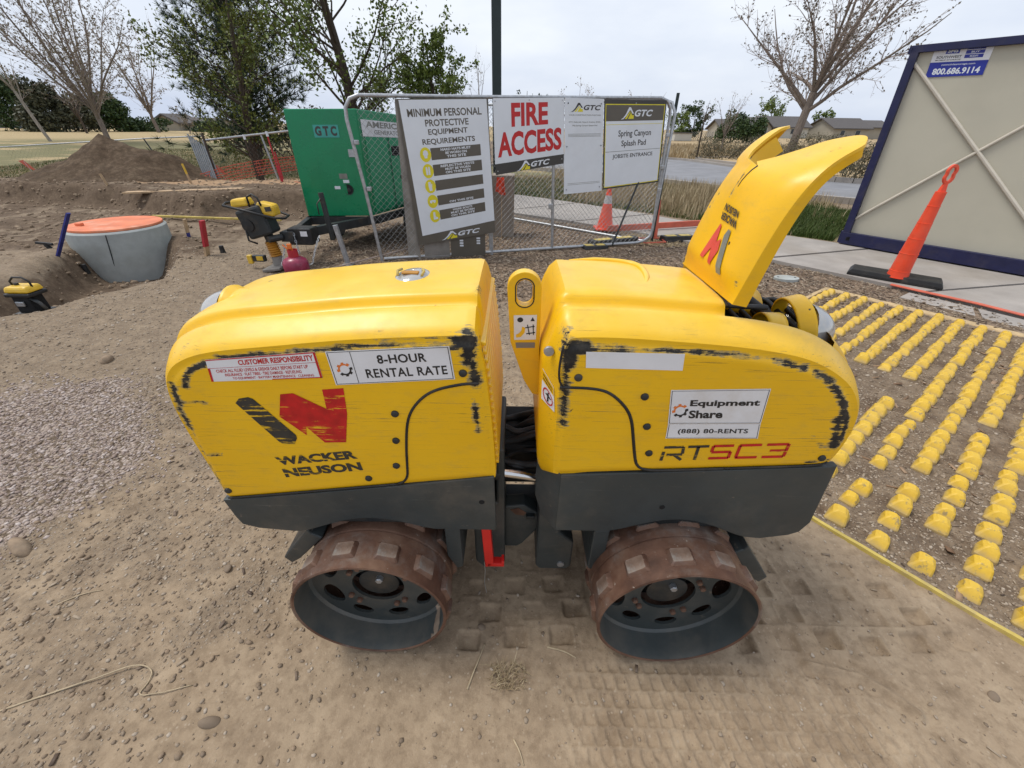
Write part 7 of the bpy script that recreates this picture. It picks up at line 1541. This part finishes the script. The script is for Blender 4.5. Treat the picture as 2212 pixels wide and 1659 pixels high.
# ------------------------------------------------------------------ houses
def house(x, y, w, d, h, rh, label, wallm, gable='x', yaw=0.0, wins=(), z=0.0, door=None, garage=None, roofm='roof', over=.5):
    t = thing('house', label, 'house', (x, y, z), 'houses around the park'); M = Matrix.Rotation(yaw, 3, 'Z'); O = Vector((x, y, z))
    def T_(p): return O + M @ Vector(p)
    mb = MB(); vs = [T_(p) for p in ((-w / 2, -d / 2, -1), (w / 2, -d / 2, -1), (w / 2, d / 2, -1), (-w / 2, d / 2, -1), (-w / 2, -d / 2, h), (w / 2, -d / 2, h), (w / 2, d / 2, h), (-w / 2, d / 2, h))]
    if gable == 'x': vs += [T_((-w / 2, 0, h + rh)), T_((w / 2, 0, h + rh))]; fs = [(0, 1, 5, 4), (2, 3, 7, 6), (1, 2, 6, 9, 5), (3, 0, 4, 8, 7), (3, 2, 1, 0)]
    else: vs += [T_((0, -d / 2, h + rh)), T_((0, d / 2, h + rh))]; fs = [(0, 1, 5, 8, 4), (2, 3, 7, 9, 6), (1, 2, 6, 5), (3, 0, 4, 7), (3, 2, 1, 0)]
    mb.add(vs, fs); mb.build('wall', wallm, t)
    mb = MB(); th = .18
    if gable == 'x':
        for sg in (-1, 1):
            k = over; a = [(-w / 2 - k, 0, h + rh + .02), (w / 2 + k, 0, h + rh + .02), (w / 2 + k, sg * (d / 2 + k), h - rh * k * 2 / d + .02), (-w / 2 - k, sg * (d / 2 + k), h - rh * k * 2 / d + .02)]; mb.add([T_(p) for p in a] + [T_((p[0], p[1], p[2] + th)) for p in a], [(3, 2, 1, 0), (4, 5, 6, 7), (0, 1, 5, 4), (1, 2, 6, 5), (2, 3, 7, 6), (3, 0, 4, 7)])
    else:
        for sg in (-1, 1):
            k = over; a = [(0, -d / 2 - k, h + rh + .02), (0, d / 2 + k, h + rh + .02), (sg * (w / 2 + k), d / 2 + k, h - rh * k * 2 / w + .02), (sg * (w / 2 + k), -d / 2 - k, h - rh * k * 2 / w + .02)]; mb.add([T_(p) for p in a] + [T_((p[0], p[1], p[2] + th)) for p in a], [(3, 2, 1, 0), (4, 5, 6, 7), (0, 1, 5, 4), (1, 2, 6, 5), (2, 3, 7, 6), (3, 0, 4, 7)])
    mb.build('roof', roofm, t)
    for (wx, wz, ww, wh) in wins:
        mb = MB(); mb.box(T_((wx, -d / 2 - .02, wz)), (ww, .05, wh), M); f_ = mb.build('window', 'wallw', t); mb = MB(); mb.box(T_((wx, -d / 2 - .05, wz)), (ww * .86, .03, wh * .84), M); mb.build('pane', 'glass', f_)
    return t
house(55.6, 103, 9.0, 8, 2.1, 1.7, 'beige house with a long grey roof on the right', 'wallw', 'x', 0, ((-2.6, 1.2, 1.4, 1.2), (1.5, 1.3, 1.1, 1.0)), -.1)
house(49.8, 102, 4.4, 8, 1.9, 1.7, 'beige gabled house wing left of the long grey roof', 'wall', 'y', 0, ((0.6, 1.3, 1.6, 1.2),), -.1)
house(67.2, 101, 7.6, 8, 2.0, 1.6, 'beige house with grey roof nearest the container', 'wall', 'x', .1, ((-1.8, 1.2, 1.0, 1.0), (1.5, 1.2, 1.1, 1.0)), -.1)
house(76, 108, 9, 8, 2.2, 1.2, 'low dark roofed house just behind the container edge', 'wall', 'x', 0, (), -.1)
house(43.5, 98, 6, 7, 1.6, 1.5, 'low house with brown roof behind the junipers', 'wall', 'x', 0, ((1, 1, 1, .8),), -.1)
house(-61, 60, 4.6, 5, .9, 1.0, 'small blue-grey house at the far left', 'wallb', 'x', 0, ((0, .5, .8, .6),), .2)
house(-56, 62, 2.8, 4, 1.5, 1.2, 'small grey gabled house between the left conifers', 'wall', 'y', 0, ((0, 1.0, .5, .6),), .2)
house(-40.8, 58, 3.0, 4, .95, .75, 'beige gabled house with one dark window behind the hedge', 'wall', 'y', 0, ((-.1, .75, .5, .35),), .4, over=.25)
house(-37.4, 59, 3.6, 4, .85, .5, 'low house with a brown roof right of the small gabled one', 'wall', 'x', 0, (), .4, over=.25)
t = thing('shed', 'low white shed beside a wire enclosure in the far field', 'shed', (23.6, 68, .1)); mb = MB(); mb.box((23.6, 68, .50), (2.4, 1.6, .9)); mb.build('wall', 'wallw', t); mb = MB(); mb.box((23.6, 68, .98), (2.6, 1.8, .1)); mb.build('roof', 'roof', t)
t = thing('wire_enclosure', 'grey wire enclosure beside the white shed', 'fence', (26.4, 68, 0)); chain('wire_mesh', (25.0, 68, 0), (1, 0, 0), 0, 3, .05, 1.15, t, .3, .02, 'darkwire')
for k in range(4): pipe([(25 + k, 68, 0), (25 + k, 68, 1.2)], t, 'fence_post', .03, 'darkwire', 5)
# ------------------------------------------------------------------ grass, stones, chips
def blades(name, pts, hmin, hmax, m, seed, w=.006, bend=.35, label=None):
    rs = np.random.RandomState(seed); P = np.array(pts, float); n = len(P); h = rs.uniform(hmin, hmax, (n, 1)); a = rs.uniform(0, 6.283, n); d = np.stack([np.cos(a), np.sin(a), np.zeros(n)], 1); b = rs.uniform(0, bend, (n, 1)); s = np.stack([-d[:, 1], d[:, 0], np.zeros(n)], 1) * w
    up_ = np.array([[0, 0, 1.0]]); m1 = P + up_ * h * .55 + d * b * h * .3; tip = P + up_ * h + d * b * h
    V = np.stack([P - s, P + s, m1 + s * .7, m1 - s * .7, tip], 1).reshape(-1, 3); me = bpy.data.meshes.new(name); me.vertices.add(5 * n); me.vertices.foreach_set('co', V.astype(np.float32).ravel())
    i = np.arange(n) * 5; q_ = np.stack([i, i + 1, i + 2, i + 3], 1); tr = np.stack([i + 3, i + 2, i + 4], 1); L = np.concatenate([np.concatenate([q_, tr], 1).ravel()]); me.loops.add(7 * n); me.loops.foreach_set('vertex_index', L.astype(np.int32)); me.polygons.add(2 * n)
    ls = np.stack([np.arange(n) * 7, np.arange(n) * 7 + 4], 1).ravel(); lt = np.tile([4, 3], n); me.polygons.foreach_set('loop_start', ls.astype(np.int32)); me.polygons.foreach_set('loop_total', lt.astype(np.int32)); me.update(calc_edges=True); me.materials.append(MT[m])
    o = bpy.data.objects.new(name, me); COL.objects.link(o); tag(o, label, 'grass'); return stuff(o)
def scatter(n, x0, x1, y0, y1, seed, wf=None, poly=None, clumpy=0):
    rs = np.random.RandomState(seed); x = rs.uniform(x0, x1, n); y = rs.uniform(y0, y1, n); k = np.ones(n, bool)
    if poly is not None: k &= sdpoly(x, y, poly) > 0
    if wf is not None: k &= rs.uniform(0, 1, n) < wf(x, y)
    if clumpy: k &= rs.uniform(.15, .95, n) < vnoise(x * clumpy, y * clumpy, seed)
    x, y = x[k], y[k]; return np.stack([x, y, gz(x, y)], 1)
STRIP = [(-2.5, 13.6), (0, 12.2), (3.1, 9.4), (4.4, 7.95), (5.35, 7.12), (6.1, 8.0), (7.4, 9.6), (8.0, 11.2), (6.2, 13.3), (4.0, 16.0), (0, 19.6), (-4, 21)]
ROADCLEAR = lambda x, y: (sdpoly(x, y, STRIP) > .05).astype(float)
GREEN = [(3.7, 8.75), (5.35, 7.1), (7.6, 9.7), (6.6, 10.8), (4.9, 10.4)]
blades('green_grass', scatter(90000, 3.6, 8, 7, 11, 70, poly=GREEN), .04, .15, 'grassb', 70, .006, .6, 'bright green grass at the foot of the container')
blades('dry_grass', scatter(46000, 1.5, 8, 8, 19, 71, lambda x, y: 1 - .93 * (sdpoly(x, y, GREEN) > 0), poly=STRIP, clumpy=.9), .10, .38, 'dryg', 72, .007, .5, 'tall tan dry grass between the footpath and the road')
blades('grass', scatter(40000, -1, 8, 7.2, 13.5, 73, poly=STRIP, clumpy=.9), .03, .10, 'grassb', 74, .007, .6, 'patchy green grass along the far side of the footpath')
blades('verge_grass', scatter(70000, -3, 6, 8.5, 16, 75, poly=STRIP), .03, .09, 'grassb', 76, .007, .7, 'short mixed grass on the verge behind the fence')
blades('dry_verge_grass', scatter(60000, -3, 7, 7.5, 17, 77, poly=STRIP), .03, .10, 'dryg', 78, .007, .8, 'short straw coloured grass on the verge behind the fence')
blades('lawn_grass', scatter(70000, -20, -2, 11.5, 26, 79, lambda x, y: zones(x, y)[4] * np.clip(1.4 - (y - 11) / 16, 0, 1)), .02, .07, 'dryg', 80, .012, .8, 'short faded lawn grass behind the dirt pile')
blades('lawn_green_grass', scatter(70000, -20, -2, 11.5, 26, 81, lambda x, y: zones(x, y)[4] * np.clip(1.4 - (y - 11) / 16, 0, 1)), .02, .06, 'grassb', 82, .012, .8, 'green blades in the lawn behind the dirt pile')
blades('straw_litter', scatter(9000, 1.6, 4.6, 6.0, 8.8, 83, lambda x, y: zones(x, y)[5]), .01, .05, 'dryg', 84, .006, 3.0, 'matted straw litter around the fence feet')
blades('field_grass', scatter(26000, 8, 40, 28, 48, 85), .15, .40, 'dryg', 86, .03, .5, 'dry field grass between the road and the houses')
blades('dry_weed', scatter(260, .0 - .06, .06, .60, .68, 87), .01, .035, 'dryg', 88, .0012, 1.6, 'small dried weed tuft pressed in the dust')
_ico = None
def stones(name, P, smin, smax, m, seed, label, flat=.55, power=2.2, sink=.25, cat='stones'):
    global _ico
    if _ico is None:
        bm = bmesh.new(); bmesh.ops.create_icosphere(bm, subdivisions=1, radius=1); _ico = (np.array([v.co[:] for v in bm.verts]), np.array([[v.index for v in f.verts] for f in bm.faces])); bm.free()
    V0, F0 = _ico; rs = np.random.RandomState(seed); n = len(P); nv = len(V0); s = smin + (smax - smin) * rs.uniform(0, 1, n) ** power
    V = V0[None] * (1 + rs.uniform(-.22, .22, (n, nv, 1))); sc = np.stack([rs.uniform(.8, 1.45, n), rs.uniform(.65, 1.1, n), flat * rs.uniform(.6, 1.3, n)], 1); V = V * sc[:, None, :] * s[:, None, None]
    a = rs.uniform(0, 6.283, n); c, q_ = np.cos(a), np.sin(a); t_ = rs.normal(0, .25, n); V2 = V.copy(); V2[..., 0] = V[..., 0] * c[:, None] - V[..., 1] * q_[:, None]; V2[..., 1] = V[..., 0] * q_[:, None] + V[..., 1] * c[:, None]; V2[..., 2] += V2[..., 0] * t_[:, None]
    V2 += P[:, None, :]; V2[..., 2] += (s * flat * (1 - 2 * sink))[:, None] * .5
    F = (F0[None] + (np.arange(n) * nv)[:, None, None]).reshape(-1, 3); me = bpy.data.meshes.new(name); me.vertices.add(n * nv); me.vertices.foreach_set('co', V2.astype(np.float32).ravel()); me.loops.add(F.size); me.loops.foreach_set('vertex_index', F.ravel().astype(np.int32)); me.polygons.add(len(F)); me.polygons.foreach_set('loop_start', (np.arange(len(F)) * 3).astype(np.int32)); me.polygons.foreach_set('loop_total', np.full(len(F), 3, np.int32)); me.update(calc_edges=True); me.materials.append(MT[m])
    o = bpy.data.objects.new(name, me); COL.objects.link(o); tag(o, label, cat); return stuff(o)
def wsoil(x, y): z = zones(x, y); return np.clip(1.0 - .93 * z[0], 0, 1) * (1 - .5 * z[1])
def nodrum(x, y): return wsoil(x, y) * ((sdpoly(x, y, PATHPOLY) < -.03))
stones('fine_gravel', scatter(52000, -2.7, 2.6, .36, 2.6, 90, nodrum), .0015, .0085, 'stone', 91, 'fine brown grit spread over the bare soil')
stones('fine_gravel', scatter(24000, -5.5, 5, 2.4, 6.5, 92, nodrum), .003, .014, 'stone', 93, 'fine brown grit on the soil behind the roller')
stones('pebbles', scatter(3200, -2.6, 2.6, .38, 3.4, 94, nodrum), .005, .013, 'stone', 95, 'scattered rounded pebbles lying on the bare soil', power=2.6)
stones('gravel', scatter(42000, -4.6, -1.5, .6, 3.3, 96, lambda x, y: np.clip(zones(x, y)[1] * 1.05, 0, 1) ** 1.3), .003, .012, 'pstone', 97, 'patch of pale pinkish gravel left of the roller', sink=.1)
stones('dust_grit', scatter(2600, -.9, 2.4, .36, 2.4, 98), .001, .004, 'pile2', 99, 'sparse grit on the trampled dust')
stones('soil_clods', scatter(9000, -14, -3.4, 4.0, 12.5, 100, lambda x, y: zones(x, y)[2] * .9), .008, .045, 'pile2', 101, 'loose brown clods in the excavated area', flat=.7, power=3.2, cat='clods')
stones('soil_crumbs', scatter(4200, -3.2, -.6, .36, 2.4, 102, wsoil), .003, .013, 'pile2', 103, 'loose soil crumbs on the ground left of the roller', flat=.6, power=2.5, cat='clods')
stones('mat_gravel', scatter(15000, 1.4, 5.0, .3, 5.0, 104, lambda x, y: ((MAT_D[0] * x + MAT_D[1] * y > 2.0) & (MAT_N[0] * x + MAT_N[1] * y < 1.4)).astype(float)), .002, .010, 'stone', 105, 'grit and pebbles lying in the track-out mat')
def chips(name, P, lmin, lmax, m, seed, label):
    rs = np.random.RandomState(seed); n = len(P); L = rs.uniform(lmin, lmax, n); W_ = L * rs.uniform(.15, .45, n); H = np.maximum(.0015, L * .07); c8 = np.array([(i, j, k) for k in (-1, 1) for i, j in ((-1, -1), (1, -1), (1, 1), (-1, 1))], float) * .5
    V = c8[None] * np.stack([L, W_, H], 1)[:, None, :]; a = rs.uniform(0, 6.283, n); t_ = rs.normal(0, .28, n); c, q_ = np.cos(a), np.sin(a); V[..., 2] += V[..., 0] * t_[:, None]; X_ = V[..., 0] * c[:, None] - V[..., 1] * q_[:, None]; Y_ = V[..., 0] * q_[:, None] + V[..., 1] * c[:, None]; V[..., 0] = X_; V[..., 1] = Y_; V += P[:, None, :]; V[..., 2] += .004
    F0 = np.array([(3, 2, 1, 0), (4, 5, 6, 7), (0, 1, 5, 4), (1, 2, 6, 5), (2, 3, 7, 6), (3, 0, 4, 7)]); F = (F0[None] + (np.arange(n) * 8)[:, None, None]).reshape(-1, 4); me = bpy.data.meshes.new(name); me.vertices.add(8 * n); me.vertices.foreach_set('co', V.astype(np.float32).ravel()); me.loops.add(F.size); me.loops.foreach_set('vertex_index', F.ravel().astype(np.int32)); me.polygons.add(len(F)); me.polygons.foreach_set('loop_start', (np.arange(len(F)) * 4).astype(np.int32)); me.polygons.foreach_set('loop_total', np.full(len(F), 4, np.int32)); me.update(calc_edges=True); me.materials.append(MT[m]); o = bpy.data.objects.new(name, me); COL.objects.link(o); tag(o, label, 'wood chips'); return stuff(o)
chips('wood_chips', scatter(16000, -3.2, 5.0, 3.6, 9, 110, lambda x, y: np.clip(zones(x, y)[6] * 0 + zones(x, y)[3], 0, 1) * (sdpoly(x, y, PATHPOLY) < -.03)), .012, .07, 'chipm', 111, 'dark wood chip mulch under the fence and around the mat')
chips('wood_splinters', scatter(900, -2.6, 2.4, .4, 3.2, 112, wsoil), .008, .035, 'chipm', 113, 'tiny wood splinters on the bare soil')
chips('dry_leaves', scatter(150, 1.8, 4.6, .8, 4.6, 114), .03, .07, 'leafl', 115, 'dead leaves caught between the mat nubs')
for x, y, s, lb, sd_ in ((-2.13, 1.10, .065, 'fist-sized grey-brown rock at the left edge of the ground', 1), (-1.18, 1.02, .028, 'angular tan stone left of the front drum', 2), (-.10, .80, .020, 'small oval stone lying between the two near drums', 3), (-.93, .50, .030, 'dull stone among crumbs below the left drum', 4), (1.62, .60, .022, 'small pale stone right of the tyre prints', 5), (-1.72, 1.72, .03, 'rounded pebble near the gravel patch', 6), (-3.15, 2.75, .07, 'flat clod-like rock above the gravel patch', 7)):
    P = np.array([[x, y, gz1(x, y)]]); o = stones('rock', P, s, s, 'pile2' if s > .05 else 'stone', sd_, lb, cat='rock'); del o['kind']; md = o.modifiers.new('s', 'SUBSURF'); md.levels = md.render_levels = 2; o.data.polygons.foreach_set('use_smooth', [True] * len(o.data.polygons))
def twig(pts, r, lb, m='twigl'):
    P = smoothpts(pts, .01, it=3); P3 = [(p[0], p[1], gz1(p[0], p[1]) + (p[2] if len(p) > 2 else 0)) for p in P]; mb = MB(); mb.tube(P3, [r * (1 - .5 * i / len(P3)) for i in range(len(P3))], 6); o = mb.build('dry_stem', m, None, smooth=True); tag(o, lb, 'twig'); return o
twig([(-1.66, .50, .002), (-1.50, .57, .003), (-1.36, .62, .010), (-1.28, .66, .014), (-1.21, .645, .008), (-1.20, .60, .003), (-1.21, .565, .004), (-1.13, .575, .008), (-1.05, .60, .002)], .0032, 'long curling pale root on the soil at the lower left')
twig([(-.135, .60, .003), (-.115, .66, .004), (-.10, .70, .003), (-.085, .745, .002)], .0032, 'straight thin dry twig between the drums')
twig([(.02, .47, .002), (.04, .44, .003), (.05, .41, .003)], .003, 'short pale stem at the bottom centre')
twig([(.14, .735, .003), (.20, .72, .006), (.24, .70, .002)], .0035, 'bent brown twig left of the right drum')
twig([(-1.75, .86, .002), (-1.70, .90, .004), (-1.62, .92, .002)], .0025, 'short dry stalk beside the left rock')
